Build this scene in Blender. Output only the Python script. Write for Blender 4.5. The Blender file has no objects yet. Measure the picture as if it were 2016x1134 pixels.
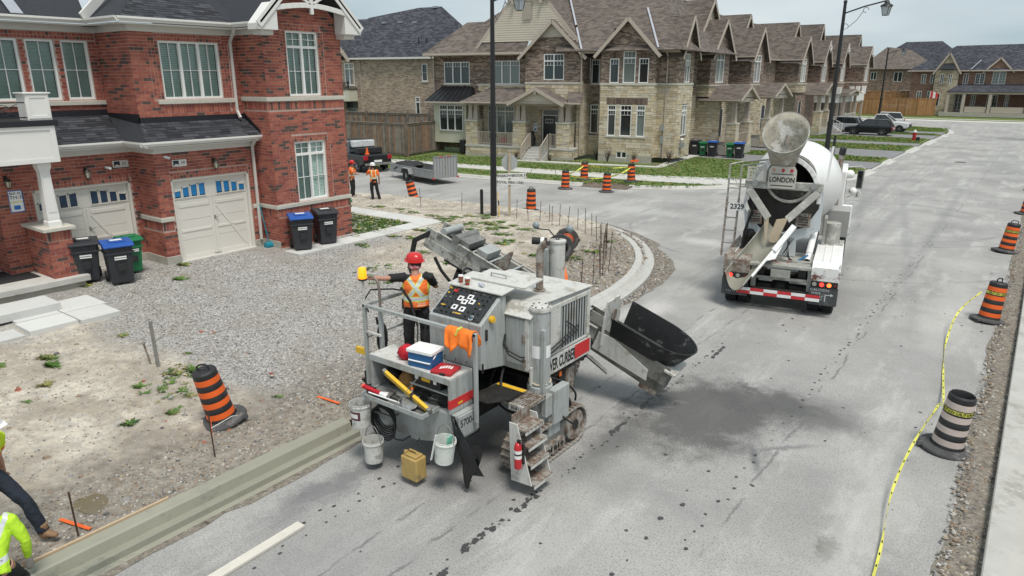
import bpy,bmesh,math,random
from mathutils import Matrix,Vector,noise
R=math.radians
rnd=random.Random(7)
SC=bpy.context.scene
COL=SC.collection
#camera, sky, sun, exposure
cam_d=bpy.data.cameras.new("camera");cam=bpy.data.objects.new("camera",cam_d);COL.objects.link(cam)
cam_d.sensor_width=36.0;cam_d.lens=36.0*1380/2016;cam_d.clip_end=3000;cam_d.clip_start=0.1
cam.location=(0,0,5.8)
cam.rotation_euler=(math.pi/2-math.atan(412/1380),0,R(36.7))
SC.camera=cam
SUN_EL,SUN_AZ=66.0,120.0
W=bpy.data.worlds.new("World");SC.world=W;W.use_nodes=True
wn,wl=W.node_tree.nodes,W.node_tree.links
wn.clear()
w_out=wn.new('ShaderNodeOutputWorld');w_bg=wn.new('ShaderNodeBackground')
w_sky=wn.new('ShaderNodeTexSky');w_sky.sky_type='NISHITA';w_sky.sun_disc=False
w_sky.sun_elevation=R(SUN_EL);w_sky.sun_rotation=R(SUN_AZ)
w_tc=wn.new('ShaderNodeTexCoord');w_map=wn.new('ShaderNodeMapping')
w_map.inputs['Scale'].default_value=(1.0,1.0,5.0)
w_n=wn.new('ShaderNodeTexNoise');w_n.inputs['Scale'].default_value=2.2;w_n.inputs['Detail'].default_value=5
w_n.inputs['Roughness'].default_value=0.45
w_r=wn.new('ShaderNodeValToRGB')
w_r.color_ramp.elements[0].position=0.36;w_r.color_ramp.elements[0].color=(4.5,5.6,6.2,1)
w_r.color_ramp.elements[1].position=0.66;w_r.color_ramp.elements[1].color=(7.4,8.1,8.4,1)
w_mix=wn.new('ShaderNodeMixRGB');w_mix.inputs['Fac'].default_value=0.92
wl.new(w_tc.outputs['Generated'],w_map.inputs['Vector']);wl.new(w_map.outputs[0],w_n.inputs['Vector'])
wl.new(w_n.outputs['Fac'],w_r.inputs['Fac'])
wl.new(w_sky.outputs[0],w_mix.inputs['Color1']);wl.new(w_r.outputs[0],w_mix.inputs['Color2'])
wl.new(w_mix.outputs[0],w_bg.inputs['Color']);w_bg.inputs['Strength'].default_value=0.047
wl.new(w_bg.outputs[0],w_out.inputs['Surface'])
sun_d=bpy.data.lights.new("sun",'SUN');sun_d.energy=1.5;sun_d.angle=R(18);sun_d.color=(1.0,0.95,0.88)
sun=bpy.data.objects.new("sun",sun_d);COL.objects.link(sun);sun.location=(20,5,40)
_sd=Vector((math.sin(R(SUN_AZ))*math.cos(R(SUN_EL)),math.cos(R(SUN_AZ))*math.cos(R(SUN_EL)),math.sin(R(SUN_EL))))
sun.rotation_euler=_sd.to_track_quat('Z','Y').to_euler()
SC.view_settings.view_transform='Standard';SC.view_settings.look='None'
SC.view_settings.gamma=1.0;SC.view_settings.use_curve_mapping=False
SC.view_settings.exposure=1.1
SC.render.engine='CYCLES'
#materials
MATS={}
def _n(nt,t,**k):
 n=nt.nodes.new(t)
 for a,b in k.items():n.inputs[a].default_value=b
 return n
def pmat(name,col,rough=0.75,metal=0.0,var=0.12,scale=4.0,bump=0.0,bscale=60.0,dirt=None,emit=None,coord='Object',coat=0.0,objvar=0.0,detail=6,streak=None):
 """painted / mineral surface: base colour with two scales of noise, optional dirt (colour, threshold, scale)"""
 if name in MATS:return MATS[name]
 m=bpy.data.materials.new(name);m.use_nodes=True;nt=m.node_tree;L=nt.links
 b=nt.nodes['Principled BSDF']
 b.inputs['Roughness'].default_value=rough;b.inputs['Metallic'].default_value=metal
 if coat:b.inputs['Coat Weight'].default_value=coat
 tc=nt.nodes.new('ShaderNodeTexCoord')
 out=None
 n1=_n(nt,'ShaderNodeTexNoise',Scale=scale,Detail=detail,Roughness=0.6);L.new(tc.outputs[coord],n1.inputs['Vector'])
 mr=nt.nodes.new('ShaderNodeMapRange');mr.inputs[1].default_value=0.25;mr.inputs[2].default_value=0.75
 mr.inputs[3].default_value=1-var;mr.inputs[4].default_value=1+var
 L.new(n1.outputs['Fac'],mr.inputs[0])
 mul=nt.nodes.new('ShaderNodeVectorMath');mul.operation='SCALE'
 mul.inputs[0].default_value=col[:3];L.new(mr.outputs[0],mul.inputs['Scale']);out=mul.outputs[0]
 if objvar:
  oi=nt.nodes.new('ShaderNodeObjectInfo');m2=nt.nodes.new('ShaderNodeMapRange')
  m2.inputs[3].default_value=1-objvar;m2.inputs[4].default_value=1+objvar
  L.new(oi.outputs['Random'],m2.inputs[0]);s2=nt.nodes.new('ShaderNodeVectorMath');s2.operation='SCALE'
  L.new(out,s2.inputs[0]);L.new(m2.outputs[0],s2.inputs['Scale']);out=s2.outputs[0]
 if dirt:
  ds=dirt if isinstance(dirt[0][0],(tuple,list))else[dirt]
  for(dc,thr,dsc)in ds:
   n2=_n(nt,'ShaderNodeTexNoise',Scale=dsc,Detail=8,Roughness=0.7);L.new(tc.outputs[coord],n2.inputs['Vector'])
   r2=nt.nodes.new('ShaderNodeMapRange');r2.inputs[1].default_value=thr;r2.inputs[2].default_value=thr+0.09
   L.new(n2.outputs['Fac'],r2.inputs[0])
   mx=nt.nodes.new('ShaderNodeMixRGB');L.new(r2.outputs[0],mx.inputs['Fac']);L.new(out,mx.inputs['Color1'])
   mx.inputs['Color2'].default_value=(*dc[:3],1);out=mx.outputs[0]
 if streak:
  mp=nt.nodes.new('ShaderNodeMapping');mp.inputs['Scale'].default_value=(9,9,.7);L.new(tc.outputs[coord],mp.inputs['Vector']);n2=_n(nt,'ShaderNodeTexNoise',Scale=1.6,Detail=8,Roughness=.7);L.new(mp.outputs[0],n2.inputs['Vector'])
  r2=nt.nodes.new('ShaderNodeMapRange');r2.inputs[1].default_value=.5;r2.inputs[2].default_value=.72;r2.inputs[4].default_value=streak[1];L.new(n2.outputs['Fac'],r2.inputs[0]);mx=nt.nodes.new('ShaderNodeMixRGB');L.new(r2.outputs[0],mx.inputs['Fac']);L.new(out,mx.inputs['Color1']);mx.inputs['Color2'].default_value=(*streak[0],1);out=mx.outputs[0]
 L.new(out,b.inputs['Base Color'])
 if bump:
  n3=_n(nt,'ShaderNodeTexNoise',Scale=bscale,Detail=4);L.new(tc.outputs[coord],n3.inputs['Vector'])
  bp=_n(nt,'ShaderNodeBump',Strength=bump,Distance=0.02);L.new(n3.outputs['Fac'],bp.inputs['Height']);L.new(bp.outputs[0],b.inputs['Normal'])
 if emit:
  b.inputs['Emission Color'].default_value=(*emit[0],1);b.inputs['Emission Strength'].default_value=emit[1]
 MATS[name]=m;return m
def brickmat(name,cols,mortar,bw,rh,ms=0.012,bump=0.4,var=0.5,rough=0.85):
 """Brick texture on UV (metres): for far brickwork, shingles and siding too small to pick apart"""
 if name in MATS:return MATS[name]
 m=bpy.data.materials.new(name);m.use_nodes=True;nt=m.node_tree;L=nt.links
 b=nt.nodes['Principled BSDF'];b.inputs['Roughness'].default_value=rough
 uv=nt.nodes.new('ShaderNodeUVMap');tc=nt.nodes.new('ShaderNodeTexCoord')
 bt=nt.nodes.new('ShaderNodeTexBrick');bt.inputs['Scale'].default_value=1.0
 bt.inputs['Brick Width'].default_value=bw;bt.inputs['Row Height'].default_value=rh
 bt.inputs['Mortar Size'].default_value=ms;bt.inputs['Color1'].default_value=(0,0,0,1);bt.inputs['Color2'].default_value=(1,1,1,1)
 bt.inputs['Mortar'].default_value=(0.5,0.5,0.5,1);bt.inputs['Mortar Smooth'].default_value=0.3
 L.new(uv.outputs[0],bt.inputs['Vector'])
 rp=nt.nodes.new('ShaderNodeValToRGB');rp.color_ramp.interpolation='CONSTANT'
 e=rp.color_ramp.elements
 while len(e)<len(cols):e.new(0.5)
 for i,c in enumerate(cols):e[i].position=i/len(cols);e[i].color=(*c,1)
 L.new(bt.outputs['Color'],rp.inputs['Fac'])
 n1=_n(nt,'ShaderNodeTexNoise',Scale=0.8,Detail=6);L.new(tc.outputs['Object'],n1.inputs['Vector'])
 mr=nt.nodes.new('ShaderNodeMapRange');mr.inputs[1].default_value=.3;mr.inputs[2].default_value=.7;mr.inputs[3].default_value=1-var*.3;mr.inputs[4].default_value=1+var*.3
 L.new(n1.outputs['Fac'],mr.inputs[0])
 sc=nt.nodes.new('ShaderNodeVectorMath');sc.operation='SCALE';L.new(rp.outputs[0],sc.inputs[0]);L.new(mr.outputs[0],sc.inputs['Scale'])
 mx=nt.nodes.new('ShaderNodeMixRGB');L.new(bt.outputs['Fac'],mx.inputs['Fac']);L.new(sc.outputs[0],mx.inputs['Color1']);mx.inputs['Color2'].default_value=(*mortar,1)
 L.new(mx.outputs[0],b.inputs['Base Color'])
 inv=nt.nodes.new('ShaderNodeMath');inv.operation='SUBTRACT';inv.inputs[0].default_value=1;L.new(bt.outputs['Fac'],inv.inputs[1])
 bp=_n(nt,'ShaderNodeBump',Strength=bump,Distance=0.02);L.new(inv.outputs[0],bp.inputs['Height']);L.new(bp.outputs[0],b.inputs['Normal'])
 MATS[name]=m;return m
def glassmat(name,col=(0.02,0.03,0.03),rough=0.06,see=0.0):
 if name in MATS:return MATS[name]
 m=bpy.data.materials.new(name);m.use_nodes=True;nt=m.node_tree;L=nt.links
 b=nt.nodes['Principled BSDF'];b.inputs['Base Color'].default_value=(*col,1);b.inputs['Roughness'].default_value=rough
 b.inputs['Specular IOR Level'].default_value=0.9
 if see:
  o=nt.nodes['Material Output'];tr=nt.nodes.new('ShaderNodeBsdfTransparent');tr.inputs[0].default_value=(0.85,0.95,0.92,1)
  gl=nt.nodes.new('ShaderNodeBsdfGlossy');gl.inputs['Roughness'].default_value=0.03
  fr=nt.nodes.new('ShaderNodeFresnel');fr.inputs[0].default_value=1.5
  mx=nt.nodes.new('ShaderNodeMixShader');L.new(fr.outputs[0],mx.inputs[0]);L.new(tr.outputs[0],mx.inputs[1]);L.new(gl.outputs[0],mx.inputs[2])
  L.new(mx.outputs[0],o.inputs['Surface'])
 MATS[name]=m;return m
def ident():return Matrix.Identity(4)
class MB:
 DT=None
 def __init__(s,T=None):
  s.v=[];s.f=[];s.m=[];s.u=[];s.mats=[];s.T=T or ident();s.hasuv=False
  if MB.DT is not None:s.T=MB.DT@s.T
 def mi(s,mat):
  if mat not in s.mats:s.mats.append(mat)
  return s.mats.index(mat)
 def add(s,vs,fs,mat,uvs=None):
  o=len(s.v);k=s.mi(mat);T=s.T
  for p in vs:s.v.append(T@Vector(p))
  for i,f in enumerate(fs):
   s.f.append([a+o for a in f]);s.m.append(k);s.u.append(uvs[i]if uvs else None)
  if uvs:s.hasuv=True
  return s
 def quad(s,a,b,c,d,mat,uv=None):return s.add([a,b,c,d],[(0,1,2,3)],mat,[uv]if uv else None)
 def poly(s,pts,mat,uv=None):return s.add(pts,[tuple(range(len(pts)))],mat,[uv]if uv else None)
 def box(s,c,d,mat,rz=0,rot=None,faces=None):
  M=Matrix.Translation(c)@(rot if rot is not None else Matrix.Rotation(rz,4,'Z'))
  h=[x/2 for x in d]
  vs=[M@Vector((x*h[0],y*h[1],z*h[2]))for x,y,z in((-1,-1,-1),(1,-1,-1),(1,1,-1),(-1,1,-1),(-1,-1,1),(1,-1,1),(1,1,1),(-1,1,1))]
  fs=[(0,3,2,1),(4,5,6,7),(0,1,5,4),(1,2,6,5),(2,3,7,6),(3,0,4,7)]
  return s.add(vs,fs,mat)
 def bb(s,x0,x1,y0,y1,z0,z1,mat):return s.box(((x0+x1)/2,(y0+y1)/2,(z0+z1)/2),(abs(x1-x0),abs(y1-y0),abs(z1-z0)),mat)
 def bar(s,p,q,w,h,mat,up=(0,0,1),ext=0):
  p=Vector(p);q=Vector(q);d=(q-p);L=d.length
  if L<1e-6:return s
  y=d/L;u=Vector(up)
  if abs(y.dot(u))>.99:u=Vector((1,0,0))
  x=y.cross(u).normalized();z=x.cross(y)
  M=Matrix((x,y,z)).transposed().to_4x4();M.translation=(p+q)/2
  return s.box((0,0,0),(w,L+ext*2,h),mat,rot=M)
 def ring(s,c,ax,r,n,up=None):
  ax=Vector(ax).normalized();u=Vector((0,0,1))if abs(ax.z)<.95 else Vector((1,0,0))
  x=ax.cross(u).normalized();y=ax.cross(x)
  return[Vector(c)+x*(r*math.cos(2*math.pi*i/n))+y*(r*math.sin(2*math.pi*i/n))for i in range(n)]
 def cyl(s,p,q,r1,mat,r2=None,n=14,caps=True):
  r2=r1 if r2 is None else r2;d=Vector(q)-Vector(p)
  vs=s.ring(p,d,r1,n)+s.ring(q,d,r2,n)
  fs=[(i,(i+1)%n,n+(i+1)%n,n+i)for i in range(n)]
  if caps:fs+=[tuple(range(n))[::-1],tuple(range(n,2*n))]
  return s.add(vs,fs,mat)
 def tube(s,pts,r,mat,n=8,closed=False):
  P=[Vector(p)for p in pts];k=len(P);vs=[];prev=None
  rr=r if isinstance(r,(list,tuple))else[r]*k
  for i in range(k):
   d=(P[(i+1)%k]-P[i-1])if closed else(P[min(i+1,k-1)]-P[max(i-1,0)])
   d.normalize()
   if prev is None:
    u=Vector((0,0,1))if abs(d.z)<.9 else Vector((1,0,0));x=d.cross(u).normalized()
   else:
    x=(prev-d*prev.dot(d));x=x.normalized()if x.length>1e-5 else d.orthogonal().normalized()
   prev=x;y=d.cross(x)
   vs+=[P[i]+x*(rr[i]*math.cos(2*math.pi*j/n))+y*(rr[i]*math.sin(2*math.pi*j/n))for j in range(n)]
  fs=[]
  for i in range(k if closed else k-1):
   a=i*n;b=((i+1)%k)*n
   fs+=[(a+j,a+(j+1)%n,b+(j+1)%n,b+j)for j in range(n)]
  if not closed:fs+=[tuple(range(n))[::-1],tuple(range((k-1)*n,k*n))]
  return s.add(vs,fs,mat)
 def lathe(s,prof,mat,c=(0,0,0),n=20,rot=None,cap0=True,cap1=True,a0=0,a1=2*math.pi):
  M=Matrix.Translation(c)@(rot if rot is not None else ident());vs=[];full=abs(a1-a0-2*math.pi)<1e-6
  m=n if full else n+1
  for r,z in prof:
   for j in range(m):
    a=a0+(a1-a0)*j/n;vs.append(M@Vector((r*math.cos(a),r*math.sin(a),z)))
  fs=[]
  for i in range(len(prof)-1):
   for j in range(n):
    k=(j+1)%m if full else j+1
    fs.append((i*m+j,i*m+k,(i+1)*m+k,(i+1)*m+j))
  if full:
   if cap0:fs.append(tuple(range(m))[::-1])
   if cap1:fs.append(tuple(range((len(prof)-1)*m,len(prof)*m)))
  return s.add(vs,fs,mat)
 def prism(s,poly,h0,h1,mat,M=None):
  """poly = 2D outline (x,y) extruded from z=h0 to h1 in frame M"""
  M=M if M is not None else ident();n=len(poly)
  vs=[M@Vector((x,y,h0))for x,y in poly]+[M@Vector((x,y,h1))for x,y in poly]
  fs=[tuple(range(n))[::-1],tuple(range(n,2*n))]+[(i,(i+1)%n,n+(i+1)%n,n+i)for i in range(n)]
  return s.add(vs,fs,mat)
 def sphere(s,c,r,mat,n=12,sc=(1,1,1),rot=None):
  k=n//2;M=Matrix.Translation(c)@(rot if rot is not None else ident());vs=[]
  for i in range(k+1):
   t=math.pi*i/k
   for j in range(n):
    a=2*math.pi*j/n
    vs.append(M@Vector((r*sc[0]*math.sin(t)*math.cos(a),r*sc[1]*math.sin(t)*math.sin(a),r*sc[2]*math.cos(t))))
  fs=[(i*n+j,i*n+(j+1)%n,(i+1)*n+(j+1)%n,(i+1)*n+j)for i in range(k)for j in range(n)]
  return s.add(vs,fs,mat)
 def sweep(s,path,prof,mat,closed_prof=False):
  """path = plan polyline (x,y[,z]); prof = (offset to the left of travel, z)"""
  vs=[];k=len(path);n=len(prof)
  for i in range(k):
   p=Vector((path[i][0],path[i][1]));a=Vector(path[max(i-1,0)][:2]);b=Vector(path[min(i+1,k-1)][:2])
   d=(b-a).normalized();nrm=Vector((-d.y,d.x));z0=path[i][2]if len(path[i])>2 else 0
   for o,z in prof:q=p+nrm*o;vs.append((q.x,q.y,z+z0))
  fs=[]
  for i in range(k-1):
   for j in range(n-(0 if closed_prof else 1)):
    fs.append((i*n+j,i*n+(j+1)%n,(i+1)*n+(j+1)%n,(i+1)*n+j))
  fs+=[tuple(range(n)),tuple(range((k-1)*n,k*n))[::-1]]
  return s.add(vs,fs,mat)
 def mesh(s,name):
  me=bpy.data.meshes.new(name);me.from_pydata([tuple(v)for v in s.v],[],s.f)
  for m in s.mats:me.materials.append(m)
  me.polygons.foreach_set('material_index',s.m)
  if s.hasuv:
   ul=me.uv_layers.new(name='UVMap');i=0
   for fi,f in enumerate(s.f):
    u=s.u[fi]
    for j in range(len(f)):
     if u:ul.data[i].uv=u[j]
     i+=1
  me.update();return me
 def build(s,name,parent=None,smooth=0,bevel=0,fix=True,**props):
  me=s.mesh(name)
  if fix:
   bm=bmesh.new();bm.from_mesh(me);bmesh.ops.recalc_face_normals(bm,faces=bm.faces);bm.to_mesh(me);bm.free()
  if smooth:
   me.shade_smooth();me.set_sharp_from_angle(angle=R(smooth))
  o=bpy.data.objects.new(name,me);COL.objects.link(o)
  if parent is not None:
   o.parent=parent;o.matrix_parent_inverse=pinv(parent)
  if bevel:
   b=o.modifiers.new('bevel','BEVEL');b.width=bevel;b.segments=2;b.limit_method='ANGLE';b.angle_limit=R(40)
  for k,v in props.items():o[k]=v
  return o
def wmat(o):
 m=o.matrix_basis.copy()
 while o.parent is not None:
  m=o.parent.matrix_basis@o.matrix_parent_inverse@m if False else(o.parent.matrix_basis@(o.matrix_parent_inverse@m));o=o.parent
 return m
def pinv(parent):
 """children built in world coordinates keep them; LOCAL things (flag) use identity"""
 if parent.get('_local'):return ident()
 p=parent
 while p.parent is not None:p=p.parent
 if p.get('_local'):return ident()
 if parent.parent is None:return parent.matrix_basis.inverted()
 return ident()
def thing(name,label,cat,loc=(0,0,0),rz=0,group=None,local=False):
 o=bpy.data.objects.new(name,None);COL.objects.link(o);o.location=loc;o.rotation_euler=(0,0,rz);o.empty_display_size=0.2
 o['label']=label;o['category']=cat
 if group:o['group']=group
 if local:o['_local']=1
 bpy.context.view_layer.update()if False else None
 return o
def tag(o,label,cat,group=None):
 o['label']=label;o['category']=cat
 if group:o['group']=group
 return o
def copy_tree(o,parent=None,loc=None,rz=None,label=None):
 c=o.copy();COL.objects.link(c)
 if parent is not None:c.parent=parent
 if loc is not None:c.location=loc
 if rz is not None:c.rotation_euler=(0,0,rz)
 if label:c['label']=label
 for ch in KIDS(o):copy_tree(ch,c)
 return c
def KIDS(o):return[x for x in COL.objects if x.parent is o]
def text_mb(mb,body,size,M,mat,depth=0.004,align='CENTER',sx=1.0,bold=0):
 cu=bpy.data.curves.new('lettering','FONT');cu.body=body;cu.size=size;cu.extrude=depth/2;cu.align_x=align;cu.align_y='CENTER';cu.resolution_u=3;cu.offset=bold
 o=bpy.data.objects.new('lettering',cu);COL.objects.link(o)
 bpy.context.view_layer.update()
 me=bpy.data.meshes.new_from_object(o.evaluated_get(bpy.context.evaluated_depsgraph_get()))
 vs=[M@Vector((v.co.x*sx,v.co.y,v.co.z))for v in me.vertices];fs=[tuple(p.vertices)for p in me.polygons]
 bpy.data.objects.remove(o);bpy.data.curves.remove(cu);bpy.data.meshes.remove(me)
 mb.add(vs,fs,mat)
def frame(origin,xdir,ydir):
 x=Vector(xdir).normalized();y=Vector(ydir).normalized();z=x.cross(y)
 M=Matrix((x,y,z)).transposed().to_4x4();M.translation=Vector(origin);return M
def zg(x,y):
 """height of the left yard"""
 return 0.17+max(0,min(1,(-9.2-x)/10.5,(25.3+(x+19)*.13-y)/5))*0.245
def road_material():
 m=bpy.data.materials.new('worn_road');m.use_nodes=True;nt=m.node_tree;L=nt.links;N=nt.nodes
 b=N['Principled BSDF'];b.inputs['Roughness'].default_value=0.85
 tc=N.new('ShaderNodeTexCoord');ob=tc.outputs['Object']
 def noise_(scale,detail=5,vec=None,rough=0.6):
  n=_n(nt,'ShaderNodeTexNoise',Scale=scale,Detail=detail,Roughness=rough);L.new(vec or ob,n.inputs['Vector']);return n.outputs['Fac']
 def rng(f,a,c,lo=0,hi=1):
  r=N.new('ShaderNodeMapRange');r.inputs[1].default_value=a;r.inputs[2].default_value=c;r.inputs[3].default_value=lo;r.inputs[4].default_value=hi
  L.new(f,r.inputs[0]);return r.outputs[0]
 def mix(f,a,c,fac=1.0):
  x=N.new('ShaderNodeMixRGB')
  if fac!=1.0:
   k=N.new('ShaderNodeMath');k.operation='MULTIPLY';k.inputs[1].default_value=fac;L.new(f,k.inputs[0]);f=k.outputs[0]
  L.new(f,x.inputs['Fac'])
  for s_,v in(('Color1',a),('Color2',c)):
   if isinstance(v,tuple):x.inputs[s_].default_value=(*v,1)
   else:L.new(v,x.inputs[s_])
  return x.outputs[0]
 st=N.new('ShaderNodeMapping');st.inputs['Scale'].default_value=(1.0,0.25,1.0);L.new(ob,st.inputs['Vector'])
 c=mix(rng(noise_(0.35,6),.35,.65),(0.265,0.26,0.25),(0.385,0.376,0.358))
 c=mix(rng(noise_(1.1,7,st.outputs[0],.7),.52,.68),c,(0.52,0.51,0.49),0.75)
 c=mix(rng(noise_(0.8,7,None,.65),.56,.7),c,(0.235,0.235,0.238),0.5)
 c=mix(rng(noise_(9,8,None,.8),.5,.75),c,(0.17,0.17,0.17),0.45)
 c=mix(rng(noise_(36,5,None,.7),.50,.64),c,(0.11,0.11,0.112),0.6)
 c=mix(rng(noise_(60,3),.56,.68),c,(0.56,0.55,0.53),0.5)
 wv=N.new('ShaderNodeTexNoise');wv.inputs['Scale'].default_value=1.6;wv.inputs['Detail'].default_value=7;wv.inputs['Roughness'].default_value=.7;L.new(ob,wv.inputs['Vector'])
 sub=N.new('ShaderNodeVectorMath');sub.operation='SUBTRACT';L.new(wv.outputs['Color'],sub.inputs[0]);sub.inputs[1].default_value=(.5,.5,.5)
 wf_=N.new('ShaderNodeTexNoise');wf_.inputs['Scale'].default_value=7;wf_.inputs['Detail'].default_value=9;wf_.inputs['Roughness'].default_value=.75;L.new(ob,wf_.inputs['Vector'])
 subf=N.new('ShaderNodeVectorMath');subf.operation='SUBTRACT';L.new(wf_.outputs['Color'],subf.inputs[0]);subf.inputs[1].default_value=(.5,.5,.5)
 grain=noise_(38,6,None,.8)
 def stain(cx,cy,rx,ry,col,k,warp=1.2,soft=.7,rot=0):
  nonlocal c
  s1=N.new('ShaderNodeVectorMath');s1.operation='SCALE';s1.inputs['Scale'].default_value=warp;L.new((subf if min(rx,ry)<.5 else sub).outputs[0],s1.inputs[0])
  a=N.new('ShaderNodeVectorMath');a.operation='ADD';L.new(ob,a.inputs[0]);L.new(s1.outputs[0],a.inputs[1])
  a2=N.new('ShaderNodeVectorMath');a2.operation='SUBTRACT';L.new(a.outputs[0],a2.inputs[0]);a2.inputs[1].default_value=(cx,cy,0)
  mp=N.new('ShaderNodeVectorRotate');mp.rotation_type='Z_AXIS';mp.inputs['Angle'].default_value=-rot;L.new(a2.outputs[0],mp.inputs['Vector'])
  d=N.new('ShaderNodeVectorMath');d.operation='DIVIDE';L.new(mp.outputs[0],d.inputs[0]);d.inputs[1].default_value=(rx,ry,1000)
  ln=N.new('ShaderNodeVectorMath');ln.operation='LENGTH';L.new(d.outputs[0],ln.inputs[0])
  gm=N.new('ShaderNodeMath');gm.operation='MULTIPLY_ADD';L.new(grain,gm.inputs[0]);gm.inputs[1].default_value=1.5;L.new(ln.outputs['Value'],gm.inputs[2]);g2=N.new('ShaderNodeMath');g2.operation='SUBTRACT';L.new(gm.outputs[0],g2.inputs[0]);g2.inputs[1].default_value=.75
  c=mix(rng(g2.outputs[0],1.0,soft,0,1),c,col,k)
 stain(-4.1,11.3,1.5,2.1,(0.07,0.069,0.068),.85,2.6,.5)
 stain(-3.4,12.4,1.3,.8,(0.08,0.079,0.078),.8,1.8,.5)
 stain(-2.5,12.4,1.1,0.9,(0.09,0.09,0.088),.7,1.2,.4)
 stain(-4.9,9.3,0.5,1.6,(0.09,0.09,0.09),.75,.8,.3)
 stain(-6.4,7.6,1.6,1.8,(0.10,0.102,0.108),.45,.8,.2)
 stain(-2.85,10.3,0.10,0.75,(0.11,0.115,0.12),.7,.25,.3,.45)
 stain(-2.55,10.9,0.09,0.7,(0.11,0.115,0.12),.6,.25,.3,-.8)
 stain(-1.35,8.6,0.17,0.36,(0.14,0.135,0.12),.85,.5,.6)
 stain(-7.6,5.9,0.5,2.0,(0.12,0.122,0.128),.75,1.4,.3)
 stain(-6.3,4.6,1.6,1.6,(0.2,0.2,0.2),.6,2.2,.2)
 stain(-3.8,8.4,1.4,.8,(0.2,0.2,0.2),.5,2.2,.2)
 stain(-7.0,3.2,.6,.7,(0.15,0.15,0.15),.6,1.4,.2)
 for(xx,yy,rt)in((-2.9,34,.02),(-4.75,34,.02),(-3.6,30,.16),(-5.4,30,.16),(-6.6,40,.05)):stain(xx,yy,.26,19,(0.2,0.2,0.202),.42,.7,.2,rt)
 for(xx,yy,a,b_)in((-1.1,8,.6,6),(-1.2,22,.7,9),(-4.2,5.2,.5,2.5),(-6.0,22,1.0,5)):stain(xx,yy,a,b_,(0.52,0.51,0.49),.35,1.6,.2)
 stain(-14.5,29.0,3.5,1.2,(0.44,0.435,0.42),.6,2,.2)
 stain(-9.4,24.6,1.2,.8,(0.50,0.49,0.48),.7,1,.2)
 stain(-7.4,16.2,.5,1.0,(0.50,0.47,0.46),.7,.6,.2)
 stain(-2,60,1.5,6,(0.22,0.22,0.22),.6,2,.2)
 stain(-2,88,3.5,4,(0.12,0.12,0.12),.6,2.5,.2)
 sxx=N.new('ShaderNodeSeparateXYZ');L.new(ob,sxx.inputs[0]);q1=N.new('ShaderNodeMath');q1.operation='MULTIPLY_ADD';L.new(noise_(.6,8,None,.7),q1.inputs[0]);q1.inputs[1].default_value=.5;L.new(sxx.outputs['X'],q1.inputs[2])
 for(xx,y0_)in((-2.62,16),(-5.5,30),(-6.2,2)):
  q2=N.new('ShaderNodeMath');q2.operation='ADD';q2.inputs[1].default_value=-xx-.25;L.new(q1.outputs[0],q2.inputs[0]);q3=N.new('ShaderNodeMath');q3.operation='ABSOLUTE';L.new(q2.outputs[0],q3.inputs[0]);q4=N.new('ShaderNodeMath');q4.operation='MULTIPLY';L.new(rng(q3.outputs[0],.03,.01),q4.inputs[0]);L.new(rng(noise_(1.3),.45,.55),q4.inputs[1]);c=mix(q4.outputs[0],c,(.12,.12,.12),.7)
 for(ax,ay,rr,wd)in((-5.2,33.2,5.2,.12),(-5.2,33.6,4.6,.10),(-6.5,29.5,7.6,.09)):
  a2=N.new('ShaderNodeVectorMath');a2.operation='SUBTRACT';L.new(st.outputs[0]if False else ob,a2.inputs[0]);a2.inputs[1].default_value=(ax,ay,0)
  ln=N.new('ShaderNodeVectorMath');ln.operation='LENGTH';L.new(a2.outputs[0],ln.inputs[0])
  s=N.new('ShaderNodeMath');s.operation='SUBTRACT';L.new(ln.outputs['Value'],s.inputs[0]);s.inputs[1].default_value=rr
  ab=N.new('ShaderNodeMath');ab.operation='ABSOLUTE';L.new(s.outputs[0],ab.inputs[0])
  k=N.new('ShaderNodeMath');k.operation='MULTIPLY';L.new(rng(ab.outputs[0],wd,wd*.3),k.inputs[0]);L.new(rng(noise_(.5),.42,.6),k.inputs[1])
  c=mix(k.outputs[0],c,(0.17,0.17,0.172),.6)
 L.new(c,b.inputs['Base Color'])
 bp=_n(nt,'ShaderNodeBump',Strength=0.5,Distance=0.012);L.new(noise_(70,3),bp.inputs['Height']);L.new(bp.outputs[0],b.inputs['Normal'])
 return m
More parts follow.
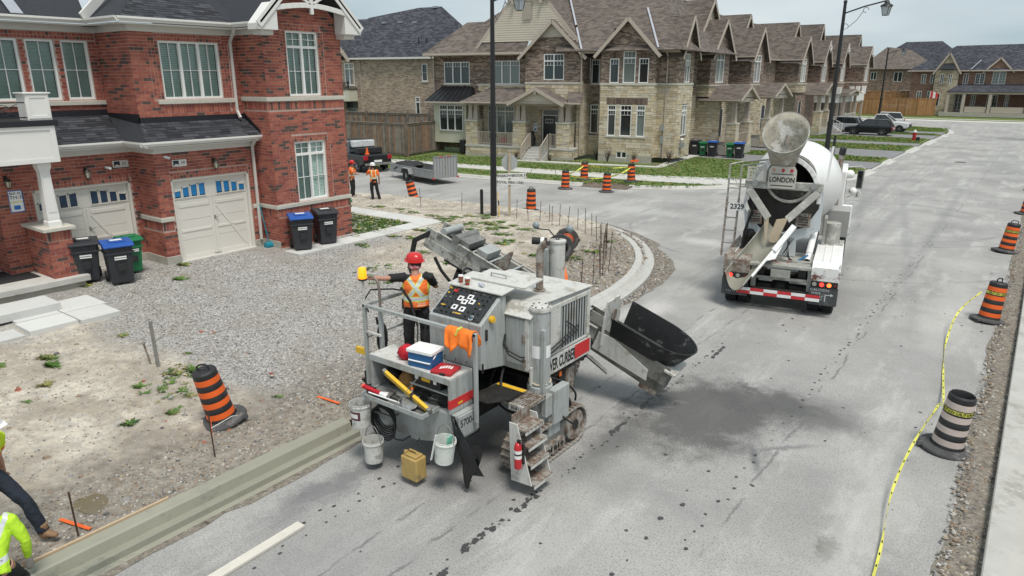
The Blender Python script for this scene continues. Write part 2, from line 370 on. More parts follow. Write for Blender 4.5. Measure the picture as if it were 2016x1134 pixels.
def yard_material():
 m=bpy.data.materials.new('sandy_yard');m.use_nodes=True;nt=m.node_tree;L=nt.links;N=nt.nodes
 b=N['Principled BSDF'];b.inputs['Roughness'].default_value=0.95
 tc=N.new('ShaderNodeTexCoord');ob=tc.outputs['Object']
 def noise_(scale,detail=5,rough=0.6):
  n=_n(nt,'ShaderNodeTexNoise',Scale=scale,Detail=detail,Roughness=rough);L.new(ob,n.inputs['Vector']);return n.outputs['Fac']
 def rng(f,a,c,lo=0,hi=1):
  r=N.new('ShaderNodeMapRange');r.inputs[1].default_value=a;r.inputs[2].default_value=c;r.inputs[3].default_value=lo;r.inputs[4].default_value=hi
  L.new(f,r.inputs[0]);return r.outputs[0]
 def mix(f,a,c,fac=1.0):
  x=N.new('ShaderNodeMixRGB')
  if fac!=1.0:
   k=N.new('ShaderNodeMath');k.operation='MULTIPLY';k.inputs[1].default_value=fac;L.new(f,k.inputs[0]);f=k.outputs[0]
  L.new(f,x.inputs['Fac'])
  for s_,v in(('Color1',a),('Color2',c)):
   if isinstance(v,tuple):x.inputs[s_].default_value=(*v,1)
   else:L.new(v,x.inputs[s_])
  return x.outputs[0]
 dirt=mix(rng(noise_(0.9,9,.7),.42,.60),(0.37,0.32,0.255),(0.60,0.545,0.455))
 dirt=mix(rng(noise_(2.3,8,.7),.55,.68),dirt,(0.19,0.15,0.11),.75)
 dirt=mix(rng(noise_(5,6,.7),.56,.66),dirt,(0.42,0.41,0.39),.6)
 vo=N.new('ShaderNodeTexVoronoi');vo.inputs['Scale'].default_value=34;L.new(ob,vo.inputs['Vector'])
 bw=N.new('ShaderNodeRGBToBW');L.new(vo.outputs['Color'],bw.inputs[0])
 grav=mix(rng(bw.outputs[0],.2,.8),(0.13,0.125,0.12),(0.48,0.47,0.455))
 grav=mix(rng(noise_(0.8,7),.42,.62),grav,(0.25,0.22,0.18),.5)
 fine=mix(rng(noise_(60,4,.7),.4,.62),(0.13,0.115,0.10),(0.44,0.42,0.38))
 dirt=mix(rng(noise_(7,6),.44,.6),dirt,fine,.5)
 sx=N.new('ShaderNodeSeparateXYZ');w=N.new('ShaderNodeVectorMath');w.operation='ADD'
 wn_=N.new('ShaderNodeTexNoise');wn_.inputs['Scale'].default_value=.7;wn_.inputs['Detail'].default_value=8;L.new(ob,wn_.inputs['Vector'])
 sc=N.new('ShaderNodeVectorMath');sc.operation='SCALE';sc.inputs['Scale'].default_value=3.2;L.new(wn_.outputs['Color'],sc.inputs[0])
 L.new(ob,w.inputs[0]);L.new(sc.outputs[0],w.inputs[1]);L.new(w.outputs[0],sx.inputs[0])
 ylo=rng(sx.outputs['Y'],7.6,8.6);yhi=rng(sx.outputs['Y'],16.4,15.2)
 def mul(a,c_):
  k=N.new('ShaderNodeMath');k.operation='MULTIPLY';L.new(a,k.inputs[0]);L.new(c_,k.inputs[1]);return k.outputs[0]
 g1=mul(ylo,yhi)
 k=N.new('ShaderNodeMath');k.operation='MAXIMUM'
 near=mul(rng(sx.outputs['X'],-15.2,-16.6),rng(sx.outputs['Y'],19.6,18.4));L.new(g1,k.inputs[0]);L.new(near,k.inputs[1])
 gz=mul(k.outputs[0],rng(sx.outputs['X'],-7.4,-8.6))
 c=mix(gz,dirt,grav,.92)
 soil=mix(rng(noise_(6,8,.75),.4,.62),(0.10,0.085,0.07),(0.30,0.27,0.23))
 s1=mul(rng(sx.outputs['X'],-9.8,-8.8),rng(sx.outputs['Y'],40,16))
 s2=mul(mul(rng(sx.outputs['X'],-12.4,-10.0),rng(sx.outputs['Y'],13.5,15)),rng(sx.outputs['Y'],40,25))
 k2=N.new('ShaderNodeMath');k2.operation='MAXIMUM';L.new(s1,k2.inputs[0]);L.new(s2,k2.inputs[1])
 c=mix(k2.outputs[0],c,soil,.75)
 L.new(c,b.inputs['Base Color'])
 bp=_n(nt,'ShaderNodeBump',Strength=0.7,Distance=0.03);L.new(noise_(38,5,.7),bp.inputs['Height']);L.new(bp.outputs[0],b.inputs['Normal'])
 return m
M_conc=pmat('cured_concrete',(0.50,0.49,0.46),.85,var=.10,scale=3,bump=.15,bscale=80,dirt=((0.36,0.35,0.32),.58,2.2))
M_slab=pmat('patio_concrete',(0.55,0.55,0.53),.85,var=.06,scale=3,bump=.1,bscale=120,objvar=.07,dirt=((0.42,0.42,0.40),.6,3))
M_wetconc=pmat('fresh_wet_concrete',(0.285,0.28,0.225),.6,var=.08,scale=2,bump=.15,bscale=50,dirt=((0.20,0.205,0.17),.55,1.5))
M_drycurb=pmat('drying_concrete',(0.46,0.455,0.43),.8,var=.10,scale=4,bump=.25,bscale=40,dirt=((0.33,0.32,0.29),.57,5))
M_soil=pmat('turned_soil',(0.13,0.10,0.075),.95,var=.45,scale=9,bump=1.0,bscale=30,dirt=((0.27,0.24,0.2),.55,14))
M_trench=pmat('trench_rubble',(0.20,0.175,0.145),.95,var=.5,scale=12,bump=1.0,bscale=40,dirt=[((0.38,0.35,0.3),.56,16),((0.07,0.06,0.05),.57,5)])
M_grass=pmat('lawn_grass',(0.115,0.155,0.035),.9,var=.35,scale=3,bump=.8,bscale=90,dirt=[((0.17,0.165,0.06),.56,.6),((0.045,0.085,0.015),.56,2)])
M_asph=pmat('driveway_asphalt',(0.20,0.20,0.205),.9,var=.1,scale=2,bump=.3,bscale=90,dirt=((0.25,0.25,0.25),.57,.7))
M_field=pmat('distant_field',(0.12,0.14,0.06),.95,var=.3,scale=.05)
def struct(mb,name,**k):
 o=mb.build(name,**k);o['kind']='structure';return o
g=MB();g.quad((-1500,-600,-.06),(1500,-600,-.06),(1500,2400,-.06),(-1500,2400,-.06),M_field);struct(g,'ground')
g=MB();g.quad((-90,-40,0),(60,-40,0),(60,119,0),(-90,119,0),road_material());struct(g,'road')
def arc(pts,seg=8):
 """Catmull-Rom through plan points"""
 out=[];n=len(pts)
 for i in range(n-1):
  p0=Vector(pts[max(i-1,0)]);p1=Vector(pts[i]);p2=Vector(pts[i+1]);p3=Vector(pts[min(i+2,n-1)])
  for j in range(seg):
   t=j/seg
   out.append(tuple(0.5*((2*p1)+(p2-p0)*t+(2*p0-5*p1+4*p2-p3)*t*t+(3*p1-p0-3*p2+p3)*t**3)))
 out.append(tuple(pts[-1]));return out
FRESH=[(-8.36,-4+i*1.0)for i in range(12)]
prof_f=[(-.05,.004),(0.0,.012),(.05,.018),(.054,.105),(.26,.065),(.29,.20),(.315,.222),(.50,.225),(.512,.205),(.512,-.02)]
g=MB();g.sweep(FRESH,prof_f,M_wetconc,True);struct(g,'kerb',smooth=22)
CURVE=arc([(-8.33,11.2),(-8.33,13.5),(-8.38,15.2),(-8.5,17),(-8.94,19.05),(-9.82,21.1),(-11.3,23.1),(-13.5,24.7),(-16.4,25.45),(-19.4,25.7),(-22.2,25.4),(-25.2,24.9),(-28.8,24.4),(-36,23.6),(-50,21.9),(-70,19.4)],6)
prof_c=[(0.0,-.05),(0.0,.10),(.02,.115),(.27,.10),(.31,.075),(.34,.105),(.40,.19),(.43,.20),(.60,.20),(.62,.18),(.62,-.02)]
g=MB();g.sweep(CURVE,prof_c,M_drycurb,True);struct(g,'kerb',smooth=35)
g=MB();pa=[];pb=[]
for i,p in enumerate(CURVE):
 d=(Vector(CURVE[min(i+1,len(CURVE)-1)])-Vector(CURVE[max(i-1,0)])).normalized();nr=Vector((d.y,-d.x))
 w=.16+.5*math.exp(-((p[1]-20.2)/2.6)**2)*(p[0]>-14)+.28*(p[0]<-11)+rnd.uniform(-.04,.05)
 if p[1]<14:w=.1
 pa.append((p[0],p[1],.006));q=Vector(p)+nr*w;pb.append((q.x,q.y,.006+.0))
for i in range(len(pa)-1):g.quad(pa[i],pb[i],pb[i+1],pa[i+1],M_trench)
struct(g,'road_edge_trench')
g=MB();ys=[-4+.35*i for i in range(44)];L1=[(-8.35,y,.006)for y in ys];L2=[(-8.22+rnd.uniform(-.05,.07),y,.006)for y in ys]
for i in range(len(ys)-1):g.quad(L1[i],L2[i],L2[i+1],L1[i+1],M_trench)
struct(g,'road_edge_trench')
g=MB();ys=[-6+.3*i for i in range(260)];a_=[];b_=[]
for y in ys:
 e=-.17+.06*math.sin(y*1.3)+rnd.uniform(-.03,.03);a_.append((e,y));b_.append(.30)
 pass
cols=7;vs=[];fs=[]
for i,y in enumerate(ys):
 for j in range(cols):
  t=j/(cols-1);x=a_[i][0]*(1-t)+.40*t
  z=.008 if j in(0,)else .008+.05*noise.noise((x*6,y*3,0))+(.035 if 1<j<5 else 0)
  vs.append((x,y,max(z,.006)))
for i in range(len(ys)-1):
 for j in range(cols-1):fs.append((i*cols+j,i*cols+j+1,(i+1)*cols+j+1,(i+1)*cols+j))
g.add(vs,fs,M_trench);struct(g,'road_edge_trench',smooth=60)
RK=[(.28,y)for y in(-10,0,5,10,20,30,45,60,75,88)]
prof_r=[(0,-.02),(0,.20),(-.015,.215),(-.42,.19),(-.47,.17),(-.52,.19),(-.62,.33),(-.80,.335),(-.82,.31),(-.82,-.02)]
g=MB();g.sweep(RK,prof_r,pmat('right_kerb_concrete',(.42,.41,.385),.85,var=.12,scale=2,bump=.3,bscale=60,dirt=[((.30,.29,.26),.54,1.2),((.5,.49,.46),.6,3)]),True);struct(g,'kerb',smooth=22)
g=MB();g.quad((1.08,-10,.3),(14,-10,.35),(14,88,.35),(1.08,88,.3),M_soil);struct(g,'dirt_verge')
FK=arc([(-90,24.5),(-60,28.6),(-34.6,32.4),(-28.8,33.05),(-25.2,33.45),(-20.3,34.3),(-17,35.4),(-14.4,37.3),(-11.6,40.5),(-9.7,44),(-8.75,48),(-8.75,56),(-8.75,66),(-8.6,78),(-8.4,90),(-8.9,96),(-10.5,99.5),(-14,102.5),(-20,104),(-40,104.5),(-70,104.5)],6)
prof_k=[(-.35,-.02),(-.35,.03),(0,.02),(.03,.12),(.06,.15),(.18,.15),(.18,-.02)]
DRV=[(51.3,55.6),(59,65.6),(71,74.5),(80.5,86),(88,92)]
def dip(p):
 if p[0]>-9.6:
  for a,c in DRV:
   if a-.4<p[1]<c+.4:return max(0,1-max(a+.3-p[1],p[1]-c+.3,0)/.7)
 return 0
FKd=[]
for i in range(len(FK)-1):
 for j in range(3):
  t=j/3;FKd.append((FK[i][0]*(1-t)+FK[i+1][0]*t,FK[i][1]*(1-t)+FK[i+1][1]*t))
FKs=[(x,y,-.11*dip((x,y)))for x,y in FKd]
hole0,hole1=-20.3,-18.0
seg1=[p for p in FKs if p[1]<36 and p[0]<hole0];seg2=[p for p in FKs if p[0]>hole1 or p[1]>50]
g=MB();g.sweep(seg1,prof_k,M_conc);struct(g,'kerb',smooth=35)
g=MB();g.sweep(seg2,prof_k,M_conc);struct(g,'kerb',smooth=35)
def kerb_x(y):
 """x of the back of the near kerb, yard side boundary for a given y (None past the side street)"""
 return None
def inside_yard(x,y):
 if y<13.4:return x<-8.72
 best=None
 for i in range(len(CURVE)-1):
  a=CURVE[i];c=CURVE[i+1]
  if c[0]>-12.0 and a[0]>-12.0:
   if(a[1]<=y<c[1]):return x<a[0]-.42
 for i in range(len(CURVE)-1):
  a=CURVE[i];c=CURVE[i+1]
  if(c[0]<=x<a[0])and a[1]>20:
   t=(x-a[0])/(c[0]-a[0]);return y<a[1]+(c[1]-a[1])*t-.42
 return False
YM=yard_material()
vs=[];idx={};fs=[]
def lumps(x,y):
 h=.012*noise.noise((x*2.2,y*2.2,0))+.010*noise.noise((x*7,y*7,3))
 m=max(0,min(1,(x+12.6)/2))*max(0,min(1,(y-14)/2))*max(0,min(1,(25-y)/2))
 h-=.10*max(0,min(1,(y-13.2)/1.2))*max(0,min(1,(x+14)/3))*max(0,min(1,(27-y)/2))
 h+=m*(.05*abs(noise.noise((x*3,y*3,9)))+.05*noise.noise((x*8,y*8,5))+.03)
 k=math.exp(-((y-(25.1+(x+16)*.07))/.9)**2)*(x<-14)
 h+=k*(.06+.05*noise.noise((x*5,y*5,2)))
 e=max(0,min(1,(x+9.7)/.7))*(y<14)
 h+=e*(.02*noise.noise((x*12,y*12,4))+.01)
 h-=.05*math.exp(-(((x+9.75)/.38)**2+((y-3.3)/.3)**2))
 return h
NX,NY,st_=190,410,.0
xs=[-8.62-.065*i for i in range(200)]+[-21.65-.45*i for i in range(90)]
ysy=[-5+.078*i for i in range(395)]
for i,x in enumerate(xs):
 for j,y in enumerate(ysy):
  if inside_yard(x,y):idx[(i,j)]=len(vs);vs.append((x,y,zg(x,y)+lumps(x,y)))
for i in range(len(xs)-1):
 for j in range(len(ysy)-1):
  q=[idx.get(k)for k in((i,j),(i,j+1),(i+1,j+1),(i+1,j))]
  if None not in q:fs.append(tuple(q))
g=MB();g.v=[Vector(v)for v in vs];g.f=fs;g.m=[0]*len(fs);g.u=[None]*len(fs);g.mats=[YM]
struct(g,'yard_ground',smooth=80,fix=False)
def slab(name,poly,z0,z1,mat,parent=None,**k):
 g=MB();g.prism(poly,z0,z1,mat);return g.build(name,parent,**k)
S_=lambda m,n,p,z0,z1:slab(n,p,z0,z1,m,kind='structure')
fk_s=[(p[0]-.0,p[1])for p in FK if p[1]<52 and p[0]>-66]
def off(p,d):
 """move inside by d (north/west of the far kerb)"""
 i=min(range(len(FK)),key=lambda k:(FK[k][0]-p[0])**2+(FK[k][1]-p[1])**2)
 a=Vector(FK[max(i-1,0)]);c=Vector(FK[min(i+1,len(FK)-1)]);t=(c-a).normalized();return(p[0]-t.y*d,p[1]+t.x*d)
edge=[off(p,.16)for p in FK if p[1]<50.5 and p[0]>-66]
edge=[p for p in edge if not(hole0<p[0]<hole1)]
h0=[off((hole0,34.3),.16),off((hole0,34.3),1.1),off((hole1,35.0),1.1),off((hole1,35),.16)]
eA=[p for p in edge if p[0]<=hole0];eB=[p for p in edge if p[0]>=hole1 or p[1]>40]
lawn_poly=eA+h0+eB+[(-8.95,51.3),(-22.0,51.3),(-24,60),(-66,60)]
S_(M_grass,'lawn',lawn_poly,-.02,.14)
for(a,c)in((55.6,59),(65.6,71),(74.5,80.5),(86,88)):
 S_(M_grass,'lawn',[(-8.95,a),(-8.95,c),(-20.5,c),(-20.5,a)],-.02,.16)
S_(M_grass,'lawn',[(-8.7,92),(-9.1,96),(-10.7,99.3),(-14.1,102.3),(-20,103.8),(-42,104),(-42,92)],-.02,.15)
for(a,c)in DRV:S_(M_asph,'driveway',[(-8.9,a),(-8.9,c),(-22.5,c),(-22.5,a)],-.02,.12)
sw_o=arc([(-66,30.6),(-36,35.0),(-31,35.5),(-27,35.9),(-20.4,36.8),(-16,37.5),(-13.9,38.1),(-11.0,40.2)],4)
sw_i=arc([(-66,32.3),(-36,36.7),(-31.5,37.2),(-28,37.7),(-22,38.7),(-18.6,39.5),(-15.6,40.6),(-10.0,42.6)],4)
n_=min(len(sw_o),len(sw_i))
for i in range(2,n_-1):
 a,b_2,c,d=Vector(sw_o[i]),Vector(sw_o[i+1]),Vector(sw_i[i+1]),Vector(sw_i[i])
 k=.02;q=[a.lerp(b_2,k),b_2.lerp(a,k*.2),c.lerp(d,k*.2),d.lerp(c,k)]
 S_(M_conc,'sidewalk',[tuple(p)for p in q],.10,.165)
pp=[(-30.2,40.9),(-25.4,41.75),(-20.0,43.4),(-20.6,47.5),(-21.0,52.2)]
g=MB();g.sweep(pp,[(0,.1),(0,.18),(.75,.18),(.75,.1)],M_conc);struct(g,'garden_path')
g=MB();g.sweep([(-90,119.2),(60,119.2)],[(-.3,0),(0,.14),(.2,.14)],M_conc);struct(g,'kerb')
S_(M_grass,'lawn',[(-120,119.3),(80,119.3),(80,230),(-120,230)],-.03,.13)
g=MB();g.quad((-120,121.5,.15),(80,121.5,.15),(80,123.2,.15),(-120,123.2,.15),M_conc);struct(g,'sidewalk')
#building helpers
class Face:
 """vertical plane: s runs left to right seen from outside, z up, n outward"""
 def __init__(s,p0,p1):
  s.p0=Vector((p0[0],p0[1],0));d=Vector((p1[0]-p0[0],p1[1]-p0[1],0));s.L=d.length;s.d=d.normalized();s.n=Vector((s.d.y,-s.d.x,0))
 def P(s,a,z,o=0):return s.p0+s.d*a+Vector((0,0,z))+s.n*o
 def box(s,mb,s0,s1,z0,z1,o0,o1,mat,uv=False):
  c=[s.P(a,z,o)for o in(o0,o1)for(a,z)in((s0,z0),(s1,z0),(s1,z1),(s0,z1))]
  fs=[(4,5,6,7),(0,3,2,1),(0,1,5,4),(2,3,7,6),(1,2,6,5),(3,0,4,7)]
  u=None
  if uv:
   k=[(s0,z0),(s1,z0),(s1,z1),(s0,z1)];u=[k,k,k,k,[(0,z0),(.2,z0),(.2,z1),(0,z1)],[(0,z0),(.2,z0),(.2,z1),(0,z1)]]
  mb.add(c,fs,mat,u)
 def M(s,a,z,o=0):return frame(s.P(a,z,o),s.d,(0,0,1))
def cut(iv,lo,hi):
 out=[]
 for a,b in iv:
  if hi<=a or lo>=b:out.append((a,b));continue
  if lo>a:out.append((a,lo))
  if hi<b:out.append((hi,b))
 return out
def wall_panel(mb,F,s0,s1,z0,z1,ops,mat,o0=-.22,o1=0.0):
 s0+=.004;s1-=.004
 zs=sorted({z0,z1}|{min(max(z,z0),z1)for op in ops for z in op[2:4]})
 for a,b in zip(zs,zs[1:]):
  if b-a<1e-4:continue
  iv=[(s0,s1)]
  for(p,q,u,v)in[o[:4]for o in ops]:
   if u<(a+b)/2<v:iv=cut(iv,p,q)
  for(p,q)in iv:F.box(mb,p,q,a,b,o0,o1,mat,uv=True)
BR=[pmat('red_brick',(0.33,0.098,0.068),.88,var=.18,scale=9,bump=.5,bscale=70,dirt=((0.20,0.05,0.04),.6,6)),pmat('orange_red_brick',(0.39,0.125,0.082),.88,var=.15,scale=9,bump=.5,bscale=70),pmat('deep_red_brick',(0.26,0.072,0.054),.88,var=.2,scale=9,bump=.5,bscale=70),pmat('sooty_brown_brick',(0.10,0.062,0.052),.88,var=.25,scale=9,bump=.5,bscale=70)]
BRW=[5,4,3,1.6]
M_mortar=pmat('pale_mortar',(0.46,0.34,0.29),.95,var=.12,scale=6,bump=.3)
def brick_rects(s0,s1,z0,z1,ops,bl=.27,bh=.092,jt=.015,bands=(),clip=None):
 """rectangles (s,s,z,z,full) of running bond; bands (s0,s1,z0,z1,kind) laid as soldiers/stacked headers"""
 out=[];nr=int(round((z1-z0)/bh));bh=(z1-z0)/nr
 for r in range(nr):
  a=z0+r*bh;b=a+bh-jt;zm=(a+b)/2;iv=[(s0,s1)]
  for o in list(ops)+list(bands):
   if o[2]-.02<zm<o[3]+.02:iv=cut(iv,o[0]-jt,o[1]+jt)
  if clip:
   c0,c1=clip(zm);iv=cut(cut(iv,-99,c0),c1,99)
  for(p,q)in iv:
   k=math.floor((p)/bl)-1;x=k*bl+(r%2)*bl/2
   while x<q:
    u=max(x,p);v=min(x+bl-jt,q)
    if v-u>.03:out.append((u,v,a,b,abs(v-u-(bl-jt))<1e-6))
    x+=bl
 for(p,q,u,v,kind)in bands:
  if kind=='soldier':
   w=.092;n=max(1,int(round((q-p)/w)));w=(q-p)/n;rows=[(u,v-jt)]
  else:
   w=.10;n=max(1,int(round((q-p)/w)));w=(q-p)/n;m=max(1,int(round((v-u)/.095)));h=(v-u)/m;rows=[(u+i*h,u+(i+1)*h-jt)for i in range(m)]
  for(a,b)in rows:
   for i in range(n):out.append((p+i*w,p+(i+1)*w-jt,a,b,False))
 return out
def add_window(root,F,s0,s1,z0,z1,cols=2,transom=0.0,munt=(2,2),tmunt=(2,2),fw=.055,depth=.09,mf='white_vinyl',glass=None,blinds=None,dark=True,fr_w=.06,name='window',widths=None,topgrid=None):
 """window part with sub-parts pane; muntins real bars"""
 mw=pmat('white_vinyl',(0.78,0.78,0.76),.45,var=.03)
 gl=glass or glassmat('dark_window_glass');f=MB();o0,o1=-depth-.05,-depth+.045
 F.box(f,s0,s1,z0,z0+fr_w,o0,o1,mw);F.box(f,s0,s1,z1-fr_w,z1,o0,o1,mw)
 F.box(f,s0,s0+fr_w,z0+fr_w,z1-fr_w,o0,o1,mw);F.box(f,s1-fr_w,s1,z0+fr_w,z1-fr_w,o0,o1,mw)
 zt=z1-fr_w-transom if transom else z1-fr_w
 W_=s1-s0-2*fr_w;ed=[s0+fr_w+W_*i/cols for i in range(cols+1)]
 if widths:
  t=sum(widths);a=s0+fr_w;ed=[a]
  for w in widths:a+=W_*w/t;ed.append(a)
 for e in ed[1:-1]:F.box(f,e-.04,e+.04,z0+fr_w,z1-fr_w,o0,o1-.003,mw)
 if transom:F.box(f,s0+fr_w,s1-fr_w,zt-.04,zt+.04,o0,o1-.006,mw)
 panes=[]
 for i in range(cols):
  a=ed[i]+(.04 if i else 0);b=ed[i+1]-(.04 if i<cols-1 else 0)
  panes.append((a,b,z0+fr_w,zt-(.04 if transom else 0),munt))
  if transom:panes.append((a,b,zt+.04,z1-fr_w,tmunt))
 for(a,b,u,v,mn)in panes:
  mw_=.016
  for k in range(1,mn[0]):x=a+(b-a)*k/mn[0];F.box(f,x-mw_/2,x+mw_/2,u,v,o0+.02,o1-.035,mw)
  for k in range(1,mn[1]):z=u+(v-u)*k/mn[1];F.box(f,a,b,z-mw_/2,z+mw_/2,o0+.022,o1-.037,mw)
  if topgrid and mn is munt:
   z=v-topgrid;F.box(f,a,b,z-.01,z+.01,o0+.022,o1-.037,mw)
   for k in(1,2):x=a+(b-a)*k/3;F.box(f,x-.01,x+.01,z,v,o0+.02,o1-.035,mw)
 win=f.build(name,root)
 for(a,b,u,v,mn)in panes:
  p=MB();p.quad(F.P(a,u,o0+.015),F.P(b,u,o0+.015),F.P(b,v,o0+.015),F.P(a,v,o0+.015),gl);p.build('pane',win)
 if blinds:
  bm_=MB();mb_=pmat('window_blind',(0.74,0.80,0.76),.8,var=.05)
  z=z0+fr_w
  while z<z1-fr_w:
   bm_.quad(F.P(s0+fr_w,z,o0-.012),F.P(s1-fr_w,z,o0-.012),F.P(s1-fr_w,z+blinds*.9,o0-.05),F.P(s0+fr_w,z+blinds*.9,o0-.05),mb_);z+=blinds
  q=bm_.build('blind',win);
  dk=MB();F.box(dk,s0-.6,s1+.6,z0-.6,z1+.3,o0-.5,o0-.45,pmat('unlit_room_black',(0.015,0.017,0.017),.9));dk.build('unlit_room_panel',win)  # flat panel behind the blinds; the interior's darkness is put into its colour
 return win
def roof_poly(mb,pts,mat,thick=.06,origin=None):
 """planar roof slope polygon with UV in metres (u along eave, v up slope); pts[0]->pts[1] is the eave"""
 P=[Vector(p)for p in pts];e=(P[1]-P[0]).normalized();n=None
 for k in range(2,len(P)):
  n=e.cross(P[k]-P[0])
  if n.length>1e-3:break
 n.normalize()
 if n.z<0:n=-n
 up=n.cross(e);
 if up.z<0:up=-up
 o=Vector(origin)if origin else P[0]
 uv=[((p-o).dot(e),(p-o).dot(up))for p in P]
 m=len(P);vs=P+[p-n*thick for p in P]
 fs=[tuple(range(m)),tuple(range(m,2*m))[::-1]]+[(i,(i+1)%m,m+(i+1)%m,m+i)for i in range(m)]
 mb.add(vs,fs,mat,[uv,uv[::-1]]+[[(0,0),(0,0),(0,.1),(0,.1)]]*m)
 return mb
SH=[pmat('charcoal_shingle',(0.030,0.033,0.040),.9,var=.25,scale=14,bump=.6,bscale=150),pmat('slate_shingle',(0.045,0.048,0.058),.9,var=.25,scale=14,bump=.6,bscale=150),pmat('pale_slate_shingle',(0.065,0.068,0.078),.9,var=.25,scale=14,bump=.6,bscale=150),pmat('black_shingle',(0.018,0.019,0.024),.9,var=.25,scale=14,bump=.6,bscale=150)]
def shingles(root,pts,rows=.142,tab=.30,limit=300,name='shingle',mats=SH,seed=1):
 """individual shingle tabs over a roof slope polygon (convex, first edge = eave)"""
 P=[Vector(p)for p in pts];e=(P[1]-P[0]).normalized();n=e.cross(P[2]-P[0]).normalized()
 if n.z<0:n=-n
 up=n.cross(e);up=up if up.z>0 else-up
 q=[((p-P[0]).dot(e),(p-P[0]).dot(up))for p in P];vmax=max(v for _,v in q);r_=random.Random(seed)
 def span(v):
  xs_=[]
  for i in range(len(q)):
   a,b=q[i],q[(i+1)%len(q)]
   if(a[1]-v)*(b[1]-v)<=0 and abs(a[1]-b[1])>1e-6:xs_.append(a[0]+(b[0]-a[0])*(v-a[1])/(b[1]-a[1]))
   elif abs(a[1]-b[1])<=1e-6 and abs(a[1]-v)<1e-4:xs_+=[a[0],b[0]]
  return(min(xs_),max(xs_))if len(xs_)>1 else None
 stuff=MB();full={};items=[];k=0;v=0
 while v<vmax-.03:
  h=min(rows,vmax-v);a0=span(v+.002);a1=span(v+h-.002)
  if a0 and a1:
   lo,hi=max(a0[0],a1[0]),min(a0[1],a1[1]);x=math.floor(lo/tab)*tab-r_.choice([0,.1,.17,.23])
   while x<hi:
    w=tab*r_.choice([.6,1,1,1.3]);u0,u1=max(x,lo),min(x+w-.006,hi)
    if u1-u0>.03:items.append((u0,u1,v,v+h+.03,r_.choices(range(4),[4,3,1.6,2])[0],abs(u1-u0-(tab-.006))<1e-6 and h==rows,r_.uniform(0,.004)))
    x+=w
  v+=rows;k+=1
 def geo(mb,u0,u1,a,b,m,lift,base=P[0]):
  A=lambda u,w,o:base+e*u+up*w+n*o
  mb.add([A(u0,a,.001),A(u1,a,.001),A(u1,b,.002),A(u0,b,.002),A(u0,a,.014+lift),A(u1,a,.014+lift),A(u1,b,.006),A(u0,b,.006)],[(4,5,6,7),(0,1,5,4),(1,2,6,5),(3,0,4,7)],mats[m])
 cand=[it for it in items if it[5]];camp=Vector(cam.location)
 cand.sort(key=lambda it:(P[0]+e*it[0]+up*it[2]-camp).length);chosen=set(id(c)for c in cand[:limit])
 for it in items:
  if id(it)in chosen:
   key=it[4]
   if key not in full:
    mb=MB();geo(mb,0,tab-.006,0,rows+.03,key,.002,Vector((0,0,0)));full[key]=mb.mesh(name)
   o=bpy.data.objects.new(name,full[key]);COL.objects.link(o);o.parent=root;o.matrix_parent_inverse=pinv(root);o.location=P[0]+e*it[0]+up*it[2]+n*it[6]
  else:geo(stuff,*it[:4],it[4],it[6])
 if stuff.v:stuff.build(name,root,fix=False,kind='stuff')
 return min(len(cand),limit)
def downpipe(root,pts,mat,w=.075,name='downpipe'):
 g=MB()
 for a,b in zip(pts,pts[1:]):g.bar(a,b,w,w*.8,mat,up=(1,0,0)if abs(Vector(a).x-Vector(b).x)<1e-3 else(0,1,0),ext=w*.3)
 return g.build(name,root,bevel=.008)
def gutter(root,a,b,mat,out,h=.13,w=.13,name='gutter'):
 """K-style gutter from a to b, out = outward direction"""
 a=Vector(a);b=Vector(b);o=Vector(out).normalized();g=MB()
 prof=[(0,0),(.07,0),(.085,-.03+.06),(.11,.055),(w,.075),(w,h),(w-.015,h),(w-.015,.09),(.06,.02),(.01,.02),(.01,h),(0,h)]
 n=len(prof);vs=[a+o*x+Vector((0,0,z))for x,z in prof]+[b+o*x+Vector((0,0,z))for x,z in prof]
 fs=[(i,(i+1)%n,n+(i+1)%n,n+i)for i in range(n)]+[tuple(range(n)),tuple(range(n,2*n))[::-1]]
 g.add(vs,fs,mat);return g.build(name,root)
M_trim=pmat('cream_aluminium',(0.62,0.61,0.57),.5,var=.03,scale=3)
M_trimw=pmat('white_painted_trim',(0.72,0.71,0.68),.5,var=.03,scale=3)
M_sill=pmat('precast_sill',(0.52,0.50,0.44),.85,var=.08,scale=8,bump=.2)
M_found=pmat('foundation_concrete',(0.40,0.38,0.33),.9,var=.15,scale=4,bump=.4)
M_door=pmat('almond_garage_door',(0.70,0.67,0.61),.5,var=.02,scale=2)
M_flash=pmat('black_flashing',(0.012,0.013,0.018),.55,var=.2,scale=6)
M_black=pmat('black_metal',(0.015,0.015,0.016),.45)
house=thing('brick_townhouse','red brick pair of townhouses with cream garage doors and dark shingled roofs','house',(-20.5,10.2,.45))
bricks_full=[];brick_stuff=MB()
def brick_wall(F,s0,s1,z0,z1,ops=(),bands=(),clip=None,back=True,zc=None):
 w=MB()
 if back and not clip:wall_panel(w,F,s0,s1,z0,z1,ops,M_mortar)
 if clip:
  z=z0
  while z<z1-1e-3:
   a,b=clip(z+.03);
   if b>a:F.box(w,a,b,z,min(z+.06,z1),-.2,0,M_mortar)
   z+=.06
 w.build('wall',house)
 for(a,b,u,v,full)in brick_rects(s0,s1,z0,z1,ops,bands=bands,clip=clip):
  m=rnd.choices(range(4),BRW)[0];pr=.009+rnd.uniform(-.003,.003)
  if full:bricks_full.append((F,a,b,u,v,m,pr))
  else:F.box(brick_stuff,a,b,u,v,-.01,pr,BR[m])
XE=-19.6;XL=-20.5;X2=-21.7;XU=-20.95;XU2=-22.85;YC=10.2;YE=13.55;YR=16.58;YD=6.55
Fe=Face((XE,YE),(XE,YR));sY=lambda y:y-YE
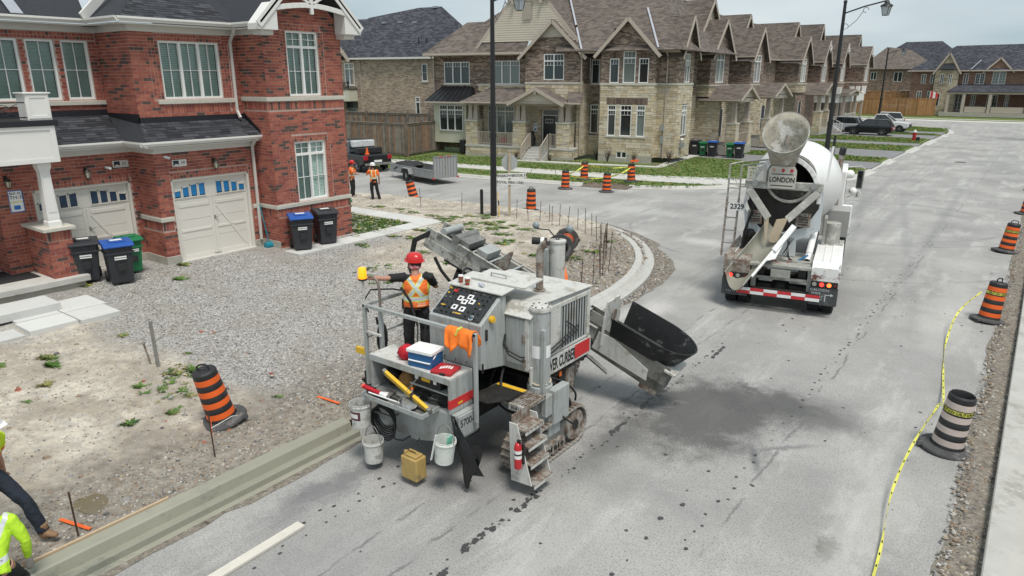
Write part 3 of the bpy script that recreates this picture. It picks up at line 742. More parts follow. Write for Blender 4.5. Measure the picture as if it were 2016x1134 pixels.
w1=(sY(14.42),sY(15.66),5.27,7.25);w2=(sY(14.42),sY(15.66),1.86,3.82)
gm=(YR-YE)/2
def gclip(z):
 if z<7.55:return(0,YR-YE)
 k=(z-7.55)/.75;return(k,YR-YE-k)
brick_wall(Fe,0,YR-YE,.42,7.55,[w1,w2,(0,YR-YE,5.12,5.24),(0,YR-YE,1.72,1.84)],[(w1[0]-.1,w1[1]+.1,7.26,7.45,'header'),(w2[0]-.1,w2[1]+.1,3.83,4.02,'header'),(w1[0]-.21,w1[0]-.01,5.27,7.25,'header'),(w1[1]+.01,w1[1]+.21,5.27,7.25,'header'),(w2[0]-.21,w2[0]-.01,1.86,3.82,'header'),(w2[1]+.01,w2[1]+.21,1.86,3.82,'header'),(.01,YR-YE-.01,4.86,5.11,'soldier'),(.01,YR-YE-.01,1.46,1.71,'soldier')])
brick_wall(Fe,0,YR-YE,7.55,8.65,clip=gclip)
Fer=Face((-22.0,YE),(XE,YE));r0=-22+22.0
brick_wall(Fer,.9,2.4,.65,7.5,[(.9,2.4,5.12,5.24),(1.4,2.4,1.72,1.84)],[(1.0,2.39,4.86,5.11,'soldier'),(1.5,2.39,1.46,1.71,'soldier')])
Fn=Face((XE,YR),(XE-10,YR));brick_wall(Fn,0,10,.42,7.6,back=True)
F19=Face((XL,YC),(XL,YE));g19=(10.62-YC,13.2-YC,.42,2.93)
brick_wall(F19,0,YE-YC,.66,3.92,[g19,(0,.36,1.72,1.84),(3.06,YE-YC,1.72,1.84)],[(g19[0],g19[1],2.95,3.14,'header'),(.01,.35,1.46,1.71,'soldier'),(3.07,YE-YC-.01,1.46,1.71,'soldier')])
F19r=Face((X2,YC),(XL,YC));brick_wall(F19r,0,1.2,.66,3.92,[(0,1.2,1.72,1.84)],[(.01,1.19,1.46,1.71,'soldier')])
F21=Face((X2,YD),(X2,YC));g21=(7.42-YD,10.0-YD,.42,2.88)
brick_wall(F21,0,YC-YD,.66,3.92,[g21],[(g21[0],g21[1],2.9,3.09,'header'),(g21[0]-.22,g21[0]-.02,.7,2.88,'header')])
FU=Face((XU,YC),(XU,YE));wu=(11.03-YC,12.92-YC,5.22,6.86)
brick_wall(FU,0,YE-YC,4.45,7.22,[wu,(wu[0]-.22,wu[1]+.35,5.08,5.2)],[(wu[0]-.1,wu[1]+.1,6.87,7.06,'header'),(wu[0]-.31,wu[0]-.01,5.24,6.86,'header'),(wu[1]+.01,wu[1]+.31,5.24,6.86,'header'),(wu[0]-.05,wu[1]+.2,4.82,5.07,'soldier')])
FUr=Face((XU2,YC),(XU,YC));brick_wall(FUr,0,XU-XU2,4.45,7.22)
FU2=Face((XU2,3.0),(XU2,YC));u2=[(8.98-3+k*-1.42,8.98-3+k*-1.42+.85,5.25,7.0)for k in(0,1,2,3)]
u2=[(6.20,6.93,5.22,6.86),(5.30,6.03,5.22,6.86),(4.40,5.13,5.22,6.86),(3.1,3.9,5.22,6.86)]
brick_wall(FU2,0,YC-3,4.6,7.22,u2+[(1.0,7.19,5.06,5.18)],[(1.0,7.15,6.88,7.07,'header')])
FD=Face((-22.6,3.0),(-22.6,YD));wd=MB();wall_panel(wd,FD,0,YD-3,.6,3.92,[(1.95,3.05,.66,2.9)],M_mortar);wd.build('wall',house)
FDr=Face((-22.6,YD),(X2,YD))
brick_wall(FDr,0,.9,.66,3.92)
FP=Face((-20.35,7.08),(-20.35,7.66));brick_wall(FP,0,.58,.72,1.98,[],[(.01,.57,1.72,1.97,'soldier')])
FPr=Face((X2,7.08),(-20.35,7.08));brick_wall(FPr,0,1.35,.72,1.98,[],[(.01,1.34,1.72,1.97,'soldier')])
FPb=Face((-20.35,7.66),(X2,7.66));brick_wall(FPb,0,1.35,.45,1.98)
bricks_full.sort(key=lambda t:(t[0].P(t[1],t[3])-Vector(cam.location)).length)
_bm={}
for i,(F,a,b,u,v,m,pr)in enumerate(bricks_full):
 if i<300:
  key=(m,round(F.d.x,2),round(F.d.y,2),round(v-u,4))
  if key not in _bm:
   mb=MB();F0=Face((0,0),(F.d.x,F.d.y));F0.box(mb,0,b-a,0,v-u,-.01,.009,BR[m]);_bm[key]=mb.mesh('brick')
  o=bpy.data.objects.new('brick',_bm[key]);COL.objects.link(o);o.parent=house;o.matrix_parent_inverse=pinv(house);o.location=F.P(a,u,rnd.uniform(-.003,.003))
 else:F.box(brick_stuff,a,b,u,v,-.01,pr,BR[m])
brick_stuff.build('brick',house,fix=False,kind='stuff')
see=glassmat('house_glass',see=1)
add_window(house,Fe,*w1,cols=2,transom=.42,munt=(2,2),tmunt=(2,2),glass=see,blinds=.05)
add_window(house,Fe,*w2,cols=2,transom=.36,munt=(2,2),tmunt=(2,2),glass=see,blinds=.05)
add_window(house,FU,*wu,cols=3,munt=(2,2),glass=see,blinds=.05)
for u in u2:add_window(house,FU2,*u,cols=1,munt=(2,2),glass=see,blinds=.035)
def trim(name,F,s0,s1,z0,z1,o0,o1,mat,bevel=.008):
 g=MB();F.box(g,s0,s1,z0,z1,o0,o1,mat);return g.build(name,house,bevel=bevel)
trim('band_course',Fe,-.05,YR-YE+.05,5.12,5.24,-.05,.05,M_sill);trim('band_course',Fe,-.05,YR-YE+.05,1.72,1.84,-.05,.05,M_sill)
trim('band_course',Fer,.9,2.345,5.12,5.24,-.05,.045,M_sill);trim('band_course',Fer,1.5,2.345,1.72,1.84,-.05,.045,M_sill)
trim('window_sill',FU,wu[0]-.22,wu[1]+.35,5.08,5.2,-.05,.06,M_sill);trim('window_sill',FU2,1.0,7.19,5.06,5.18,-.05,.06,M_sill)
trim('band_course',F19,-.05,.36,1.72,1.84,-.05,.05,M_sill);trim('band_course',F19,3.06,YE-YC,1.72,1.84,-.05,.05,M_sill);trim('band_course',F19r,0,1.145,1.72,1.84,-.05,.045,M_sill)
g=MB();F19.box(g,-.03,.42,.2,.66,-.2,.04,M_found);F19.box(g,3.0,3.35,.2,.66,-.2,.04,M_found);F19r.box(g,0,1.165,.2,.66,-.2,.035,M_found)
Fe.box(g,0,YR-YE,.1,.42,-.2,.02,M_found);Fer.box(g,.9,2.4,.1,.65,-.2,.02,M_found);F21.box(g,3.45,YC-YD,.2,.66,-.2,.03,M_found);Fn.box(g,0,10,.1,.42,-.2,.02,M_found)
g.build('foundation',house,bevel=.01)
def garage_door(F,s0,s1,z0,z1,tape):
 d=MB();o=-.16
 F.box(d,s0+.05,s1-.05,z0,z1-.06,o-.05,o,M_door)
 F.box(d,s0-.02,s0+.05,z0,z1,-.2,-.02,M_door);F.box(d,s1-.05,s1+.02,z0,z1,-.2,-.02,M_door);F.box(d,s0-.02,s1+.02,z1-.06,z1+.02,-.2,-.02,M_door)
 door=d.build('garage_door',house,bevel=.006)
 W_=s1-s0-.1;H_=z1-z0-.06;hh=H_/4;mid=(s0+s1)/2
 for k in range(4):
  p=MB();a,b=z0+k*hh+.006,z0+(k+1)*hh-.006
  F.box(p,s0+.055,s1-.055,a,b,o-.02,o+.018,M_door);p.build('door_section',door,bevel=.005)
 t=MB();th=.034
 def st(a,b,u,v):F.box(t,a,b,u,v,o+.018,o+th,M_door)
 for(a,b)in((s0+.06,s0+.19),(mid-.10,mid-.008),(mid+.008,mid+.10),(s1-.19,s1-.06)):st(a,b,z0+.02,z0+3*hh-.02)
 st(s0+.2,mid-.11,z0+.02,z0+.14);st(mid+.11,s1-.2,z0+.02,z0+.14)
 st(s0+.2,mid-.11,z0+1.62,z0+1.72);st(mid+.11,s1-.2,z0+1.62,z0+1.72)
 st(s0+.2,mid-.11,z0+.86,z0+.93);st(mid+.11,s1-.2,z0+.86,z0+.93)
 def diag(a,u,b,v):
  A=F.P(a,u,o+.026);B=F.P(b,v,o+.026);t.bar(A,B,.016,.075,M_door,up=F.n)if False else t.bar(A,B,.075,.016,M_door,up=F.n)
 diag(mid+.12,z0+1.6,s1-.22,z0+.16)
 t.build('trim_board',door,bevel=.004)
 fr=MB();lit=MB()
 mt=pmat('blue_film',(0.015,0.20,0.48),.35,var=.15,scale=12)if tape else pmat('dark_blue_film',(0.02,0.05,0.10),.25,var=.3,scale=8)
 for side in(-1,1):
  for i in range(4):
   c=mid+side*(.17+.115+i*.262);top=z0+3*hh+.50-(.02+.035*i*i*.55);bot=z0+3*hh+.09;w=.095
   F.box(fr,c-w-.028,c+w+.028,bot-.03,bot,o+.018,o+.04,M_door);F.box(fr,c-w-.028,c-w,bot,top,o+.018,o+.04,M_door);F.box(fr,c+w,c+w+.028,bot,top,o+.018,o+.04,M_door)
   tl,tr=(top+(.03 if side<0 else 0),top+(0 if side<0 else .03));dl=.035
   if side>0:tl,tr=top,top-dl
   else:tl,tr=top-dl,top
   fr.add([F.P(c-w-.028,tl,q)for q in(o+.018,o+.04)]+[F.P(c+w+.028,tr,q)for q in(o+.018,o+.04)]+[F.P(c-w-.028,tl+.03,q)for q in(o+.018,o+.04)]+[F.P(c+w+.028,tr+.03,q)for q in(o+.018,o+.04)],[(0,1,3,2),(4,6,7,5),(0,4,5,1),(2,3,7,6),(1,5,7,3),(0,2,6,4)],M_door)
   F.box(lit,c-w,c+w,bot,min(tl,tr)+.01,o+.012,o+.019,glassmat('dark_window_glass'))
   j=lambda:rnd.uniform(-.02,.012)
   lit.poly([F.P(c-w+.01,bot+.02+abs(j()),o+.022),F.P(c-w*.2,bot+.02+abs(j())*1.5,o+.022),F.P(c+w-.01,bot+.02+abs(j()),o+.022),F.P(c+w-.012+j()*.3,tr-.004+j(),o+.022),F.P(c-w+.012,tl-.004+j(),o+.022)],mt)
 fr.build('light_frame',door);lit.build('door_light',door)
 h=MB();hz=z0+1.2;F.box(h,mid+.01,mid+.06,hz-.06,hz+.06,o+.03,o+.045,pmat('satin_metal',(0.45,0.44,0.42),.35,.8));h.bar(F.P(mid+.03,hz,o+.07),F.P(mid+.13,hz-.02,o+.07),.02,.02,MATS['satin_metal'])
 F.box(h,mid-.1,mid+.1,z0+.04,z0+.07,o+.03,o+.05,MATS['satin_metal']);h.build('handle',door)
garage_door(F19,*g19,True);garage_door(F21,*g21,False)
g=MB();F19.box(g,g19[0]-.02,g19[1]+.02,.2,.44,-.3,.08,M_conc);F21.box(g,g21[0],g21[1],.2,.43,-.3,.06,M_conc);g.build('garage_threshold',house,bevel=.01)
zE=4.08;E19=[(-20.08,9.78,zE),(-20.08,YE+.02,zE),(XU,YE+.02,4.58),(XU,YC-.1,4.58)]
roof=MB();roof_poly(roof,[(-20.08,9.78,zE),(-20.08,YE+.02,zE),(XU+.02,YE+.02,4.56),(XU+.02,YC-.05,4.56)],SH[0]);rf1=roof.build('roof',house)
E21=[(-21.28,3.5,zE),(-21.28,9.78,zE),(XU2+.02,YC,4.735),(XU2+.02,3.5,4.74)]
roof=MB();roof_poly(roof,E21,SH[0]);roof_poly(roof,[(-21.28,9.78,zE),(-20.08,9.78,zE),(XU,YC,4.56),(XU2+.02,YC,4.74)],SH[0]);rf2=roof.build('roof',house)
shingles(house,[(-20.06,9.80,zE+.005),(-20.06,YE,zE+.005),(XU+.05,YE,4.545),(XU+.05,YC-.02,4.545)],limit=150,seed=3)
shingles(house,[(-21.26,6.0,zE+.005),(-21.26,9.8,zE+.005),(XU2+.07,YC-.02,4.73),(XU2+.07,6.0,4.73)],limit=150,seed=4)
g=MB();FU.box(g,-.02,YE-YC,4.50,4.72,0,.02,M_flash);FUr.box(g,0,XU-XU2+.02,4.5,4.82,0,.02,M_flash);FU2.box(g,3,YC-3,4.6,4.92,0,.02,M_flash)
g.add([(XU,YE-.012,4.5),(-20.1,YE-.012,4.06),(-20.1,YE-.012,4.22),(XU,YE-.012,4.78)],[(0,1,2,3)],M_flash);g.build('roof_flashing',house)
def eave(F,s0,s1,zt,dep,h=.17):
 g=MB();F.box(g,s0,s1,zt-h-.02,zt-.16,.0,dep,M_trim);g.build('soffit',house)
g=MB();F19.box(g,-.36,YE-YC,3.90,3.94,0,.34,M_trim);F19.box(g,-.0,YE-YC,3.72,3.90,.01,.035,M_trim);F21.box(g,0,YC-YD-.0,3.90,3.94,0,.36,M_trim);F21.box(g,0,YC-YD,3.72,3.90,.01,.035,M_trim)
F19r.box(g,0,1.23,3.72,3.90,.01,.035,M_trim);F19r.box(g,-.3,1.2,3.903,3.943,0,.36,M_trim);g.build('soffit',house)
gutter(house,(-20.16,9.72,3.96),(-20.16,YE,3.96),M_trimw,(1,0,0));gutter(house,(-21.36,3.5,3.955),(-21.36,9.86,3.955),M_trimw,(1,0,0));gutter(house,(-21.3,9.86,3.957),(-20.04,9.86,3.957),M_trimw,(0,-1,0))
g=MB();FU.box(g,-.4,YE-YC,7.24,7.28,0,.42,M_trim);FU.box(g,0,YE-YC,7.06+.02,7.24,.012,.04,M_trim);FUr.box(g,-.0,1.95,7.08,7.24,.012,.04,M_trim);FUr.box(g,0,1.9,7.243,7.283,0,.42,M_trim)
FU2.box(g,0,YC-3,7.08,7.24,.012,.04,M_trim);FU2.box(g,0,YC-3,7.243,7.283,0,.4,M_trim);Fer.box(g,1.0,2.2,7.1,7.24,.012,.04,M_trim);Fer.box(g,1.4,2.4,7.245,7.285,0,.34,M_trim);g.build('soffit',house)
gutter(house,(XU+.38,YC-.45,7.30),(XU+.38,YE-.05,7.30),M_trimw,(1,0,0));gutter(house,(XU2+.38,3,7.30),(XU2+.38,YC-.37,7.30),M_trimw,(1,0,0));gutter(house,(XU2+.4,YC-.4,7.302),(XU+.5,YC-.4,7.302),M_trimw,(0,-1,0))
gutter(house,(XU+.4,YE-.33,7.303),(XE+.1,YE-.33,7.303),M_trimw,(0,-1,0))
up=MB()
ze=7.40;top=9.6
roof_poly(up,[(XU+.48,YC-.42,ze),(XU+.48,YE+0,ze),(XU-3.2,YE+0,ze+2.2),(XU-3.2,YC+2.2,ze+2.2)],SH[0])
roof_poly(up,[(XU2+.46,2.5,ze),(XU2+.46,YC-.38,ze),(XU2-3,YC+.6,ze+2.4),(XU2-3,2.5,ze+2.4)],SH[0])
roof_poly(up,[(XU2+.46,YC-.40,ze),(XU+.48,YC-.42,ze),(XU-1.4,YC+1.5,ze+1.2),(XU2-2.2,YC+1.5,ze+1.4)],SH[0])
gp=(YE+YR)/2;gz=9.35
roof_poly(up,[(XE+.62,YE-.42,ze+.02),(XE-6,YE-.42,ze+.02),(XE-6,gp,gz),(XE+.62,gp,gz)],SH[0])
roof_poly(up,[(XE+.62,YR+.42,ze+.02),(XE-9,YR+.42,ze+.02),(XE-9,gp,gz),(XE+.62,gp,gz)],SH[0])
up.build('roof',house)
shingles(house,[(XU+.46,YC-.38,ze+.012),(XU+.46,YE-.45,ze+.012),(XU-1.0,YE-.45,ze+.895),(XU-1.0,YC+.9,ze+.895)],limit=0,seed=6)
def barge(y0,z0,y1,z1,x=XE+.60):
 g=MB();g.bar((x,y0,z0),(x,y1,z1),.04,.24,M_trimw,up=(0,0,1));return g.build('barge_board',house)
barge(YE-.46,ze-.06,gp,gz-.04);barge(YR+.46,ze-.06,gp,gz-.04)
for(ya,sgn)in((YE,-1),(YR,1)):
 g=MB();pts=[(ya+sgn*.46,7.20),(ya-sgn*.22,7.20),(ya-sgn*.22,7.95),(ya-sgn*.1,8.0),(ya+sgn*.46,7.38)]
 M_=frame((XE+.04,0,0),(0,1,0),(0,0,1));g.prism(pts,0,.54,M_trimw,M_);g.build('boxed_eave',house,bevel=.01)
 g=MB();g.bb(XE-.0,XE+.42,ya+sgn*.28,ya-sgn*.15,7.06,7.2,M_trim);g.build('eave_moulding',house,bevel=.01)
g=MB();xg=XE+.56
pts=[]
for k in range(13):
 t=k/12;pts.append((YE+.1+(YR-YE-.2)*t,7.82+.16*math.sin(math.pi*t)))
g.tube([],.01,M_trimw)if False else None
for(a,b)in zip(pts,pts[1:]):g.bar((xg,a[0],a[1]),(xg,b[0],b[1]),.07,.15,M_trimw,ext=.01)
g.bar((xg,gp,7.72),(xg,gp,9.2),.10,.10,M_trimw);g.bar((xg,gp,8.0),(xg,YE+.75,8.4),.07,.07,M_trimw);g.bar((xg,gp,8.0),(xg,YR-.75,8.4),.07,.07,M_trimw);g.build('gable_brace',house,bevel=.008)
g=MB();g.bar((XU2+.60,YC-.55,7.45),(XU2-.2,YC+1.5,9.2),.05,.26,M_trimw);g.build('barge_board',house)
g=MB();g.bar((XU2+.46,8.1,7.46),(XU2-1.6,8.1,8.95),.3,.02,pmat('galvanised_valley',(0.45,0.46,0.50),.45,.6));g.build('valley_flashing',house)
P1_=[(XU+.47,13.22,7.30),(XU+.40,13.24,7.18),(XU+.06,13.3,6.9),(XU+.05,13.3,4.82),(XU+.22,13.28,4.62)]
downpipe(house,P1_,M_trim,.085)
downpipe(house,[(-20.10,13.36,3.98),(-20.40,13.38,3.75),(-20.42,13.38,.68)],M_trim,.085)
bx=MB();bx.bb(-22.5,-20.32,3.0,7.72,3.74,4.66,M_trimw);bx.bb(-22.5,-20.26,3.0,7.80,4.66,4.80,M_flash);bal=bx.build('balcony',house,bevel=.01)
t=MB();t.bb(-20.315,-20.295,3.0,7.70,3.75,3.85,M_trimw);t.bb(-20.315,-20.295,3.0,7.70,4.56,4.655,M_trimw);t.bb(-20.315,-20.297,7.58,7.70,3.85,4.56,M_trimw);t.build('panel_frame',bal)
bx=MB();bx.bb(-20.86,-20.32,7.16,7.70,4.80,5.44,M_trimw);bx.bb(-20.90,-20.28,7.12,7.74,5.44,5.475,M_trimw)
for(a,b,c,d)in((7.18,7.68,4.84,4.92),(7.18,7.68,5.34,5.42),(7.18,7.26,4.92,5.34),(7.60,7.68,4.92,5.34)):bx.bb(-20.322,-20.305,a,b,c,d,M_trimw)
bx.build('balcony_post',bal,bevel=.006)
rl=MB();rl.bb(-20.42,-20.39,5.0,7.16,5.22,5.25,M_black);rl.bb(-20.42,-20.39,5.0,7.16,4.86,4.89,M_black)
for k in range(15):rl.bb(-20.412,-20.398,5.05+k*.145,5.062+k*.145,4.88,5.22,M_black)if k%5==0 else None
rl.tube([(-20.4,6.3,4.9),(-20.4,7.0,5.2)],.012,M_black,6);rl.tube([(-20.4,7.0,4.9),(-20.4,6.3,5.2)],.012,M_black,6);rl.tube([(-20.4,6.65+.2*math.cos(a*.524),5.05+.13*math.sin(a*.524))for a in range(12)],.01,M_black,5,closed=True)
rl.build('railing',bal)
c=MB();n4=Matrix.Rotation(math.pi/4,4,'Z')
c.lathe([(.225,2.06),(.225,2.20),(.195,2.24),(.20,2.3),(.165,3.5),(.19,3.56),(.22,3.62),(.22,3.74)],M_trimw,(-20.60,7.36,0),4,rot=n4);
for z0_,z1_ in((2.42,3.4),):
 for yy,s_ in((-.165,1),(.165,-1)):pass
c.bb(-20.458,-20.450,7.26,7.46,2.45,3.35,M_trimw);c.build('column',house,bevel=.006)
cp=MB();cp.prism([(-22.0,6.98),(-20.24,6.98),(-20.24,7.76),(-22.0,7.76)],1.98,2.07,M_sill);cp.build('wall_coping',house,bevel=.01)
sl=MB();sl.bb(-22.6,-20.12,3.0,7.86,.56,.72,M_conc);sl.bb(-22.6,-20.2,3.0,7.76,.2,.56,M_found);sl.build('porch_slab',house,bevel=.012)
mt_=MB();mt_.bb(-22.3,-20.9,3.2,6.95,.722,.735,pmat('dark_rubber',(0.02,0.02,0.021),.9,var=.2));tag(mt_.build('doormat',None,bevel=.004),'long black mat lying on the porch slab behind the brick pier','mat')
dr=MB();FD.box(dr,1.95,3.05,.68,2.9,-.1,-.05,pmat('painted_dark_door',(0.03,0.035,0.04),.4));FD.box(dr,1.88,1.95,.66,2.95,-.1,.02,M_trimw);FD.box(dr,3.05,3.14,.66,2.95,-.1,.03,M_trimw);FD.box(dr,1.85,3.17,.6,.68,-.1,.15,M_conc);FD.box(dr,2.2,2.85,1.0,2.6,-.05,-.04,glassmat('pale_glass',(.25,.28,.28)));dr.build('front_door',house,bevel=.004)
def coach_lamp(root,F,s,z,mat=None):
 m=mat or pmat('bronze_metal',(0.03,0.026,0.022),.5);g=MB();c=F.P(s,z,.02)
 g.bar(F.P(s,z+.16,.005),F.P(s,z-.02,.005),.09,.02,m,up=F.n);g.tube([F.P(s,z+.05,.01),F.P(s,z+.14,.06),F.P(s,z+.16,.12),F.P(s,z+.1,.15)],.015,m,6)
 c=F.P(s,z-.06,.15);g.lathe([(.045,-.10),(.06,-.09),(.06,-.075)],m,c,6);g.lathe([(.085,.08),(.09,.09),(.06,.13),(.02,.17)],m,c,6)
 for k in range(6):a=math.pi/3*k;g.bar(c+Vector((.055*math.cos(a),.055*math.sin(a),-.08)),c+Vector((.082*math.cos(a),.082*math.sin(a),.085)),.01,.01,m)
 o=g.build('wall_lamp',root);q=MB();q.lathe([(.05,-.075),(.076,.08)],glassmat('lamp_glass',(.45,.42,.33),.2),c,6);q.build('lamp_glass',o);return o
coach_lamp(house,F19,12.03-YC,3.30);coach_lamp(house,F21,8.81-YD,3.24);coach_lamp(house,F21,6.84-YD,3.2)
def sec_cam(F,s,z):
 g=MB();w=pmat('white_plastic',(0.8,0.8,0.8),.35);F.box(g,s-.03,s+.03,z-.03,z+.03,0.01,.05,w);g.cyl(F.P(s,z,.05),F.P(s+.09,z-.05,.17),.038,w,n=10);g.cyl(F.P(s+.085,z-.047,.163),F.P(s+.093,z-.052,.175),.03,M_black,n=10);g.build('security_camera',house,smooth=40)
sec_cam(F19,10.52-YC,3.62);sec_cam(F21,9.38-YD,3.34)
def plate(F,s,z,num):
 g=MB();w=pmat('sign_ivory',(0.66,0.64,0.58),.5);F.box(g,s-.22,s+.22,z-.10,z+.10,.012,.03,w);F.box(g,s-.19,s-.02,z-.08,z+.08,.03,.033,pmat('navy_print',(0.015,0.02,0.045),.5))
 g.add([F.P(s-.19,z-.07,.0335),F.P(s-.02,z-.075,.0335),F.P(s-.02,z-.05,.0335),F.P(s-.12,z-.01,.0335)],[(0,1,2,3)],w)
 text_mb(g,num,.13,F.M(s+.1,z,.034),MATS['navy_print']);g.build('number_plate',house)
plate(F19,10.94-YC,3.40,'19');plate(F21,9.80-YD,3.40,'21')
g=MB();F21.box(g,.27,.60,2.38,2.96,.012,.025,pmat('sign_white',(0.8,0.8,0.8),.4));bl=pmat('sign_blue',(0.02,0.16,0.5),.4)
for(a,b,c,d)in((.27,.60,2.38,2.40),(.27,.60,2.94,2.96),(.27,.285,2.4,2.94),(.585,.60,2.4,2.94)):F21.box(g,a,b,c,d,.025,.028,bl)
F21.box(g,.36,.51,2.45,2.56,.025,.028,bl);F21.box(g,.29,.58,2.64,2.665,.025,.027,pmat('sign_yellow',(.7,.6,.1),.5))
text_mb(g,'BLK 45',.09,F21.M(.435,2.88,.027),MATS['navy_print']);text_mb(g,'TH-3',.135,F21.M(.435,2.77,.027),MATS['navy_print']);g.build('builder_sign',house)
for i,(x0,x1,y0,y1)in enumerate([(-19.15,-18.05,6.32,7.3),(-18.02,-17.1,6.32,7.2),(-19.15,-18.1,5.36,6.29),(-18.07,-17.2,5.30,6.29),(-17.9,-17.2,4.4,5.2)]):
 S_(M_slab,'paving_slab',[(x0,y0),(x1,y0),(x1,y1),(x0,y1)],.3,.455 if i<4 else .4)
g=MB();g.bb(-19.3,-18.35,4.2,6.4,.44,.64,M_slab);tag(g.build('precast_step',None,bevel=.012),'pale precast concrete step block lying below the porch slab','step')
ypos=[13.35,14.3,15.25,16.2,17.15,18.1,19.05]
for a,b in zip(ypos,ypos[1:]):S_(M_slab,'paving_slab',[(-19.22,a+.01),(-18.4,a+.01),(-18.4,b-.01),(-19.22,b-.01)],.25,.43)
S_(M_slab,'paving_slab',[(-19.22,19.06),(-18.4,19.06),(-18.4,20.1),(-19.22,20.3)],.25,.43)
for k in range(7):x=-19.25-k*.98;S_(M_slab,'paving_slab',[(x-.96,19.35+.0*k),(x,19.32),(x,20.25),(x-.96,20.28)],.25,.425)
S_(M_grass,'lawn',[(-27,16.62),(-19.26,16.62),(-19.26,19.25),(-27,19.25)],.2,.40)
#stone and brown brick townhouses across the side street
BB=brickmat('brown_brickwork',[(0.17,0.12,0.092),(0.28,0.205,0.16),(0.08,0.054,0.044),(0.33,0.25,0.195),(0.11,0.075,0.06),(0.23,0.165,0.13)],(0.33,0.28,0.235),.30,.095,.010,.6)
BT=brickmat('buff_brickwork',[(0.34,0.26,0.185),(0.41,0.32,0.235),(0.25,0.185,0.135),(0.46,0.37,0.275)],(0.38,0.34,0.28),.30,.09,.010,.5)
BP=brickmat('pinkish_brickwork',[(0.25,0.17,0.125),(0.30,0.205,0.15),(0.19,0.125,0.095),(0.08,0.06,0.05),(0.30,0.21,0.16)],(0.26,0.22,0.18),.30,.095,.010,.5)
BS=brickmat('stone_ashlar_far',[(0.46,0.39,0.27),(0.54,0.46,0.34),(0.36,0.30,0.21),(0.58,0.51,0.39)],(0.18,0.15,0.11),.5,.17,.016,.8)
BW=brickmat('brown_shingles',[(0.125,0.102,0.09),(0.165,0.138,0.12),(0.095,0.078,0.07),(0.145,0.12,0.102)],(0.06,0.05,0.046),.33,.145,.008,.7,rough=.95)
BK=brickmat('blue_black_shingles',[(0.035,0.038,0.050),(0.055,0.058,0.072),(0.028,0.03,0.04),(0.075,0.08,0.095)],(0.02,0.02,0.026),.36,.145,.008,.7,rough=.95)
STN=[pmat(n,c,.9,var=.2,scale=7,bump=.7,bscale=25)for n,c in(('straw_stone',(0.56,0.47,0.33)),('pale_buff_stone',(0.62,0.55,0.43)),('tan_stone',(0.44,0.36,0.25)),('grey_buff_stone',(0.51,0.46,0.37)))]
M_smort=pmat('stone_mortar',(0.15,0.12,0.09),.95,var=.2)
M_side=pmat('cream_siding',(0.54,0.485,0.40),.6,var=.04)
M_vin=pmat('beige_trim',(0.44,0.38,0.32),.55,var=.04)
M_crm=pmat('cream_stucco',(0.58,0.57,0.46),.8,var=.04)
gd=glassmat('dark_window_glass');gcur=glassmat('curtained_glass',(0.16,0.19,0.18),.08)
aa=R(9);dS=Vector((math.cos(aa),math.sin(aa)));nS=Vector((-math.sin(aa),math.cos(aa)));pS=Vector((-35.7,41.9))
def SF(off):
 p=pS+nS*off;return Face(tuple(p),tuple(p+dS*20))
def SP(s,off,z):p=pS+dS*s+nS*off;return Vector((p.x,p.y,z))
def wallf(root,F,s0,s1,z0,z1,ops,mat,o1=0.0,o0=-.2,name='wall'):
 g=MB();wall_panel(g,F,s0,s1,z0,z1,ops,mat,o0,o1);return g.build(name,root)
stone_all=[]
def stone_wall(root,F,s0,s1,z0,z1,ops,seed=0):
 wallf(root,F,s0,s1,z0,z1,ops,M_smort)
 r_=random.Random(seed+11);z=z0
 while z<z1-.03:
  h=min(r_.choice([.13,.17,.21,.24]),z1-z);
  if z1-z-h<.06:h=z1-z
  iv=[(s0,s1)]
  for o in ops:
   if o[2]<z+h-.02 and o[3]>z+.02:iv=cut(iv,o[0],o[1])
  for(p,q)in iv:
   x=p
   while x<q-.01:
    w=r_.uniform(.22,.62);w=q-x if q-x-w<.15 else w
    stone_all.append((root,F,x+.007,x+w-.007,z+.007,z+h-.007,r_.choices(range(4),[4,3,2,2])[0],r_.uniform(.012,.035)));x+=w
  z+=h
def flush_stones():
 by={}
 for t in stone_all:by.setdefault(t[0].name,[]).append(t)
 for nm,L_ in by.items():
  L_.sort(key=lambda t:(t[1].P(t[2],t[4])-Vector(cam.location)).length/math.sqrt((t[3]-t[2])*(t[5]-t[4])+.01));st=MB()
  for i,(root,F,a,b,u,v,m,pr)in enumerate(L_):
   if i<300:
    g=MB();F.box(g,a,b,u,v,-.01,pr,STN[m]);g.build('stone',root,fix=False)
   else:F.box(st,a,b,u,v,-.01,pr,STN[m])
  if st.v:st.build('stone',L_[0][0],fix=False,kind='stuff')
 stone_all.clear()
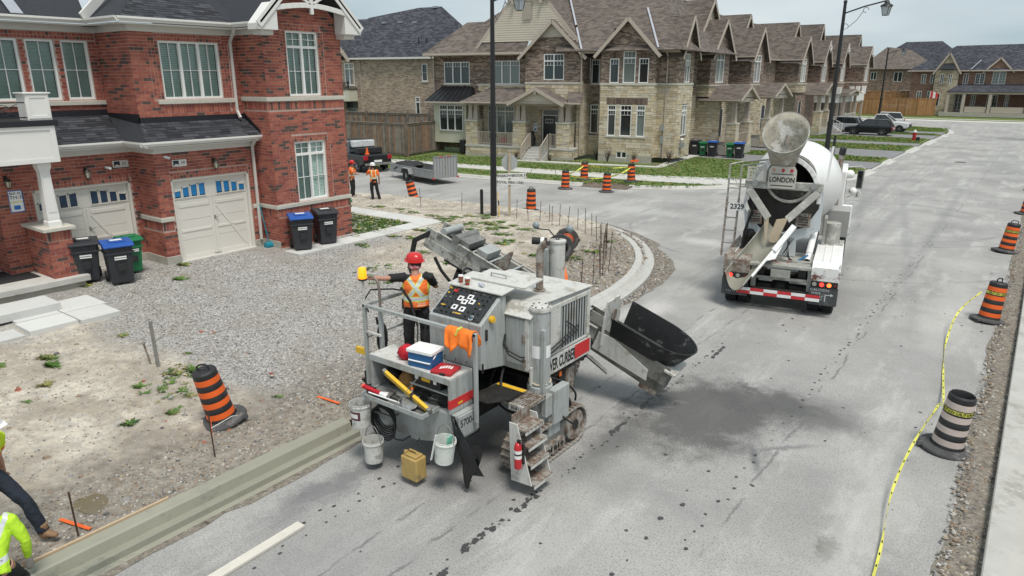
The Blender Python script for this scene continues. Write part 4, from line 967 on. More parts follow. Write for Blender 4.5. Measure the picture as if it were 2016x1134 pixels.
def gable(root,F,s0,s1,ze,zp,mat,o=0.0,over=.45,depth=6.0,rmat=BW,sides=(.0,.0),clip_z=None,barge_w=.22,siding=False,vent=None,back=None):
 """gable wall + two roof slopes + barge boards. F outward face; eaves at s0,s1"""
 sm=(s0+s1)/2;w=(s1-s0)/2;k=(zp-ze)/w;g=MB()
 zb=ze if clip_z is None else clip_z
 hw=(zp-zb)/k
 pts=[(sm-hw,zb),(sm+hw,zb),(sm,zp)];g.poly([F.P(a,z,o)for a,z in pts],mat,uv=pts);g.build('gable_wall',root,fix=False)
 if siding:
  z=zb
  st=.16
  while z<zp-.1:
   h2=(zp-z)/k;h3=(zp-z-st)/k
   b=MB();b.add([F.P(sm-h2,z,o+.03),F.P(sm+h2,z,o+.03),F.P(sm+max(h3,0),z+st,o+.005),F.P(sm-max(h3,0),z+st,o+.005),F.P(sm-h2,z,o),F.P(sm+h2,z,o)],[(0,1,2,3),(4,5,1,0)],M_side);b.build('siding_board',root,fix=False);z+=st
 r=MB();e0=ze-k*over;A=lambda s_,z_,oo:F.P(s_,z_,oo)
 roof_poly(r,[A(s0-over,e0,o+over),A(s0-over,e0,o-depth),A(sm,zp+.02,o-depth),A(sm,zp+.02,o+over)],rmat)
 roof_poly(r,[A(s1+over,e0,o-depth),A(s1+over,e0,o+over),A(sm,zp+.02,o+over),A(sm,zp+.02,o-depth)],rmat)
 r.build('roof',root)
 for sg,se in((-1,s0),(1,s1)):
  b=MB();b.bar(A(se+sg*over,e0-.10,o+over+.01),A(sm,zp-.10,o+over+.01),.035,barge_w,M_vin);b.build('barge_board',root)
  b=MB();b.add([A(se+sg*over,e0-.07,o+over),A(sm,zp-.07,o+over),A(sm,zp-.07,o),A(se+sg*over,e0-.07,o)],[(0,1,2,3)],M_vin);b.build('soffit',root,fix=False)
corner=thing('corner_townhouse','corner townhouse of brown brick over pale stone, covered porch, black front door','house',(-28,45,.2))
wkw=dict(fr_w=.05)
def W(F,s0,s1,z0,z1,**k):
 k.setdefault('glass',gd if rnd.random()<.7 else gcur);return add_window(corner_cur,F,s0,s1,z0,z1,depth=.04,fr_w=.055,**k)
corner_cur=corner
F18=SF(1.8);F12=SF(1.2);F08=SF(.8);F10=SF(1.0);F25=SF(2.5);F00=SF(0);F17=SF(1.75)
wa=(-2.94,-.61,5.42,7.05);wb=(1.45,3.75,5.42,7.1);wc=(1.0,3.3,1.7,3.82);wd_=(5.6,7.0,1.02,3.6)
wallf(corner,F18,-3.9,4.6,4.3,7.6,[wa,wb],BB);wallf(corner,F18,-3.9,.6,.5,4.3,[(-3.32,-.37,1.0,3.9)],BB)
stone_wall(corner,F18,.6,9.05,.9,3.95,[wc,wd_],1);wallf(corner,F18,.6,9.05,3.95,4.35,[],M_smort)
W(F18,*wa,cols=3,munt=(1,1),topgrid=.3);W(F18,*wb,cols=3,munt=(1,1),topgrid=.3);W(F18,*wc,cols=3,transom=.36,munt=(1,1),tmunt=(3,1),topgrid=.25)
def sills(F,s0,s1,z,t=.1,o=.06,mat=None,name='window_sill'):
 g=MB();F.box(g,s0,s1,z-t,z,-.02,o,mat or M_sill);g.build(name,corner_cur)
def soldier(F,s0,s1,z0,z1):
 g=MB();w=.1;x=s0;bm_=[pmat('soldier_brick_a',(0.17,0.12,0.095),.9,var=.2,scale=5),pmat('soldier_brick_b',(0.10,0.07,0.057),.9,var=.2,scale=5)]
 while x<s1-.03:F.box(g,x,min(x+w-.015,s1),z0,z1,-.01,.018,rnd.choice(bm_));x+=w
 g.build('brick_lintel',corner_cur,fix=False,kind='stuff')
for(a,b,u,v)in(wa,wb):sills(F18,a-.12,b+.12,u);soldier(F18,a-.05,b+.05,v+.02,v+.32)
bo=MB();F08.box(bo,-3.32,-.37,.98,3.95,-1.0,0,M_crm)
bop=bo.build('bay_window_box',corner);
g=MB();F08.box(g,-2.86,-.54,1.82,1.9,0,.04,M_trimw);F08.box(g,-3.36,-.33,3.88,3.98,0,.08,M_trimw);F08.box(g,-3.34,-3.22,1.0,3.9,0,.02,M_crm);g.build('trim_board',bop)
bw_=Face(F08.P(0,0,.10)[:2],F08.P(10,0,.10)[:2]);W(bw_,-2.78,-.62,1.9,3.84,cols=3,transom=.32,munt=(1,1),tmunt=(3,1),topgrid=.28)
g=MB();mr_=pmat('black_standing_seam',(0.03,0.032,0.036),.32,.5,var=.1)
e0,e1,t0,t1=SP(-3.75,.2,4.12),SP(.15,.2,4.12),SP(-.35,1.78,5.22),SP(-3.1,1.78,5.22)
g.poly([e0,e1,t1 if False else t0,t1],mr_);g.poly([SP(-3.75,1.78,4.2),e0,t1],mr_);g.poly([e1,SP(.15,1.78,4.2),t0],mr_)
for k in range(9):a=e0.lerp(e1,k/8);b=t1.lerp(t0,k/8);g.bar(a+Vector((0,0,.02)),b+Vector((0,0,.02)),.03,.05,mr_)
g.build('metal_roof',corner,fix=False)
g=MB();g.bar(SP(-3.78,.17,4.05),SP(.2,.17,4.05),.1,.1,M_vin);g.build('gutter',corner)
porch=MB();F00.box(porch,.0,5.2,.86,1.0,-1.8,.05,M_conc);F00.box(porch,7.1,8.95,.86,1.0,-1.8,.05,M_conc);F00.box(porch,5.2,7.1,.86,1.0,-1.8,-.2,M_conc);porch.build('porch_floor',corner)
stone_wall(corner,F00,.02,5.2,.32,.86,[],2);stone_wall(corner,F00,7.1,8.9,.32,.86,[],3)
Fpr=Face(tuple(SP(8.9,0,0))[:2],tuple(SP(8.9,1.8,0))[:2]);stone_wall(corner,Fpr,0,1.8,.32,.86,[],4)
g=MB();F00.box(g,0,5.2,.0,.32,-.3,.03,M_found);F00.box(g,7.1,8.93,.0,.32,-.3,.03,M_found);g.build('foundation',corner)
for i,(a,b)in enumerate(((.05,1.05),(4.12,5.12),(7.62,8.66))):
 stone_wall(corner,F00,a,b,1.0,2.72,[],5+i);Fl=Face(tuple(SP(b,0,0))[:2],tuple(SP(b,.8,0))[:2]);stone_wall(corner,Fl,0,.8,1.0,2.72,[],8+i)
 g=MB();F00.box(g,a-.06,b+.06,2.72,2.82,-.9,.06,M_sill);g.build('pier_cap',corner)
 for c in(a+.27,b-.27):
  q=MB();n4=Matrix.Rotation(math.pi/4+aa,4,'Z');cc=SP(c,.42,0);q.lathe([(.30,2.82),(.30,2.92),(.27,2.95),(.20,3.75),(.24,3.8),(.24,3.92)],M_vin,cc,4,rot=n4);q.build('column',corner)
g=MB();F00.box(g,.0,8.75,3.92,4.12,-.62,-.18,M_vin);g.build('porch_beam',corner);g=MB();F00.box(g,.0,8.75,3.90,3.95,-1.8,-.62,M_vin);g.build('porch_ceiling',corner)
def railing(root,A,B,h,n,mat=M_vin,z0=.12):
 A=Vector(A);B=Vector(B);g=MB();g.bar(A+Vector((0,0,h)),B+Vector((0,0,h)),.06,.05,mat);g.bar(A+Vector((0,0,z0)),B+Vector((0,0,z0)),.04,.04,mat)
 for k in range(n+1):p=A.lerp(B,k/n);w=.09 if k in(0,n)else .035;g.bar(p+Vector((0,0,0 if k in(0,n)else z0)),p+Vector((0,0,h+(.08 if k in(0,n)else 0))),w,w,mat)
 return g.build('railing',root)
railing(corner,SP(1.1,.05,1.0),SP(4.08,.05,1.0),.95,20);railing(corner,SP(5.16,.1,1.0),SP(5.5,.1,1.0),.95,4);railing(corner,SP(7.1,.1,1.0),SP(7.6,.1,1.0),.95,4)
st=MB()
for k in range(5):st.v and None;F00.box(st,5.35,7.0,.12,.86-k*.17+.0,.0+k*.28-.2,.28+k*.28-.2,M_conc)
st.build('front_steps',corner)
railing(corner,SP(5.42,0,.98),SP(5.42,-1.25,.22),.9,8);railing(corner,SP(6.95,0,.98),SP(6.95,-1.25,.22),.9,8)
g=MB();F18.box(g,5.62,6.98,1.02,3.6,-.12,-.05,M_trimw);dd=g.build('door_frame',corner);bd=pmat('black_painted_door',(0.015,0.018,0.022),.35)
g=MB();F18.box(g,5.74,6.74,1.05,3.15,-.06,-.02,bd);F18.box(g,6.78,6.92,1.05,3.15,-.06,-.03,gd);F18.box(g,5.74,6.92,3.22,3.55,-.06,-.03,gd);g.build('front_door',corner)
g=MB()
for(a,b,c,d)in((5.9,6.55,2.9,2.93),(5.9,6.55,2.62,2.65),(5.9,5.93,2.65,2.9),(6.52,6.55,2.65,2.9),(6.1,6.12,2.65,2.9),(6.33,6.35,2.65,2.9)):F18.box(g,a,b,c,d,-.02,-.012,M_trimw)
g.build('door_light',corner);g=MB();F18.box(g,4.95,5.3,2.0,2.6,.035,.05,pmat('sign_white',(.8,.8,.8)));F18.box(g,4.98,5.27,2.42,2.47,.05,.055,pmat('sign_blue',(.02,.16,.5)));F18.box(g,5.06,5.19,2.08,2.22,.05,.055,MATS['sign_blue']);g.build('builder_sign',corner)
r=MB();roof_poly(r,[SP(-.1,-.45,4.18),SP(4.6,-.45,4.18),SP(5.2,1.8,5.2),SP(1.3,1.8,5.2)],BW);roof_poly(r,[SP(-.1,1.8,4.3),SP(-.1,-.45,4.18),SP(1.3,1.8,5.2)],BW);roof_poly(r,[SP(8.6,-.3,4.2),SP(9.6,-.3,4.2),SP(9.2,1.2,4.95),SP(8.0,1.2,4.95)],BW);r.build('porch_roof',corner)
g=MB();g.bar(SP(-.1,-.5,4.12),SP(4.3,-.5,4.12),.12,.11,M_vin);g.build('gutter',corner);g=MB();g.bar(SP(8.5,-.36,4.14),SP(9.6,-.36,4.14),.12,.11,M_vin);g.build('gutter',corner)
Fg=SF(-.2);gable(corner,Fg,4.3,8.15,4.25,5.2,M_side,o=.2,over=.32,depth=2.2,siding=True)
g=MB();Fg.box(g,4.0,8.45,4.08,4.24,.0,.25,M_vin);g.build('porch_beam',corner);g=MB();Fg.box(g,6.12,6.32,4.75,5.1,.2,.5,M_vin);g.build('gable_bracket',corner)
wg=(6.02,7.61,5.72,7.5)
wallf(corner,F12,4.5,9.04,5.5,8.7,[wg],BB)if False else None
def clipwall(root,F,s0,s1,z0,ze,zp,ops,mat):
 wallf(root,F,s0,s1,z0,ze,ops,mat);
clipwall(corner,F12,4.5,9.04,5.55,7.75,9.9,[wg],BB);W(F12,*wg,cols=2,transom=.42,munt=(1,1),tmunt=(3,1),topgrid=.26);soldier(F12,wg[0]-.1,wg[1]+.1,7.52,7.74)
gable(corner,F12,4.5,9.04,7.62,9.78,BB,over=.4,depth=5)
Fgs=SF(1.14);g=MB()
sm=6.77;k_=(9.78-7.62)/2.27;z=8.72
g=MB();Fgs.box(g,sm-1.3,sm+1.3,8.62,8.74,0,.05,M_vin);g.build('gable_trim',corner)
while z<9.6:
 h2=(9.78-z)/k_;h3=max((9.78-z-.16)/k_,0);b=MB();b.add([Fgs.P(sm-h2,z,.03),Fgs.P(sm+h2,z,.03),Fgs.P(sm+h3,z+.16,.005),Fgs.P(sm-h3,z+.16,.005)],[(0,1,2,3)],M_side);b.build('siding_board',corner,fix=False);z+=.16
stone_wall(corner,SF(1.1),4.6,9.1,4.35,5.45,[],20);sills(SF(1.1),4.55,9.14,5.57,.12);stone_wall(corner,SF(1.75),.2,4.5,4.9,5.3,[],21);sills(F18,.1,4.5,5.42,.13,.12)
Fps=Face(tuple(SP(9.1,1.1,0))[:2],tuple(SP(9.1,2.5,0))[:2]);stone_wall(corner,Fps,0,1.4,.4,5.45,[],22);wallf(corner,Fps,0,1.4,5.45,7.6,[],BB)
stone_wall(corner,SF(1.1),8.7,9.1,.4,4.35,[],23)
ra=(9.22,9.85,5.45,7.12);rb=(9.22,9.85,1.95,4.0);wallf(corner,F25,9.1,10.6,1.75,7.6,[ra,rb],BB);stone_wall(corner,F25,9.1,10.6,.4,1.7,[],24);sills(F25,9.1,10.4,1.8);sills(F25,9.14,9.95,5.45)
W(F25,*ra,cols=1,munt=(1,1),topgrid=.3);W(F25,*rb,cols=1,transom=.3,munt=(1,1),tmunt=(3,1),topgrid=.26);soldier(F25,9.18,9.92,7.14,7.44)
ups=[(11.14,11.8,5.52,7.12),(12.1,12.98,5.52,7.6),(13.22,13.9,5.52,7.12)];los=[(11.1,11.7,1.95,4.05),(12.02,12.85,1.95,4.05),(13.2,13.82,1.95,4.05)];bs=(11.85,12.62,.42,.88)
wallf(corner,F10,10.5,14.38,5.5,7.72,ups,BB);stone_wall(corner,F10,10.5,14.38,.62,5.38,los+[(11.0,13.95,4.08,4.52),bs],30);wallf(corner,F10,10.5,14.38,.1,.62,[bs],M_found,o1=.02);soldier(F10,11.0,13.95,4.1,4.5);sills(F10,10.45,14.42,5.52,.14,.06,name='band_course');sills(F10,10.95,13.95,1.95,.1,.07)
for i,u in enumerate(ups):W(F10,*u,cols=1,transom=(.4 if i==1 else 0),munt=(1,1),tmunt=(3,1),topgrid=.3);soldier(F10,u[0]-.08,u[1]+.08,u[3]+.02,u[3]+.32)
for u in los:W(F10,*u,cols=1,transom=.3,munt=(1,1),tmunt=(3,1),topgrid=.28)
W(F10,*bs,cols=2,munt=(1,1));gable(corner,F10,10.5,14.38,7.72,9.75,BB,over=.4,depth=6)
Fcl=Face(tuple(SP(10.5,2.5,0))[:2],tuple(SP(10.5,1.0,0))[:2]);wallf(corner,Fcl,0,1.5,.4,7.7,[],BB)
Fbr=Face(tuple(SP(14.38,1.0,0))[:2],tuple(SP(14.38,1.75,0))[:2]);stone_wall(corner,Fbr,0,.75,.5,5.38,[],33);wallf(corner,Fbr,0,.75,5.38,7.7,[],BB);sills(Fbr,0,.75,5.52,.14,.06,name='band_course')
wallf(corner,F17,14.38,15.75,5.5,7.6,[],BB);stone_wall(corner,F17,14.38,15.75,.5,5.38,[],31);sills(F17,14.38,15.8,5.52,.14,.06,name='band_course')
c0=SP(15.75,1.75,0);c1=Vector((c0.x-.25,49.2,0));FE=Face((c0.x,c0.y),(c1.x,c1.y));Le=FE.L
xa=(1.25,2.25,5.55,7.45);xb=(1.1,2.2,1.95,4.05)
wallf(corner,FE,0,Le,5.5,7.72,[xa],BB);stone_wall(corner,FE,0,Le,.5,5.38,[xb],32);sills(FE,0,Le,5.52,.14,.06,name='band_course')
W(FE,*xa,cols=2,transom=.4,munt=(1,1),tmunt=(2,1),topgrid=.3);W(FE,*xb,cols=2,transom=.36,munt=(1,1),tmunt=(2,1),topgrid=.28)
gable(corner,FE,0.1,Le-.05,7.72,9.9,BB,over=.38,depth=5)
wallf(corner,Face((c1.x,c1.y),(c1.x-3,c1.y+.3)),0,3,.4,7.7,[],BB)
big=SF(1.45);gable(corner,big,-.1,9.2,7.7,12.9,M_side,over=.0,depth=5.2,clip_z=8.42,siding=True)
r=MB();roof_poly(r,[SP(.3,.95,7.68),SP(4.6,.95,7.68),SP(4.6,1.5,8.42),SP(.9,1.5,8.42)],BW);r.build('roof',corner)
g=MB();bF=SF(1.38);bF.box(g,4.25,4.9,9.9,11.1,0,.05,pmat('gable_vent',(.36,.32,.27),.7));g.build('gable_vent',corner)
g=MB();bF.box(g,3.0,6.3,11.22,11.34,0,.1,M_vin);g.build('gable_trim',corner)
for c in(3.5,5.7):g=MB();bF.box(g,c-.08,c+.08,10.95,11.2,0,.3,M_vin);g.build('gable_bracket',corner)
r=MB();roof_poly(r,[SP(-4.35,.95,7.64),SP(.8,.95,7.64),SP(2.2,4.2,10.1),SP(-2.2,4.2,10.1)],BW);roof_poly(r,[SP(-4.35,7,7.64),SP(-4.35,.95,7.64),SP(-2.2,4.2,10.1),SP(-2.2,7,10.1)],BW)
roof_poly(r,[SP(-1.2,3.6,9.6),SP(4,3.6,9.6),SP(6,7,12.6),SP(2.5,7,12.6)],BW);r.build('roof',corner)
r=MB();roof_poly(r,[SP(7.2,.6,7.64),SP(16.2,.6,7.64),SP(12.2,7.2,12.9),SP(5.0,7.2,12.9)],BW)
roof_poly(r,[SP(16.25,.62,7.62),Vector((-20.6,58,7.62)),Vector((-26.5,58,12.9)),SP(12.2,7.2,12.9)],BW);r.build('roof',corner)
g=MB();g.bar(SP(9.1,.75,7.78),SP(6.0,5.6,11.9),.13,.02,pmat('galvanised_valley',(.45,.46,.5)));g.build('valley_flashing',corner);g=MB();g.bar(SP(14.55,.75,7.8),SP(12.6,4.2,10.6),.13,.02,MATS['galvanised_valley']);g.build('valley_flashing',corner)
for(a,b,F_)in((-4.3,.1,SF(.95)),(.1,4.2,SF(.95)),(9.1,10.3,SF(.85)),(14.5,15.9,SF(1.25))):
 g=MB();F_.box(g,a,b,7.52,7.68,0,.12,M_vin);g.build('gutter',corner);g=MB();F_.box(g,a,b,7.48,7.52,-1.2,.0,M_vin);g.build('soffit',corner)
for(s_,o_,z0_)in((-3.85,1.7,.5),(9.05,1.0,.5),(9.95,2.4,.4),(15.0,1.68,.5)):
 downpipe(corner,[SP(s_,o_-.45,7.5),SP(s_,o_-.02,7.2),SP(s_,o_-.02,z0_)],M_vin,.09)
for(s_,o_,zz)in((7.9,2.6,9.25),(11.0,2.2,8.9),(11.45,2.2,8.9)):g=MB();g.cyl(SP(s_,o_,zz-.1),SP(s_,o_,zz+.25),.07,M_black);g.build('roof_vent',corner)
g=MB();F17.box(g,14.75,15.0,2.35,2.75,.03,.2,pmat('meter_grey',(.3,.32,.32),.5,.3));F17.box(g,14.78,14.98,1.5,2.0,.03,.14,MATS['meter_grey']);F17.box(g,14.86,14.9,.5,2.35,.03,.07,MATS['meter_grey']);g.build('electric_meter',corner)
g=MB();FE.box(g,.9,1.4,1.15,1.5,.03,.25,MATS['meter_grey']);g.sphere(FE.P(1.15,1.7,.15),.13,M_trimw,8);g.build('gas_meter',corner)
#row of joined houses going up the street
def row_house(i,yb,yt,xm,bay,porch,brick,white=False,lab='',upper=None):
 """yb..yt party walls, xm main wall, bay=(y0,y1,x,peak), porch=(y0,y1,x,eave,peak)"""
 global corner_cur
 t=thing('row_townhouse',lab,'house',(xm,yb,.3),group='row of joined townhouses');corner_cur=t
 Fm=Face((xm,yb),(xm,yt));wl=[(yt-yb-2.2,yt-yb-.6,5.4,7.1)]
 wallf(t,Fm,0,yt-yb,4.6,7.6,wl,brick);wallf(t,Fm,0,yt-yb,.3,4.6,[(1.4,2.4,1.0,3.3)],brick if white else BS);add_window(t,Fm,*wl[0],cols=2,munt=(1,1),glass=gd,depth=.04)
 g=MB();Fm.box(g,1.4,2.4,1.0,3.3,-.1,-.04,pmat('slate_door',(.03,.04,.055),.4));Fm.box(g,1.32,1.4,1.0,3.36,-.1,.03,M_trimw);Fm.box(g,2.4,2.48,1.0,3.36,-.1,.03,M_trimw);g.build('front_door',t)
 y0,y1,x,pk=bay;Fb=Face((x,y0),(x,y1));wb_=((y1-y0)/2-.8,(y1-y0)/2+.8,5.5,7.7)
 wallf(t,Fb,0,y1-y0,5.3,7.72,[wb_],brick);wallf(t,Fb,0,y1-y0,4.5,5.3,[],brick if white else BS);add_window(t,Fb,*wb_,cols=2,transom=.45,munt=(2,1),tmunt=(2,1),glass=gd if i%2 else gcur,depth=.04,fr_w=.07)
 Fs_=Face((xm,y0),(x,y0));wallf(t,Fs_,0,x-xm,5.3,7.6,[],brick);wallf(t,Fs_,0,x-xm,4.5,5.3,[],brick if white else BS);wallf(t,Face((x,y1),(xm,y1)),0,x-xm,4.5,7.6,[],brick)
 sills(Fb,-.05,y1-y0+.05,5.36,.1);sills(Fs_,0,x-xm,5.36,.1,.045)
 g=MB();Fs_.box(g,0,x-xm+.3,7.5,7.62,0,.4,M_vin);g.build('gutter',t)
 gable(t,Fb,-.05,y1-y0+.05,7.72,pk,brick,over=.38,depth=6)
 if white:
  g=MB();o=.42;c=(y1-y0)/2
  for dz,hw in((pk-.62,.5),):g.bar(Fb.P(c-hw,dz,o),Fb.P(c+hw,dz,o),.06,.08,M_trimw)
  g.bar(Fb.P(c,pk-1.3,o),Fb.P(c,pk-.1,o),.07,.07,M_trimw);g.bar(Fb.P(c-.55,pk-.75,o),Fb.P(c,pk-1.15,o),.06,.06,M_trimw);g.bar(Fb.P(c+.55,pk-.75,o),Fb.P(c,pk-1.15,o),.06,.06,M_trimw);g.build('gable_brace',t)
 ym=(y0+y1)/2;r=MB();roof_poly(r,[(xm+.45,yb,7.55),(xm+.45,yt,7.55),(xm-5,yt,11.6),(xm-5,yb,11.6)],BW);r.build('roof',t)
 if upper:Fu=Face((xm-.1,upper[0]),(xm-.1,upper[1]));gable(t,Fu,0,upper[1]-upper[0],7.9,upper[2],M_side,over=.35,depth=6,clip_z=8.2,siding=False)
 g=MB();g.bb(xm-.1,xm+.5,yb,yt,7.5,7.6,M_vin);g.build('gutter',t)
 if porch:
  p0,p1,px,ez,pz=porch;pf=Face((px,p0+.3),(px,p1-.3));L_=p1-p0
  gable(t,pf,0,L_-.6,ez,pz,M_side,over=.3,depth=px-xm-.1,barge_w=.18)
  g=MB();pf.box(g,.1,L_-.7,ez-.35,ez-.05,-.35,0,M_vin);g.build('porch_beam',t);g=MB();g.bb(xm,px-.1,p0+.35,p0+.55,ez-.35,ez-.05,M_vin);g.build('porch_beam',t)
  g=MB();g.bar((px+.2,p0-.05,ez-.2),(xm+.3,p0-.05,ez-.2),.1,.1,M_vin);g.build('gutter',t)
  for yy in(p0+.65,p1-.65):
   if white:
    q=MB();q.bb(px-.5,px-.2,yy-.15,yy+.15,.9,ez-.3,M_vin);q.build('column',t);continue
   Fq=Face((px-.75,yy-.35),(px-.05,yy-.35));Fr=Face((px-.05,yy-.35),(px-.05,yy+.35));pb_=MB();pb_.bb(px-.75,px-.06,yy-.34,yy+.34,.5,2.5,M_smort);pb_.build('pier',t)
   if i<3:stone_wall(t,Fq,0,.7,.5,2.5,[],i*3);stone_wall(t,Fr,0,.7,.5,2.5,[],i*3+1)
   q=MB();q.bb(px-.8,px,yy-.4,yy+.4,2.5,2.6,M_sill);q.bb(px-.78,px-.02,yy-.38,yy+.38,.2,.5,M_found);q.build('pier_cap',t)
   q=MB();q.lathe([(.30,2.6),(.30,2.72),(.27,2.75),(.2,ez-.35)],M_vin,(px-.4,yy,0),4,rot=Matrix.Rotation(math.pi/4,4,'Z'));q.build('column',t)
  q=MB();q.bb(xm,px,p0+.3,p1-.2,.2,.85,M_found);q.build('porch_floor',t)
  if i==0:
   Fsw=Face((-22.2,p0+.4),(-20.1,p0+.4));stone_wall(t,Fsw,0,2.1,.4,ez-.35,[],50)
  railing(t,(px-.1,p0+1.1,.85),(px-.1,p1-1.1,.85),.95,8,M_trimw if white else M_vin)
 return t
row_house(0,49.3,58.2,-22.0,(53.1,57.0,-21.0,10.1),(53.0,57.2,-18.7,4.45,5.3),BB,lab='first row townhouse past the corner house, stone porch with wheelie bins standing in front',upper=(52.0,58.0,11.6))
row_house(1,58.2,69.5,-22.6,(61.0,64.2,-20.6,9.9),(61.4,66.3,-18.8,4.55,5.45),BB,lab='second row townhouse from the corner house, dark brick, its porch just above the truck hopper',upper=(62.6,67.4,11.2))
row_house(2,69.5,82.5,-22.6,(74.3,77.6,-20.4,9.75),(77.9,82.3,-18.8,4.5,5.35),BB,lab='third row townhouse from the corner house, dark brick with tall narrow white windows',upper=(77.2,82.4,11.4))
row_house(3,82.5,92.5,-22.7,(86.2,89.2,-21.3,9.9),None,BP,True,'fourth row townhouse from the corner house, plain brown brick with a white gable brace',(88.0,92.3,11.8))
row_house(4,92.5,102.0,-22.7,(96.0,99.0,-21.5,10.0),(90.4,97.5,-19.2,4.2,4.6),BP,True,'fifth row townhouse from the corner house, with white balcony posts above arches',None)
row_house(5,102.0,111.5,-22.8,(105.2,108.8,-20.6,9.9),None,BP,True,'end row townhouse farthest up the street, plain brown brick',(108.6,112.8,11.6))
_rh=corner_cur
wallf(_rh,Face((-20.2,100.4),(-20.2,104.4)),0,4,2.9,4.2,[],M_trimw)
for yy in(90.6,97.2,100.6,104.2):g=MB();g.bb(-20.3,-19.9,yy-.3,yy+.3,3.9,4.9,M_trimw);g.build('balcony_post',_rh)
g=MB();g.bb(-22.7,-20.0,90.4,104.4,3.1,4.0,M_trimw);g.build('balcony',_rh)
for yy in(91,94,97,100.5,104):g=MB();g.bb(-20.3,-20.0,yy-.15,yy+.15,.8,3.1,M_vin);g.build('column',_rh)
for(x0,y0,nm)in((-17.9,84.6,''),(-18.4,93.4,'')):
 st=MB()
 for k in range(4):st.bb(x0-1.6+k*.32,x0-1.28+k*.32,y0,y0+1.3,.15,.95-k*.2,M_conc)
 st.build('front_steps',_rh);railing(_rh,(x0-1.6,y0,.95),(x0-.1,y0,.2),.9,5,M_trimw);railing(_rh,(x0-1.6,y0+1.3,.95),(x0-.1,y0+1.3,.2),.9,5,M_trimw)
flush_stones()
#detached house with dark roof behind the fence
dk=thing('detached_house','buff brick house with a large blue-black hipped roof behind the grey fence','house',(-46,46,.3));corner_cur=dk
Fd=Face((-53.2,43.08),(-40.8,45.03));dS_=lambda x:(x+53.2)/.988
wds=[(dS_(-42.75),dS_(-42.2),5.6,7.0),(dS_(-43.5),dS_(-43.05),2.7,4.3)]
wallf(dk,Fd,3.1,Fd.L,.2,7.4,wds,BT);wallf(dk,Fd,0,3.1,.2,7.4,[(dS_(-50.95),dS_(-49.9),5.25,7.1)],BT,o1=.02)
add_window(dk,Fd,*wds[0],cols=1,munt=(1,2),glass=gd,depth=.04);add_window(dk,Fd,*wds[1],cols=1,transom=.35,munt=(1,1),glass=gd,depth=.04);add_window(dk,Fd,dS_(-50.95),dS_(-49.9),5.25,7.1,cols=2,transom=.4,munt=(1,2),glass=gcur,depth=.03)
sills(Fd,dS_(-42.85),dS_(-42.1),5.6);sills(Fd,dS_(-51.05),dS_(-49.8),5.25)
r=MB();A_=lambda s,o,z:Fd.P(s,z,-o)
roof_poly(r,[A_(2.6,-.45,7.5),A_(Fd.L+.6,-.45,7.5),A_(9.2,5.4,11.95),A_(6.8,5.4,11.95)],BK);roof_poly(r,[A_(-1,.5,8.2),A_(3.2,-.45,7.5),A_(6.8,5.4,11.95),A_(1.0,5.4,11.3)],BK)
roof_poly(r,[A_(Fd.L+.6,-.45,7.5),A_(Fd.L+.6,9,7.5),A_(9.2,5.4,11.95)],BK);roof_poly(r,[A_(-6,-.3,7.5),A_(0,-.3,7.5),A_(3,5.4,11.2),A_(-6,5.4,11.2)],BK);r.build('roof',dk)
g=MB();Fd.box(g,3.2,Fd.L+.5,7.4,7.54,.35,.48,M_trim);g.build('gutter',dk);downpipe(dk,[Fd.P(4.1,7.4,.4),Fd.P(4.1,7.1,.05),Fd.P(4.1,.6,.05)],M_vin,.09);downpipe(dk,[Fd.P(Fd.L,7.4,.4),Fd.P(Fd.L-.1,7.1,.05),Fd.P(Fd.L-.1,.6,.05)],M_vin,.09)
gable(dk,Fd,.5,3.0,7.7,9.2,BT,o=.25,over=.3,depth=3,rmat=BK,barge_w=.3);g=MB();c=1.75;o=.62
for p,q in(((c-.8,8.0),(c+.8,8.0)),((c,7.9),(c,9.1)),((c-.1,8.1),(c-.55,8.5)),((c+.1,8.1),(c+.55,8.5))):g.bar(Fd.P(p[0],p[1],o),Fd.P(q[0],q[1],o),.1,.12,M_trimw)
g.build('gable_brace',dk)
g=MB();Fd.box(g,1.5,3.6,3.9,4.9,.02,1.2,M_crm);Fd.box(g,1.5,2.3,4.95,5.6,.6,1.25,M_crm);Fd.box(g,1.45,3.65,4.9,4.96,.02,1.25,M_black);g.build('balcony',dk);g=MB();Fd.box(g,1.6,2.2,.5,3.9,.7,1.1,M_trimw);g.build('column',dk)
railing(dk,Fd.P(2.3,4.95,1.2),Fd.P(3.6,4.95,1.2),.55,10,M_black);g=MB();Fd.box(g,2.4,3.5,.8,3.3,.02,.05,gcur);Fd.box(g,2.3,3.6,3.3,3.9,.02,.05,gd);g.build('patio_door',dk)
for(s,o,z)in((4.2,3.6,10.65),(6.0,3.6,10.62),(7.6,3.55,10.55),(8.7,5.2,11.9)):g=MB();p=A_(s,o,z);g.box(p,(.42,.35,.16),pmat('vent_grey',(.35,.37,.4),.4,.5));g.build('roof_vent',dk)
for s in(9.6,10.4):g=MB();p=A_(s,1.1,8.75);g.cyl(p,p+Vector((0,0,.35)),.06,M_black);g.build('roof_vent',dk)
